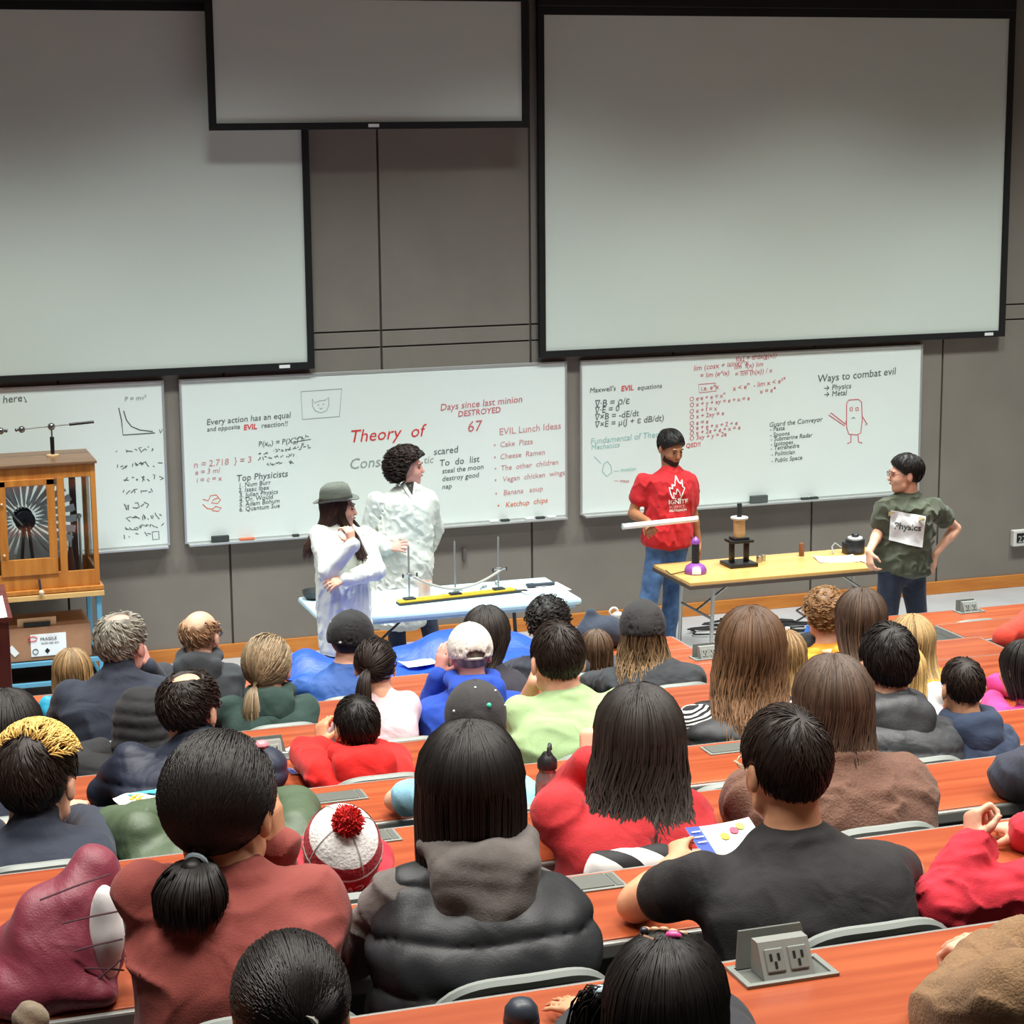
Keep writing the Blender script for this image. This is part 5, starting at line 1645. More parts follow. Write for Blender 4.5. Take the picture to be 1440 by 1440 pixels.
chair(*((0.994, -3.964, 0.676))[:2], 1, 'empty black chair beside the girl in cyan')
# orange plastic chair under the small child
def plastic_chair(x, y, z):
    e = empty('plastic_chair', (x, y, z))
    tag(e, 'orange plastic chair under the small child in slate blue', 'chair')
    mo = mat('orange_plastic', '#e8430e', .4)
    q = MB(); q.grid(lambda u, v: ((u-.5)*.42, -.2+.40*v, .46+.02*(2*u-1)**2), 8, 6); q.build('seat', mo, e, smooth=True, solid=.012)
    q = MB(); q.grid(lambda u, v: ((u-.5)*.40*(1-.08*v), -.20-.06*v+.04*(2*u-1)**2, .50+.33*v-.03*v**3*(2*u-1)**6), 10, 8); q.build('backrest', mo, e, smooth=True, solid=.012)
    for sx in (-1, 1):
        for sy in (-1, 1):
            q = MB(); q.tube([(sx*.16, sy*.15, .46), (sx*.19, sy*.2, 0)], .011, 8); q.build('leg', m_alu, e, smooth=True)
plastic_chair(((3.589, -9.149, 1.827))[0], -9.149, 0.997)

# ------------------------------------------------------------------ presenters
f_coat = F('lab_coat_cotton', '#dcdfd6', rough=.8, sheen=.1)
f_redt = F('red_cotton_tee', '#c21720')
f_olive = F('olive_cotton_tee', '#4d5242')
f_denim = F('blue_denim', '#34507a', col2='#5677a0', vscale=14, bump=.3)
f_denimd = F('dark_denim', '#20293d', var=.15, vscale=18)
m_lip = mat('lip_brown', '#9b5a4c', .5)
m_eye = mat('eye_dark', '#1b1410', .3)
def features(c, b, brow=h_dark, lips=True):
    for x in (-1, 1):
        q = MB(); q.ball((x*.031, .0905, .007), (.009, .006, .005), 8)
        lmesh('eye', q, c['H'], c['Rm'], c['hs'], m_eye, b, c['base'])
        q = MB(); q.tube([(x*.016, .098, .026), (x*.032, .097, .031), (x*.048, .086, .026)], [.0025, .0032, .002], 6)
        lmesh('eyebrow', q, c['H'], c['Rm'], c['hs'], mat('brow_hair', '#221a16', .8), b, c['base'])
    q = MB(); q.tube([(-.022, .094, -.056), (0, .103, -.055), (.022, .094, -.056)], [.003, .006, .003], 6)
    lmesh('lips', q, c['H'], c['Rm'], c['hs'], m_lip, b, c['base'])
def present(label, y0, crown, hs, hyaw, tyaw, hpitch, Nk, Hp, half, arms, legs, tone, top, pants, hairs, bow=.0, depth=.12, hroll=0, vox=.0068):
    H = V3(crown)-V3(0, 0, .136*hs)
    base = V3(Hp[0], Hp[1], 0)
    b, c = figure(label, base, H, hyaw, hpitch, hroll, hs, Nk, Hp, tyaw, half, arms, legs, tone, vox, top, pants, hairs, depth=depth, bow=bow, floor_z=0)
    features(c, b)
    return b, c
D2 = math.radians
# man in red
Y = -1.05
b, c = present('man in a red flame-print t-shirt and jeans holding a white tube', Y, (5.920, -1.050, 1.698), 1.03, D2(170), D2(172), .30, (5.922, -1.050, 1.395), (5.890, -1.050, 0.910), .185,
    [(1, (5.701, -1.050, 1.329), (5.629, -1.020, 1.084), (5.658, -1.240, 1.062), ((-.1, -.55, -.35), (-.5, -.3, .7), (-.6, -.5, .4), 1.0)),
     (-1, (6.060, -1.050, 1.306), (6.118, -1.000, 1.047), (6.157, -1.020, 0.831), ((.0, -.1, -1), (.8, .2, 0), (-.2, -.9, 0), .45))],
    [((5.822, -1.050, 0.829), (5.737, -1.080, 0.463), (5.62, -1.16, .09)), ((5.960, -1.050, 0.819), (5.954, -1.000, 0.428), (5.93, -.98, .09))], 'brown',
    dict(name='t_shirt', mat=f_redt, short=True, sleeve=.066, grow=.014, fold=.006, waist=.94, hipf=.98, a0=-.16), f_denim, [dict(kind='short', mat=h_black, n=360, th=.018)])
s = Sdf(); s.ell((0, .032, -.028), (.063, .066, .082)); s.ell((0, .058, -.092), (.034, .031, .028), k=.03); s.cap((-.045, .02, -.07), (0, .062, -.096), .025, .023, .02); s.cap((.045, .02, -.07), (0, .062, -.096), .025, .023, .02)
s.fn(lambda P: np.maximum(P[:, 2]-np.interp(np.abs(P[:, 0]), [0, .02, .045, .06], [-.040, -.045, -.035, .0]), .012-P[:, 1])*.8, k=.006, op=0); s.ell((0, .10, -.058), (.022, .02, .010), k=.004, op=-1)
v, Q = mesh_sdf(s, .006)
link('beard', np_mesh('beard', c['H']+(relax(v, Q)*c['hs'])@c['Rm'].T-c['base'], Q, np.stack([np.ones(len(v)), np.zeros(len(v))], 1)), hair_mat('short_beard', '#2e2019', '#2e2019', .8), b)
bpy.context.view_layer.update()
def print_on(parent, tgt, name, pts, r, m, d, closed=False):
    q = MB(); q.tube(pts, r, 4, closed)
    # subdivide long strokes so they follow the cloth
    o = q.build(name, m, None)
    bpy.context.view_layer.update()
    drape(o, tgt, d, .002)
    o.data.transform(Matrix.Translation(-parent.location))
    o.parent = parent
    return o
m_print = mat('white_print', '#f1efec', .6)
def seg(pts, n=4):
    out = []
    for a, c_ in zip(pts, pts[1:]):
        for k in range(n):
            out.append(tuple(np.array(a)+(np.array(c_)-np.array(a))*k/n))
    return out+[pts[-1]]
DV = V3(5.9, -1.05, 1.2)-V3(0, -14.953, 3.907)
DV[2] *= .3
flame = [(5.877, -1.250, 1.208), (5.849, -1.250, 1.215), (5.832, -1.250, 1.253), (5.821, -1.250, 1.296), (5.849, -1.250, 1.283), (5.843, -1.250, 1.315), (5.866, -1.250, 1.303), (5.871, -1.250, 1.377), (5.894, -1.250, 1.333), (5.911, -1.250, 1.316), (5.922, -1.250, 1.342), (5.928, -1.250, 1.294), (5.945, -1.250, 1.282), (5.928, -1.250, 1.241), (5.911, -1.250, 1.205), (5.889, -1.250, 1.201)]
print_on(b, c['top'], 'flame_print', seg(flame), .0042, m_print, DV)
print_on(b, c['top'], 'flame_print', seg([(5.860, -1.250, 1.219), (5.855, -1.250, 1.257), (5.877, -1.250, 1.239), (5.883, -1.250, 1.281), (5.905, -1.250, 1.253), (5.911, -1.250, 1.226)]), .0035, m_print, DV)
for k, (s_, p, sz, mm) in enumerate((('IGNITE', (5.816, -1.250, 1.175), .040, m_print), ('SCIENCE', (5.816, -1.250, 1.143), .028, m_print), ('TORONTO', (5.816, -1.250, 1.114), .022, m_print))):
    pass
def print_text(parent, tgt, s_, p, sz, m, d, yaw, roll=0):
    o = text(s_, (0, 0, 0), sz, m, None, rot=(0, 0, 0), shear=0, extrude=0, bold=.03)
    E = Matrix.Translation(Vector(p)) @ Matrix.Rotation(yaw, 4, 'Z') @ Matrix.Rotation(math.pi/2, 4, 'X') @ Matrix.Rotation(roll, 4, 'Z')
    o.data.transform(E)
    bpy.context.view_layer.update()
    drape(o, tgt, d, .002)
    o.data.transform(Matrix.Translation(-parent.location))
    o.parent = parent
    o.name = 'lettering'
    return o
print_text(b, c['top'], 'IGNITE', (5.816, -1.250, 1.169), .046, m_print, DV, -.35)
print_text(b, c['top'], 'SCIENCE', (5.821, -1.250, 1.137), .030, mat('pink_print', '#e7a6a4', .6), DV, -.35)
print_text(b, c['top'], 'OUTREACH', (5.822, -1.250, 1.111), .024, m_print, DV, -.35)
q = empty('white_tube', (5.713, -1.335, 1.054)); tag(q, 'long white plastic tube held level by the man in red', 'tube')
t0, t1 = Vector((5.425, -1.335, 1.056)), Vector((6.005, -1.335, 1.073))
k = MB(); k.tube([t0-q.location, t1-q.location], .021, 14, caps=False); k.build('tube', mat('white_plastic', '#f3f3f1', .4), q, smooth=True)
for e_, dd in ((t0, .004), (t1, -.004)):
    k = MB(); ax = (t1-t0).normalized(); k.tube([e_-q.location-ax*dd, e_-q.location+ax*dd], .0225, 14); k.build('end_cap', mat('tube_end', '#d5d8d6', .5), q, smooth=True)

# man with the Physics sheet
b, c = present('man with glasses in an olive t-shirt wearing a paper sign', -2.55, (7.021, -2.550, 1.668), 1.02, D2(283), D2(208), .05, (7.063, -2.550, 1.378), (7.004, -2.550, 0.906), .190,
    [(1, (6.883, -2.550, 1.315), (6.849, -2.520, 1.133), (6.678, -2.700, 1.040), ((-.1, -.3, -.9), (-.9, -.2, 0), (.3, -.9, 0), .7)),
     (-1, (7.248, -2.550, 1.290), (7.511, -2.420, 1.092), (7.276, -2.550, 0.951), ((-.15, -.2, -1), (.6, -.6, .2), (.5, .7, 0), .35))],
    [((6.934, -2.550, 0.841), (6.882, -2.600, 0.524), (6.98, -2.62, .09)), ((7.101, -2.550, 0.828), (7.179, -2.500, 0.475), (7.24, -2.5, .09))], 'light',
    dict(name='t_shirt', mat=f_olive, short=True, sleeve=.070, grow=.018, fold=.008, waist=.95, hipf=1.0, a0=-.13), f_denimd, [dict(kind='short', mat=h_black, n=420, th=.020)])
glasses(c['H'], c['Rm'], c['hs'], mat('dark_red_glasses', '#5a2430', .3), b, c['base'])
bpy.context.view_layer.update()
DV = V3(7.2, -2.55, 1.1)-V3(0, -14.953, 3.907); DV[2] *= .2
pc = [V3((6.778, -2.800, 1.311)), V3((7.050, -2.800, 1.263)), V3((7.030, -2.800, 1.048)), V3((6.767, -2.800, 1.102))]
q = MB(); q.grid(lambda u, v: tuple((pc[0]*(1-u)+pc[1]*u)*(1-v)+(pc[3]*(1-u)+pc[2]*u)*v), 16, 12)
o = q.build('paper_sign', mat('white_paper', '#eff3f4', .7), None, smooth=True); bpy.context.view_layer.update(); drape(o, c['top'], DV, .012)
o.data.transform(Matrix.Translation(-b.location)); o.parent = b
sign = o
bpy.context.view_layer.update()
print_text(b, sign, 'Physics', (6.775, -2.850, 1.184), .064, m_blk, DV, -.52, -.08)
for p in ((6.789, -2.800, 1.311), (7.018, -2.800, 1.251)):
    q = MB(); q.box((-.022, -.001, -.016), (.022, .001, .016)); 
    for vv in q.bm.verts: vv.co = Matrix.Rotation(-.52, 3, 'Z') @ vv.co+Vector(p)
    t = q.build('tape', mat('masking_tape', '#cdbf93', .7), None); bpy.context.view_layer.update(); drape(t, sign, DV, .003); t.data.transform(Matrix.Translation(-b.location)); t.parent = b

# curly haired presenter
COAT = dict(name='lab_coat', mat=f_coat, sleeve=.066, cuff=.052, grow=.022, fold=.006, fdir=(1.6, 1.6, .45), waist=.92, hipf=1.0, a0=-.95, flare=.15, collar=.03, smooth_k=.04)
b, c = present('curly haired presenter in a white lab coat behind the folding table', -.95, (3.931, -0.950, 1.662), 1.02, D2(118), D2(168), .02, (3.946, -0.950, 1.373), (3.878, -0.950, 0.865), .195,
    [(1, (3.688, -0.950, 1.303), (3.638, -0.880, 1.041), (3.708, -1.100, 0.984), ((.75, -.3, .1), (.0, -.7, .5), (-.1, -.2, .9), .25)),
     (-1, (4.077, -0.950, 1.292), (4.171, -0.800, 1.040), (4.131, -0.780, 0.902), ((-.6, .3, -.4), (0, 1, 0), (0, 0, 1), .5))],
    [((3.808, -0.950, 0.792), (3.818, -0.950, 0.488), (3.83, -.98, .09)), ((3.967, -0.950, 0.780), (4.067, -0.900, 0.456), (4.12, -.9, .09))], 'pink', COAT, f_denimd,
    [dict(kind='bigcurl', mat=hair_mat('dark_curls', '#241813', '#35231c'), n=900, th=.038)])
def vneck(b, c, pts, m, d, lift, nm):
    q = MB(); a = [V3(p) for p in pts]
    q.grid(lambda u, v: tuple((a[0]*(1-u)+a[1]*u)*(1-v)+a[2]*v), 8, 10)
    bmesh.ops.remove_doubles(q.bm, verts=list(q.bm.verts), dist=.001)
    o = q.build(nm, m, None, smooth=True); bpy.context.view_layer.update(); drape(o, c['top'], d, lift); o.data.transform(Matrix.Translation(-b.location)); o.parent = b
bpy.context.view_layer.update()
DV = V3(3.9, -.95, 1.3)-V3(0, -14.953, 3.907); DV[2] *= .3
vneck(b, c, ((3.820, -1.200, 1.462), (3.908, -1.200, 1.467), (3.890, -1.200, 1.347)), mat('dark_shirt', '#3a332c', .9), DV, .003, 'shirt_front')
for pts in (((3.789, -1.200, 1.444), (3.825, -1.200, 1.462), (3.884, -1.200, 1.322)), ((3.908, -1.200, 1.467), (3.933, -1.200, 1.445), (3.895, -1.200, 1.321))):
    vneck(b, c, pts, f_coat, DV, .008, 'lapel')
for p in ((3.904, -1.200, 1.249), (3.917, -1.200, 1.131), (3.925, -1.200, 1.008)):
    q = MB(); q.ball((0, 0, 0), (.009, .004, .009), 8); o = q.build('button', mat('coat_button', '#cfd0c8', .4), None, loc=p); bpy.context.view_layer.update()
    bv = c['top']; hit = BVHTree.FromPolygons([bv.matrix_world @ x.co for x in bv.data.vertices], [tuple(f.vertices) for f in bv.data.polygons]).ray_cast(Vector(p)-Vector(DV).normalized()*.5, Vector(DV).normalized())
    o.location = (hit[0] if hit[0] else Vector(p))-b.location; o.parent = b

# presenter in the fedora
b, c = present('presenter in a grey fedora and white lab coat, hand at chin', -2.25, (3.103, -2.250, 1.639), 1.0, D2(112), D2(138), .05, (3.092, -2.250, 1.399), (3.114, -2.250, 0.967), .175,
    [(1, (2.958, -2.300, 1.353), (2.969, -2.480, 1.152), (3.108, -2.550, 1.324), ((-.1, .05, .95), (.4, -.9, 0), (-.8, -.2, 0), .9)),
     (-1, (3.282, -2.220, 1.315), (3.309, -2.350, 1.099), (3.070, -2.550, 1.107), ((-.9, -.1, -.12), (.1, -.6, .7), (0, .2, 1), .5))],
    [((3.056, -2.250, 0.901), (3.038, -2.250, 0.571), (3.06, -2.28, .09)), ((3.169, -2.250, 0.891), (3.193, -2.200, 0.545), (3.25, -2.2, .09))], 'light', {**COAT, 'a0': -.9, 'flare': .1}, f_denimd,
    [dict(kind='long', mat=hair_mat('long_dark_hair', '#2e211d', '#4a332b'), L=.33, n=320, width=.95, wave=.008)])
YR = head_frame(D2(112)); rs = np.random.RandomState(44); tk = np.linspace(0, 1, 9)
for sx in (1, -1):
    cl = np.array([(sx*.075, .02, .02), (sx*.085, .03, -.07), (sx*.10, .10, -.16), (sx*.07, .15, -.30)])
    Cc = np.stack([np.interp(tk, [0, .3, .6, 1], cl[:, i]) for i in range(3)], 1)
    P = Cc[None]+rs.normal(size=(150, 1, 3))*.012*np.interp(tk, [0, .3, 1], [.6, 1, 1.2])[None, :, None]
    sv = strands(P, np.full((150, 9), .0035), rs.uniform(.6, 1.4, 150), 3)
    link('front_lock', np_mesh('front_lock', c['H']+(sv[0]*c['hs'])@YR.T-c['base'], sv[1], sv[2]), MATS['long_dark_hair'], b)
H, Rm, hs = c['H'], head_frame(D2(112), -.10), c['hs']
m_hat = F('grey_felt', '#5b6057', bump=.4, bscale=200)
q = MB(); q.lathe([(.150, .052), (.152, .056), (.112, .050), (.100, .056)], (0, -.012, 0), 36)
for v in q.bm.verts:
    v.co.x *= .92; v.co.z += .35*v.co.x**2*4+ .0*v.co.y
hat = lmesh('fedora_brim', q, H, Rm, hs, m_hat, b, c['base'])
q = MB(); q.lathe([(.098, .052), (.098, .09), (.094, .13), (.086, .155), (.070, .168), (.045, .162), (.012, .155)], (0, -.012, 0), 32)
for v in q.bm.verts:
    v.co.x *= .88; v.co.y = -.012+(v.co.y+.012)*1.08
    v.co.z -= .018*math.exp(-(v.co.x/.03)**2)*(v.co.z > .12)
lmesh('fedora_crown', q, H, Rm, hs, m_hat, b, c['base'])
q = MB(); q.lathe([(.100, .056), (.100, .084)], (0, -.012, 0), 32)
for v in q.bm.verts:
    v.co.x *= .88; v.co.y = -.012+(v.co.y+.012)*1.08
lmesh('hat_band', q, H, Rm, hs, F('dark_hat_band', '#3d413a'), b, c['base'])

# ------------------------------------------------------------------ tables and apparatus
m_steel = mat('brushed_steel', '#b4b4b0', .35, .8)
m_dsteel = mat('dark_folding_steel', '#3c3f42', .5, .4)
T1 = empty('folding_table', (3.915, -1.74, 0)); tag(T1, 'pale blue-white plastic folding table with the pendulum stands', 'table')
q = MB(); q.box((-.905, -.37, .70), (.905, .37, .742), .018); q.build('table_top', mat('pale_blue_plastic', '#bcd9e4', .5, var=.02, vscale=5), T1, smooth=True)
q = MB(); q.box((-.87, -.335, .675), (.87, .335, .701), .004); q.build('apron', mat('pale_rim_plastic', '#a9bec6', .5), T1)
for sx in (-1, 1):
    q = MB(); q.tube([(sx*.62, -.27, .68), (sx*.66, -.27, .02), (sx*.66, .27, .02), (sx*.62, .27, .68)], .014, 8); q.build('leg', m_dsteel, T1, smooth=True)
    q = MB(); q.tube([(sx*.64, 0, .30), (sx*.18, 0, .68)], .009, 8); q.tube([(sx*.645, -.27, .30), (sx*.645, .27, .30)], .009, 8); q.build('brace', m_dsteel, T1, smooth=True)
T2 = empty('wooden_folding_table', (6.60, -1.59, 0)); tag(T2, 'tan wood-topped folding table with the coil apparatus', 'table')
q = MB(); q.box((-.905, -.34, .716), (.905, .34, .742), .004); q.build('table_top', wood_mat('tan_tabletop', '#cf9d59', '#dfb06c', .4, 2, (.5, 7, 7), coat=.1), T2)
q = MB(); q.box((-.908, -.343, .690), (.908, .343, .718), .003); q.build('edge_band', mat('dark_brown_edge', '#4b3d33', .6), T2)
for sx in (-1, 1):
    q = MB(); q.tube([(sx*.70, -.28, .70), (sx*.72, -.28, .015), ], .015, 8); q.build('leg', m_steel, T2, smooth=True)
    q = MB(); q.tube([(sx*.70, .28, .70), (sx*.72, .28, .015), ], .015, 8); q.build('leg', m_steel, T2, smooth=True)
    q = MB(); q.tube([(sx*.705, -.28, .45), (sx*.705, .28, .45)], .010, 8); q.tube([(sx*.71, 0, .45), (sx*.35, 0, .69)], .010, 8); q.build('brace', m_steel, T2, smooth=True)
zt = .742
def thing(name, p, label, cat, z=zt):
    e = empty(name, (p[0], p[1], z)); return tag(e, label, cat)
def pc_(e, nm, m, *ops, smooth=True):
    q = MB()
    for o in ops:
        getattr(q, o[0])(*o[1:])
    return q.build(nm, m, e, smooth=smooth)
# ring launcher
e = thing('ring_launcher', (6.261, -1.516, 0.742), 'black coil stand with a tan winding and a dark iron rod', 'apparatus')
mb_ = mat('black_lacquer', '#1c1c1d', .4)
pc_(e, 'base', mb_, ('box', (-.11, -.10, 0), (.11, .10, .028), .006))
for sx in (-1, 1):
    pc_(e, 'post', mb_, ('box', (sx*.058-.015, -.02, .028), (sx*.058+.015, .02, .175), .002))
pc_(e, 'platform', mb_, ('box', (-.088, -.07, .175), (.088, .07, .195), .004), ('box', (-.06, -.05, .195), (.06, .05, .212), .003))
pc_(e, 'coil', mat('tan_winding', '#c9a272', .6, var=.12, vscale=8, stretch=(1, 1, 40)), ('lathe', [(.042, .212), (.043, .215), (.043, .345), (.042, .348)]))
pc_(e, 'flange', mat('pale_flange', '#c3c4bf', .5), ('lathe', [(.062, .345), (.065, .349), (.065, .357), (.062, .36)]))
pc_(e, 'iron_rod', mat('iron_rod', '#2f302f', .5, .4), ('lathe', [(.018, .36), (.018, .455), (.016, .46)], (0, 0, 0), 16))
# purple plasma coil
e = thing('mini_coil', (5.859, -1.648, 0.742), 'purple based mini coil with a black column and purple cap', 'apparatus')
mp_ = mat('purple_plastic', '#8a4a9c', .35)
pc_(e, 'base', mp_, ('lathe', [(.078, 0), (.08, .006), (.08, .03), (.066, .055), (.034, .075)]))
pc_(e, 'column', mat('black_winding', '#1a1a1c', .5), ('lathe', [(.028, .07), (.028, .215)]))
pc_(e, 'cap', mp_, ('lathe', [(.030, .215), (.031, .235), (.024, .25), (.012, .258), (.004, .268)]))
q = MB(); q.grid(lambda u, v: (.0805*math.sin(-.5+u*.8-.2), -.0805*math.cos(-.5+u*.8-.2), .008+.045*v), 8, 2)
for v_ in q.bm.verts:
    r_ = .082 if v_.co.z < .032 else .082-.016*(v_.co.z-.032)/.024
    a_ = math.atan2(v_.co.y, v_.co.x); v_.co.x = math.cos(a_)*r_; v_.co.y = math.sin(a_)*r_
q.build('label', mat('white_label', '#efeef0', .6), e)
q = MB(); q.tube([(-.08, 0, .02), (-.13, .02, .008), (-.19, .0, .006), (-.21, .05, .03)], .004, 6); q.build('lead', m_black, e, smooth=True)
for k_, p in enumerate(((6.439, -1.477, 0.742), (6.490, -1.443, 0.742))):
    e = thing('metal_ring_cup', p, 'small silver metal cup beside the coil stand', 'cup'); e['group'] = 'silver cups by the coil stand'
    pc_(e, 'cup', m_steel, ('lathe', [(.018, 0), (.019, .002), (.019, .05), (.016, .052), (.015, .01)], (0, 0, 0), 16))
e = thing('brown_cylinder', (6.832, -1.384, 0.742), 'slim brown upright cylinder on the wooden table', 'cylinder')
pc_(e, 'cylinder', mat('copper_brown', '#7a4a2c', .45), ('lathe', [(.019, 0), (.020, .003), (.020, .095), (.018, .098)], (0, 0, 0), 18))
m_paper = mat('white_paper', '#eff3f4', .7)
def sheet(p, w_, d_, rz, z, label, cat='paper', m=None, curl=.012, name='paper_sheet', group=None):
    q = MB()
    q.grid(lambda u, v: ((u-.5)*w_, (v-.5)*d_, .0015+curl*abs(2*u-1)**3*(.3+.7*v)), 10, 8)
    o = q.build(name, m or m_paper, None, (p[0], p[1], z), smooth=True, solid=.0012)
    o.rotation_euler = (0, 0, rz)
    return tag(o, label, cat, group)
sheet((7.013, -1.591, 0.742), .30, .22, -.25, zt, 'large white sheet of paper beside the black device')
sheet((7.246, -1.681, 0.742), .22, .28, .1, zt, 'white sheet of paper behind the olive t-shirt')
e = thing('black_device', (7.249, -1.434, 0.742), 'squat black drum with a white top and black knob', 'apparatus')
pc_(e, 'drum', mb_, ('lathe', [(.07, 0), (.072, .004), (.072, .105), (.068, .11)]), ('box', (-.085, -.05, 0), (0, .05, .085), .006))
pc_(e, 'top_plate', mat('white_top', '#e5e6e2', .5), ('lathe', [(.055, .11), (.055, .122), (.05, .125)]))
pc_(e, 'knob', mb_, ('lathe', [(.026, .125), (.028, .13), (.028, .145), (.022, .15)]))
q = MB(); q.tube([(-.06, .05, .02), (-.12, .09, .07), (-.16, .06, .05), (-.17, .02, .008)], .006, 6); q.build('cord', mat('grey_cord', '#9a9a94', .6), e, smooth=True)
# pendulum stands on the yellow bar
P0, P1 = Vector((3.593, -1.850, 0.750)), Vector((4.443, -1.759, 0.750))
dx = (P1-P0); Lb = dx.length; ang = math.atan2(dx.y, dx.x)
e = empty('pendulum_stand', ((P0+P1)/2)); e.location.z = zt; e.rotation_euler = (0, 0, ang)
tag(e, 'yellow ruler bar with three steel rods and a sagging tube', 'apparatus')
pc_(e, 'bar', mat('yellow_ruler', '#e0b62c', .5, var=.08, vscale=12), ('box', (-Lb/2, -.035, .014), (Lb/2, .035, .03), .003))
pc_(e, 'rail', mat('black_rail', '#2a2b2b', .5), ('box', (-Lb/2-.005, -.045, 0), (Lb/2+.09, -.0, .014), .002), ('box', (-Lb/2, 0, 0), (Lb/2, .045, .014), .002))
rodx = [(-.5+t)*Lb for t in (.095, .49, .87)]
for k_, x in enumerate(rodx):
    pc_(e, 'rod', m_steel, ('lathe', [(.0065, .03), (.0065, .395), (.004, .4)], (x, 0, 0), 10))
    pc_(e, 'rod_base', m_dsteel, ('box', (x-.04, -.03, .03), (x+.04, .03, .042), .004))
for x, z in ((rodx[0], .20), (rodx[2], .175)):
    k_ = pc_(e, 'clamp', m_steel, ('box', (x-.014, -.03, z-.012), (x+.014, .012, z+.012), .004), ('tube', [(x-.05, -.02, z), (x+.05, -.02, z)], .005, 8))
    for sx in (-1, 1):
        pc_(k_, 'clamp_screw', m_dsteel, ('tube', [(x+sx*.05, -.02, z-.012), (x+sx*.05, -.02, z+.012)], .007, 8))
pts = []
x0, z0, x2, z2 = rodx[0]+.02, .19, rodx[2], .17
for k_ in range(21):
    t = k_/20
    zz = (z0*(1-t)+z2*t)-.105*(1-abs(2*t-1.0)**1.8)
    pts.append((x0+(x2-x0)*t, -.03, zz))
q = MB(); q.tube(pts, .009, 8); q.build('sagging_tube', mat('grey_tube', '#a8a298', .5), e, smooth=True)
e = thing('pink_beaker', (3.829, -1.674, 0.742), 'peach coloured beaker behind the yellow bar', 'beaker')
pc_(e, 'beaker', mat('peach_plastic', '#e7bfae', .35), ('lathe', [(.040, 0), (.043, .005), (.046, .10), (.048, .108), (.044, .108), (.040, .01)]))
e = thing('steel_bowl', (3.110, -1.469, 0.742), 'small dark steel bowl beside the fedora wearer', 'bowl')
pc_(e, 'bowl', m_dsteel, ('lathe', [(.05, 0), (.075, .02), (.09, .06), (.086, .06), (.07, .022), (.04, .008)]))
sheet((4.653, -1.754, 0.742), .34, .24, .1, zt, 'white sheet under the black handled tool')
e = thing('black_tool', (4.653, -1.682, 0.742), 'black handled tool lying on white paper', 'tool', zt+.006); e.rotation_euler = (0, 0, .02)
pc_(e, 'handle', mat('black_rubber', '#27303c', .6), ('tube', [(-.03, 0, .014), (.12, 0, .014)], .012, 10))
pc_(e, 'head', mat('black_rubber', '#27303c', .6), ('box', (-.085, -.03, .004), (-.025, .03, .024), .006))
for k_, (p, sz) in enumerate((((3.977, -1.707, 0.742), .05), ((4.089, -1.609, 0.742), .04), ((4.282, -1.588, 0.742), .05), ((4.417, -1.494, 0.742), .04))):
    q = MB(); q.tube([(-sz, 0, .008), (0, .015, .008), (sz, 0, .008)], .007, 8); q.ball((sz*.6, .01, .012), .014, 8)
    o = q.build('lab_clamp', m_steel, None, (p[0], p[1], zt), smooth=True); o.rotation_euler = (0, 0, .4*k_)
    tag(o, 'small steel clamp lying behind the yellow bar', 'clamp', 'loose steel clamps')
# blue tarp over the front desk
def tz(x, y):
    b_ = .17*math.exp(-((x-3.62)/.38)**2)+.10*math.exp(-((x-2.66)/.16)**2)
    f_ = math.exp(-((y+3.28)/.26)**2)
    z = .752+b_*f_+.012*math.sin(9*x+14*y)+.008*math.sin(23*x-7*y)+.012
    if y > -3.27:
        z -= 1.2*(y+3.27)**1.0*(1 if y < -3.0 else 1)
    return max(z, .05)
q = MB(); q.grid(lambda u, v: (2.45+1.75*u+.03*math.sin(12*v), -3.74+.98*v, tz(2.45+1.75*u, -3.74+.98*v)), 60, 36)
o = q.build('blue_tarp', mat('blue_tarp', '#1246c0', .5, var=.15, vscale=9, bump=.5, bscale=22), None, smooth=True, solid=.003)
tag(o, 'crumpled royal blue tarp spread over the front desk', 'tarp')
sheet((3.239, -3.559, 0.760), .20, .13, .2, .79, 'white sheet lying on the blue tarp')
# things on the front desk
e = thing('white_bottle', (4.589, -3.350, 0.745), 'white sports bottle with a carry loop on the front desk', 'bottle', .745)
pc_(e, 'bottle', mat('white_plastic', '#f3f3f1', .4), ('lathe', [(.033, 0), (.036, .004), (.036, .13), (.030, .15), (.024, .155)]))
pc_(e, 'lid', mat('pale_lid', '#e6e4dc', .4), ('lathe', [(.034, .15), (.034, .185), (.02, .195)]))
q = MB(); q.tube([(-.028+.026*math.cos(a), 0, .20+.026*math.sin(a)) for a in np.linspace(0, 6.28, 15)[:-1]], .007, 7, True); q.build('carry_loop', mat('white_plastic', '#f3f3f1', .4), e, smooth=True)
s = Sdf(); s.ell((0, 0, .09), (.16, .13, .10)); s.ell((.14, .02, .07), (.16, .12, .07), k=.06); s.cap((-.14, 0, .03), (-.05, .02, .20), .05, .04, .05); s.fn(lambda P: -P[:, 2], k=.01, op=0)
w1 = Wob(4, 22); s.post = lambda P, d: d+.012*w1(P)
p = (4.505, -3.337, 0.745)
o = sdf_obj('navy_jacket', s, .011, F('navy_cotton_jacket', '#29303f'), None, (0, 0, 0), (p[0]-.05, p[1]-.06, .747)); tag(o, 'heap of navy jacket behind the white sports bottle', 'jacket')
s = Sdf(); s.ell((0, 0, .07), (.19, .12, .07)); s.ell((.12, 0, .06), (.12, .1, .06), k=.05); s.fn(lambda P: -P[:, 2], k=.01, op=0); w2 = Wob(6, 25); s.post = lambda P, d: d+.012*w2(P)
p = (5.173, -4.772, 0.943)
o = sdf_obj('black_bag', s, .012, f_blk, None, (0, 0, 0), (p[0], p[1], .945)); tag(o, 'black bag on the second row desk by the curly hair', 'bag')
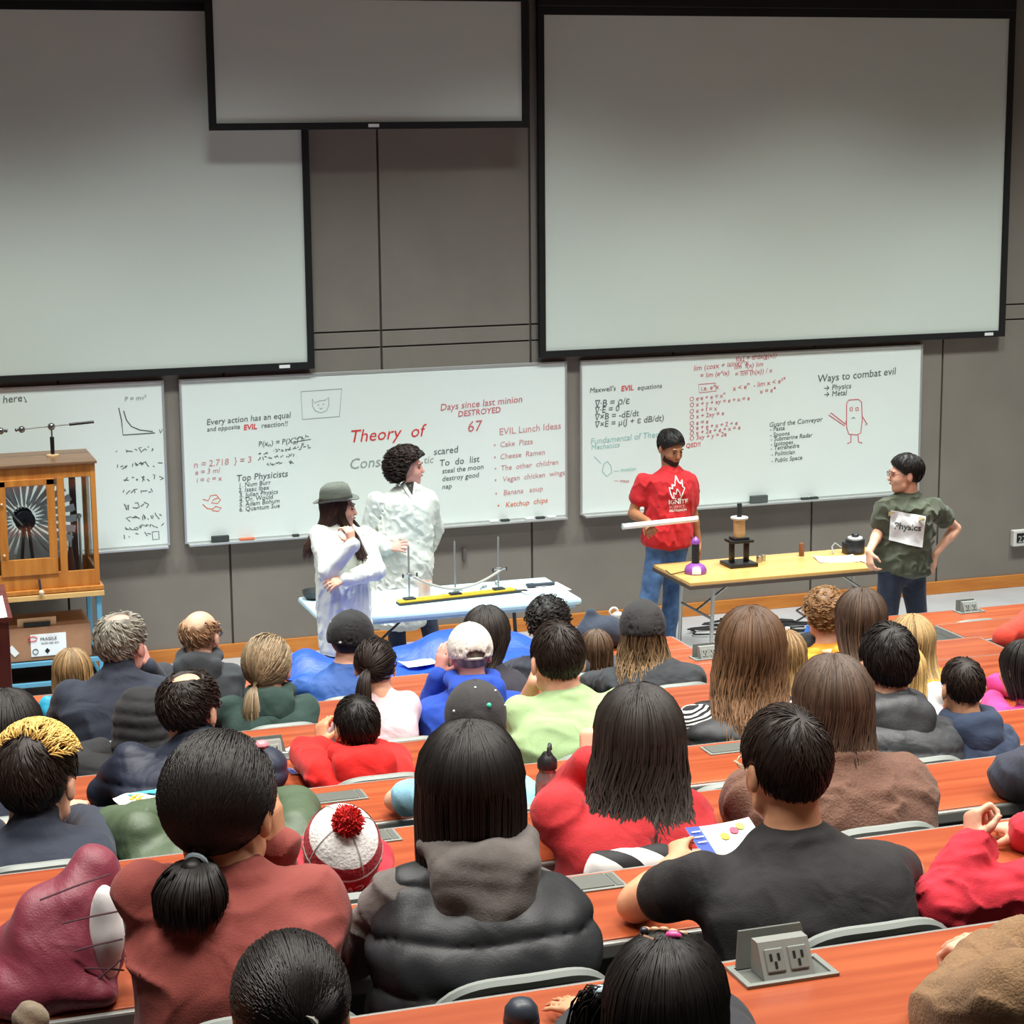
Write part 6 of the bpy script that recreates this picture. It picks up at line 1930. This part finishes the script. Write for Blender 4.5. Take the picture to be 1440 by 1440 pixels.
for k_, (p, cc) in enumerate((((5.203, -4.559, 0.943), '#e9e9ea'), ((5.339, -4.558, 0.943), '#3d77d8'), ((3.997, -4.413, 0.943), '#3358c8'))):
    e = thing('small_bottle', p, ('clear', 'blue', 'cobalt')[k_]+' capped small bottle on the second row desk', 'bottle', .945)
    pc_(e, 'bottle', mat('bottle_%d' % k_, cc, .3), ('lathe', [(.022, 0), (.024, .003), (.024, .07), (.014, .085), (.014, .10)], (0, .10, 0), 14))

# cables on the floor
rr = random.Random(5)
for k_ in range(9):
    cx, cy = 6.55+.75*rr.random(), -.30-.45*rr.random()
    pts = [(cx+.35*math.cos(a*1.3+k_)*(.5+.5*rr.random())+.05*math.sin(3*a), cy+.16*math.sin(a+k_), .008+.006*k_) for a in np.linspace(0, 5.2, 22)]
    L0 = Vector(pts[0])
    q = MB(); q.tube([Vector(p)-L0 for p in pts], .0065, 6)
    o = q.build('power_cable', m_black, None, L0, smooth=True); tag(o, 'black cable in the tangle on the floor behind the wooden table', 'cable', 'tangled floor cables')
pts = [(7.131, -0.576, 0.010), (7.268, -0.475, 0.010), (7.387, -0.364, 0.010), (7.411, -0.161, 0.010), (7.623, 0.031, 0.010)]
q = MB(); q.tube([Vector(p)-Vector(pts[0]) for p in pts], .005, 6); o = q.build('thin_cable', m_black, None, pts[0], smooth=True); tag(o, 'thin dark cable curling towards the oak baseboard', 'cable')

# ------------------------------------------------------------------ influence machine cabinet on its blue stand
XC, XR, YF, YB, ZB, ZT = 1.27, 1.737, -.906, -.366, .835, 1.70
m_cab = wood_mat('honey_oak', '#ab6626', '#c68238', .35, 3, (8, 8, .8), coat=.3)
m_cabt = wood_mat('brown_top_board', '#6a4b35', '#82603f', .5, 3, (1, 8, 8))
m_glass = mat('cabinet_glass', '#f4fbfb', .03, trans=1, spec=.5)
C = empty('machine_cabinet', (XC, (YF+YB)/2, ZB-.03)); tag(C, 'glazed oak cabinet holding a vaned disc machine', 'cabinet')
Lc = C.location
def cb(nm, lo, hi, m, bev=.004, par=None):
    q = MB(); q.box(Vector(lo)-Lc, Vector(hi)-Lc, bev); return q.build(nm, m, par or C)
XL = 2*XC-XR
cb('base_board', (XL-.03, YF-.03, ZB-.03), (XR+.02, YB+.02, ZB), m_cab)
cb('top_board', (XL-.02, YF-.02, ZT-.02), (XR+.012, YB+.01, ZT), m_cabt)
for x in (XL, XR-.035):
    for y in (YF, YB-.035):
        cb('corner_post', (x, y, ZB), (x+.035, y+.035, ZT-.02), m_cab)
for y in (YF+.002, YB-.025):
    cb('rail', (XL+.03, y, ZB), (XR-.03, y+.022, ZB+.11), m_cab)
    cb('rail', (XL+.03, y, ZT-.11), (XR-.03, y+.022, ZT-.02), m_cab)
for x in (XL, XR-.022):
    cb('side_rail', (x, YF+.03, ZB), (x+.02, YB-.03, ZB+.10), m_cab)
    cb('side_rail', (x, YF+.03, ZT-.09), (x+.02, YB-.03, ZT-.02), m_cab)
for x in (XC-.255, XC+.205):
    cb('stile', (x, YF+.001, ZB+.10), (x+.05, YF+.026, ZT-.10), m_cab)
door = cb('door', (XC-.19, YF-.008, ZB+.10), (XC+.19, YF+.012, ZB+.215), m_cab)
for lo, hi in (((XC-.19, YF-.008, ZB+.215), (XC-.135, YF+.012, ZT-.11)), ((XC+.135, YF-.008, ZB+.215), (XC+.19, YF+.012, ZT-.11)), ((XC-.19, YF-.008, ZT-.15), (XC+.19, YF+.0125, ZT-.105))):
    cb('door_frame', lo, hi, m_cab, .003, door)
cb('pane', (XC-.137, YF, ZB+.212), (XC+.137, YF+.004, ZT-.148), m_glass, 0, door)
for z in (ZB+.25, ZB+.60):
    q = MB(); q.ball(Vector((XC-.165, YF-.014, z))-Lc, .010, 8); q.build('knob', mat('brass_knob', '#d9b890', .3, .5), door, smooth=True)
cb('pane', (XR-.26, YF+.008, ZB+.11), (XR-.03, YF+.012, ZT-.11), m_glass, 0)
cb('pane', (XL+.03, YF+.008, ZB+.11), (XL+.26, YF+.012, ZT-.11), m_glass, 0)
cb('pane', (XR-.010, YF+.03, ZB+.10), (XR-.006, YB-.03, ZT-.09), m_glass, 0)
cb('pane', (XL+.006, YF+.03, ZB+.10), (XL+.010, YB-.03, ZT-.09), m_glass, 0)
# vaned discs
m_vane = mat('foil_vane', '#c7d0d8', .35, .3)
m_disc = mat('dark_ebonite', '#2c3340', .3, alpha=1)
for y, nn in ((YF+.17, 0), (YF+.34, 1)):
    q = MB(); q.lathe([(.07, -.003), (.07, .003)], Vector((XC, y, 1.28))-Lc, 32, 'y'); q.build('hub_disc', m_disc, C)
    for k_ in range(28):
        a = 2*math.pi*(k_+.5*nn)/28
        d_, n_ = Vector((math.cos(a), 0, math.sin(a))), Vector((-math.sin(a), 0, math.cos(a)))
        c_ = Vector((XC, y, 1.28))-Lc
        q = MB(); q.poly([c_+d_*.09-n_*.004, c_+d_*.345-n_*.024, c_+d_*.345+n_*.024, c_+d_*.09+n_*.004], (0, .004, 0)); q.build('vane', m_vane, C)
for dx_ in (-.06, .05):
    q = MB(); q.tube([Vector((XC+dx_, YF+.10, ZB))-Lc, Vector((XC+dx_*.2, YF+.10, 1.28))-Lc], .012, 8); q.build('spindle_stand', mat('dark_wood_stand', '#3a2a22', .5), C, smooth=True)
q = MB(); q.tube([Vector((XC-.22, YF+.10, 1.50))-Lc, Vector((XC+.16, YF+.10, 1.05))-Lc], .006, 8); q.build('neutral_rod', m_steel, C, smooth=True)
for x, h_ in ((XR-.17, .12), (XR-.10, .0)):
    q = MB(); q.lathe([(.045, ZB-Lc[2]), (.04, ZB+.02-Lc[2]), (.018, ZB+.20-Lc[2]), (.012, ZB+.24-Lc[2])], (x-Lc[0], YF+.2-Lc[1], 0), 16); q.build('insulator_foot', mat('red_brown_wood', '#6d3526', .4), C, smooth=True) if h_ else None
    q = MB(); q.tube([Vector((x, YF+.2, ZB))-Lc, Vector((x, YF+.2, ZB+.45-h_))-Lc], .010, 8); q.ball(Vector((x, YF+.2, ZB+.45-h_))-Lc, .02, 10); q.build('collector_rod', m_steel, C, smooth=True)
cb('inner_column', (XR-.13, YB-.10, ZB), (XR-.085, YB-.06, ZT-.02), mat('dark_red_column', '#4a2a26', .5), .004)
# crank
q = MB(); q.tube([Vector(p)-Lc for p in ((1.325, YF-.01, ZB+.07), (1.325, YF-.04, ZB+.07), (1.33, YF-.045, ZB-.01))], .008, 8); q.build('crank', m_dsteel, C, smooth=True)
q = MB(); q.ball(Vector((1.332, YF-.065, ZB-.012))-Lc, (.02, .022, .02), 12); q.build('crank_knob', mat('cream_knob', '#cdb79a', .4), C, smooth=True)
# discharge rods on top
YM = -.62
m_ball = mat('nickel_ball', '#8d8d8c', .2, .9)
xs = 1.49
q = MB(); q.lathe([(.045, 0), (.045, .01), (.03, .014)], Vector((xs, YM, ZT))-Lc, 20); q.build('rod_foot', mat('pale_foot', '#c7a477', .4), C, smooth=True)
q = MB(); q.lathe([(.014, .01), (.015, .13), (.012, .135)], Vector((xs, YM, ZT))-Lc, 14); q.build('insulating_post', mat('black_ebonite', '#191716', .3), C, smooth=True)
q = MB(); q.tube([Vector((xs, YM, ZT+.13))-Lc, Vector((xs, YM, ZT+.20))-Lc], .006, 8); q.ball(Vector((xs, YM, ZT+.205))-Lc, .026, 14); q.build('terminal', m_ball, C, smooth=True)
q = MB(); q.tube([Vector((xs-.22, YM, ZT+.195))-Lc, Vector((xs+.16, YM, ZT+.215))-Lc], .004, 8); q.ball(Vector((xs-.20, YM, ZT+.196))-Lc, .024, 14); q.ball(Vector((xs-.235, YM, ZT+.195))-Lc, .013, 10); q.build('discharge_rod', m_ball, C, smooth=True)
q = MB(); q.tube([Vector((xs+.12, YM, ZT+.213))-Lc, Vector((xs+.29, YM, ZT+.222))-Lc], .010, 10); q.build('rod_handle', mat('black_ebonite', '#191716', .3), C, smooth=True)
xs2 = 2*XC-xs
q = MB(); q.lathe([(.014, 0), (.015, .13), (.012, .135)], Vector((xs2, YM, ZT))-Lc, 14); q.build('insulating_post', mat('black_ebonite', '#191716', .3), C, smooth=True)
q = MB(); q.tube([Vector((xs2, YM, ZT+.13))-Lc, Vector((xs2, YM, ZT+.20))-Lc], .006, 8); q.ball(Vector((xs2, YM, ZT+.205))-Lc, .026, 14); q.tube([Vector((xs2-.2, YM, ZT+.19))-Lc, Vector((xs2+.115, YM, ZT+.193))-Lc], .004, 8); q.ball(Vector((xs2+.10, YM, ZT+.193))-Lc, .024, 14); q.ball(Vector((xs2+.135, YM, ZT+.193))-Lc, .013, 10); q.build('discharge_rod', m_ball, C, smooth=True)
# blue steel stand
S_ = empty('steel_stand', (XC, (YF+YB)/2, 0)); tag(S_, 'light blue steel stand with a tan top below the cabinet', 'stand')
m_bl = mat('light_blue_steel', '#5f9fbd', .45, .2)
def sb(nm, lo, hi, m, bev=.003):
    L_ = S_.location; q = MB(); q.box(Vector(lo)-L_, Vector(hi)-L_, bev); return q.build(nm, m, S_)
sb('top_board', (XL-.05, YF-.04, .765), (XR+.02, YB+.05, .80), mat('tan_board', '#d2a86a', .5, var=.08, vscale=9))
for x in (XL-.03, XR-.035):
    for y in (YF-.02, YB):
        sb('leg', (x, y, 0), (x+.035, y+.035, .765), m_bl)
for z in (.30, .155):
    for y in (YF-.02, YB):
        sb('rail', (XL, y, z), (XR-.03, y+.03, z+.03), m_bl)
    for x in (XL-.03, XR-.035):
        sb('rail', (x, YF, z), (x+.03, YB, z+.03), m_bl)
    sb('shelf', (XL, YF+.01, z+.0), (XR-.035, YB, z+.012), mat('dark_shelf', '#4a3a30', .7))
for z in (.805,):
    for x in (XL+.02, XR-.06):
        for y in (YF+.0, YB-.06):
            pass
BX = empty('cardboard_box', (1.30, -.66, .33)); tag(BX, 'cardboard box with a white printed sheet on the stand shelf', 'box')
m_card = mat('cardboard', '#a5795a', .8, var=.06, vscale=20)
def bb(nm, lo, hi, m, par=None, bev=.003):
    q = MB(); q.box(lo, hi, bev); return q.build(nm, m, par or BX)
bb('carton', (-.30, -.22, 0), (.36, .22, .235), m_card)
q = MB(); q.poly([(-.13, -.20, .235), (.13, -.20, .235), (.13, -.215, .30), (-.13, -.215, .30)], (0, .006, 0)); q.build('flap', mat('pale_cardboard', '#c39a72', .8), BX)
bb('handle_slot', (-.09, -.222, .245), (.09, -.205, .268), m_black, None, 0)
lbl = bb('printed_sheet', (-.05, -.224, .03), (.19, -.2215, .185), m_paper, None, 0)
text('FRAGILE', (1.315, -.886, .47), .03, m_blk, BX, shear=0); text('handle with care', (1.32, -.886, .445), .018, m_blk, BX, shear=0)
q = MB(); q.tube([(-.035+.03*math.cos(a), -.225, .155+.016*math.sin(a)) for a in np.linspace(0, 5.8, 15)], .003, 5); q.build('red_mark', m_red2, BX)
q = MB(); q.tube([(-.02+.018*math.cos(a), -.225, .065+.018*math.sin(a)) for a in np.linspace(0, 6.28, 15)[:-1]], .003, 5, True); q.build('stamp', m_blk, BX)
q = MB(); q.poly([(.06, -.2255, .045), (.078, -.2255, .065), (.06, -.2255, .085), (.042, -.2255, .065)], (0, .002, 0)); q.build('hazard_mark', m_black, BX)
q = MB(); q.box((-.205, -.224, .06), (-.13, -.2215, .10), 0, Matrix.Rotation(.9, 3, 'Y')); q.build('barcode_label', m_white, BX)
bb('red_label', (-.275, -.224, .01), (-.225, -.2215, .135), mat('red_label', '#cf8a86', .7), None, 0)
# lectern at the hall edge
e = empty('lectern', (.72, -2.35, 0)); tag(e, 'dark red-brown lectern with white paper on top', 'lectern')
m_ma = wood_mat('mahogany', '#4a1a16', '#5f2620', .4, 3, (8, 8, .8))
pc_(e, 'body', m_ma, ('box', (-.26, -.22, .04), (.26, .22, 1.02), .006), smooth=False)
pc_(e, 'plinth', m_ma, ('box', (-.28, -.24, 0), (.28, .24, .04), .004), smooth=False)
q = MB(); q.poly([(-.28, -.25, 1.02), (-.28, .25, 1.12), (.28, .25, 1.12), (.28, -.25, 1.02)], (0, 0, .025)); q.build('sloped_top', m_ma, e)
o = sheet((.86, -2.45), .22, .30, 0, 1.075, 'white papers on the sloping lectern top'); o.rotation_euler = (.2, 0, 0)

# ------------------------------------------------------------------ things on the audience desks
# steel water bottle
e = thing('water_bottle', (1.887, -9.637, 1.936), 'pinkish steel water bottle with a black sport lid', 'bottle', 1.936)
pc_(e, 'bottle', mat('rose_steel', '#b29a98', .22, .7), ('lathe', [(.033, 0), (.035, .004), (.035, .135), (.032, .15), (.024, .165), (.022, .18)]))
pc_(e, 'lid', mat('black_lid', '#1e1f21', .4), ('lathe', [(.028, .175), (.029, .18), (.028, .20), (.018, .212), (.012, .222)]))
q = MB(); q.tube([(.0, -.012, .215), (.004, -.004, .235), (.010, .006, .242), (.014, .014, .225)], .006, 7); q.build('spout', mat('black_lid', '#1e1f21', .4), e, smooth=True)
q = MB()
for z in (.05, .095): q.tube([(.0355*math.cos(a), .0355*math.sin(a), z) for a in np.linspace(0, 6.28, 25)[:-1]], .0012, 4, True)
for a in np.linspace(0, 6.28, 7)[:-1]: q.tube([(.0355*math.cos(a), .0355*math.sin(a), .01), (.0355*math.cos(a), .0355*math.sin(a), .13)], .0012, 4)
q.build('grid_print', mat('grid_ink', '#4a4a60', .5), e)
# leaflet held by the boy
def leaflet(p, w_, d_, rz, z, label, tilt=0, name='leaflet'):
    e = empty(name, (p[0], p[1], z)); e.rotation_euler = (tilt, 0, rz); tag(e, label, 'leaflet')
    q = MB(); q.grid(lambda u, v: ((u-.5)*w_, (v-.5)*d_, .001+.006*(2*u-1)**2), 8, 6); q.build('page', m_paper, e, smooth=True, solid=.001)
    q = MB(); q.grid(lambda u, v: (-.5*w_+u*w_*.22, (v-.5)*d_, .0024+.006*(2*(u*.22)-1)**2), 3, 4); q.build('blue_panel', mat('blue_print', '#3350a8', .6), e)
    for k_ in range(3):
        q = MB(); q.box((-.46*w_, d_*(.3-.16*k_), .0098), (-.32*w_, d_*(.33-.16*k_), .0104)); q.build('print_line', m_white, e)
    for k_, (x, y, cc) in enumerate(((.0, .1, '#d9b53a'), (.18, .22, '#d0506a'), (.3, .3, '#9ec05a'))):
        q = MB(); q.lathe([(.012, .0042+.02*abs(x)**2), (.011, .0050+.02*abs(x)**2)], (x*w_, y*d_, 0), 10); q.build('picture', mat('picture_%d' % k_, cc, .6), e)
    return e
leaflet((1.968, -10.679, 2.252), .175, .11, .10, 2.234, 'blue and white leaflet held up by the boy in black', .45)
e = leaflet((1.612, -7.663, 1.539), .10, .075, .08, 1.541, 'blue and white leaflet lying beside the child in red fleece')
sheet((1.617, -7.398, 1.539), .07, .05, .3, 1.540, 'scrap of white paper by the raised power box')
sheet((1.351, -8.528, 1.737), .10, .05, -.3, 1.749, 'cream paper scrap on the sixth row desk', m=mat('cream_paper', '#e8d3a0', .7))
# snack packet
e = empty('snack_packet', (*((0.893, -8.498, 1.737))[:2], 1.757)); e.rotation_euler = (.12, 0, .12); tag(e, 'open white and turquoise snack packet with an orange picture', 'packet')
q = MB(); q.grid(lambda u, v: ((u-.5)*.15, (v-.5)*.12, .012+.014*math.sin(math.pi*u)*math.sin(math.pi*v)+.006*math.sin(9*u+5*v)), 12, 10); q.build('packet', mat('foil_white', '#f2f4f2', .4), e, smooth=True, solid=.002)
q = MB(); q.grid(lambda u, v: (-.03+u*.105, .022+v*.038, .018+.014*math.sin(math.pi*(.3+.7*u))*math.sin(math.pi*(.68+v*.3))), 8, 4); q.build('turquoise_band', mat('turquoise_print', '#49bcd0', .5), e, smooth=True)
for k_, (x, y) in enumerate(((-.03, -.01), (-.012, -.018), (-.02, .006), (.004, -.004), (-.002, .012))):
    q = MB(); q.ball((x, y, .030), (.011, .007, .003), 8); q.build('cracker_picture', mat('orange_print', '#e8a21c', .5), e, smooth=True)
# black and white bag behind the red coat
s = Sdf(); s.cap((-.085, 0, .05), (.085, .01, .045), .038, .034, .03); s.cap((-.085, 0, 0), (.085, 0, 0), .03, .03, .05)
w3 = Wob(12, 30); s.post = lambda P, d: d+.006*w3(P)
mz = mat('zebra_cloth', '#f0eeea', .7); nt = mz.node_tree
tc = nt.nodes.new('ShaderNodeTexCoord'); wv = nt.nodes.new('ShaderNodeTexWave'); wv.bands_direction = 'DIAGONAL'; wv.inputs['Scale'].default_value = 4.5; wv.inputs['Distortion'].default_value = 3
cr = nt.nodes.new('ShaderNodeValToRGB'); cr.color_ramp.interpolation = 'CONSTANT'; cr.color_ramp.elements[0].color = lin('#17181b'); cr.color_ramp.elements[1].color = lin('#f3f1ee'); cr.color_ramp.elements[1].position = .48
nt.links.new(tc.outputs['Object'], wv.inputs['Vector']); nt.links.new(wv.outputs['Fac'], cr.inputs[0]); nt.links.new(cr.outputs[0], nt.nodes['Principled BSDF'].inputs['Base Color'])
p = (1.821, -10.449, 2.101)
o = sdf_obj('striped_bag', s, .007, mz, None, (0, 0, 0), (p[0], p[1], p[2]-.03)); tag(o, 'black and white striped bag behind the red coat', 'bag')
# maroon coat with white lining
p = Vector((0.413, -10.802, 2.134))
e = empty('maroon_coat', (p.x, p.y, 2.134)); tag(e, 'crumpled maroon padded coat with white lining on the desk', 'coat')
s = Sdf()
s.ell((-.01, .0, .10), (.125, .09, .13)); s.ell((-.07, -.03, .06), (.09, .08, .08), k=.05); s.cap((-.10, .02, .10), (.07, .05, .24), .055, .05, .05); s.cap((-.14, -.06, .03), (.05, -.09, .02), .045, .03, .05)
s.ell((.078, -.085, .13), (.030, .05, .10), k=.02, op=-1)
s.fn(lambda P: -P[:, 2]-.0, k=.01, op=0)
w4, w5 = Wob(21, 24), Wob(22, 55); s.post = lambda P, d: d+.011*w4(P)+.005*w5(P)
sdf_obj('coat_body', s, .0055, F('maroon_nylon', '#7c2a3c', rough=.5, sheen=.1), e)
s = Sdf(); s.ell((.072, -.052, .14), (.036, .03, .105)); s.post = lambda P, d: d+.003*w5(P)
sdf_obj('white_lining', s, .0055, mat('white_lining', '#f4f2f1', .7), e)
m_string = mat('dark_cord', '#4a2430', .7)
for k_, (a_, c_) in enumerate((((-.02, -.095, .19), (.11, -.09, .20)), ((.0, -.10, .13), (.10, -.095, .14)), ((.02, -.10, .09), (.10, -.09, .07)), ((.03, -.1, .05), (.10, -.095, .10)), ((-.06, -.08, .24), (.09, -.02, .255)))):
    q = MB(); q.tube([a_, tuple((np.array(a_)+np.array(c_))/2+V3(0, -.006, .004)), c_], .0022, 5); q.build('drawstring', m_string, e, smooth=True)
# bottle lid and knitted pompom in the nearest row
e = thing('dark_bottle', (1.081, -11.765, 2.333), 'dark bottle with a domed lid on the nearest desk', 'bottle', 2.333)
pc_(e, 'bottle', mat('dark_blue_bottle', '#20262e', .4), ('lathe', [(.030, 0), (.032, .003), (.032, .05)]))
pc_(e, 'lid', mat('slate_lid', '#323a44', .4), ('lathe', [(.030, .05), (.031, .055), (.029, .07), (.02, .082), (.008, .087)]))
e = thing('knitted_pompom', (0.277, -11.451, 2.333), 'fuzzy grey-brown pompom on the nearest desk', 'pompom', 2.333)
s = Sdf(); s.ell((0, 0, .035), (.032, .032, .034)); w6 = Wob(31, 200); s.post = lambda P, d: d+.004*w6(P)
sdf_obj('ball', s, .004, F('grey_brown_yarn', '#7d6f5c'), e)
# pencil in the raised fist
q = MB(); a_ = Vector((2.589, -10.779, 2.195)); c_ = Vector((2.583, -10.799, 2.139)); q.tube([(0, 0, 0), (c_-a_)*1.0], .004, 6)
o = q.build('pencil', m_black, None, a_); tag(o, 'short dark pencil held in the raised fist', 'pencil')
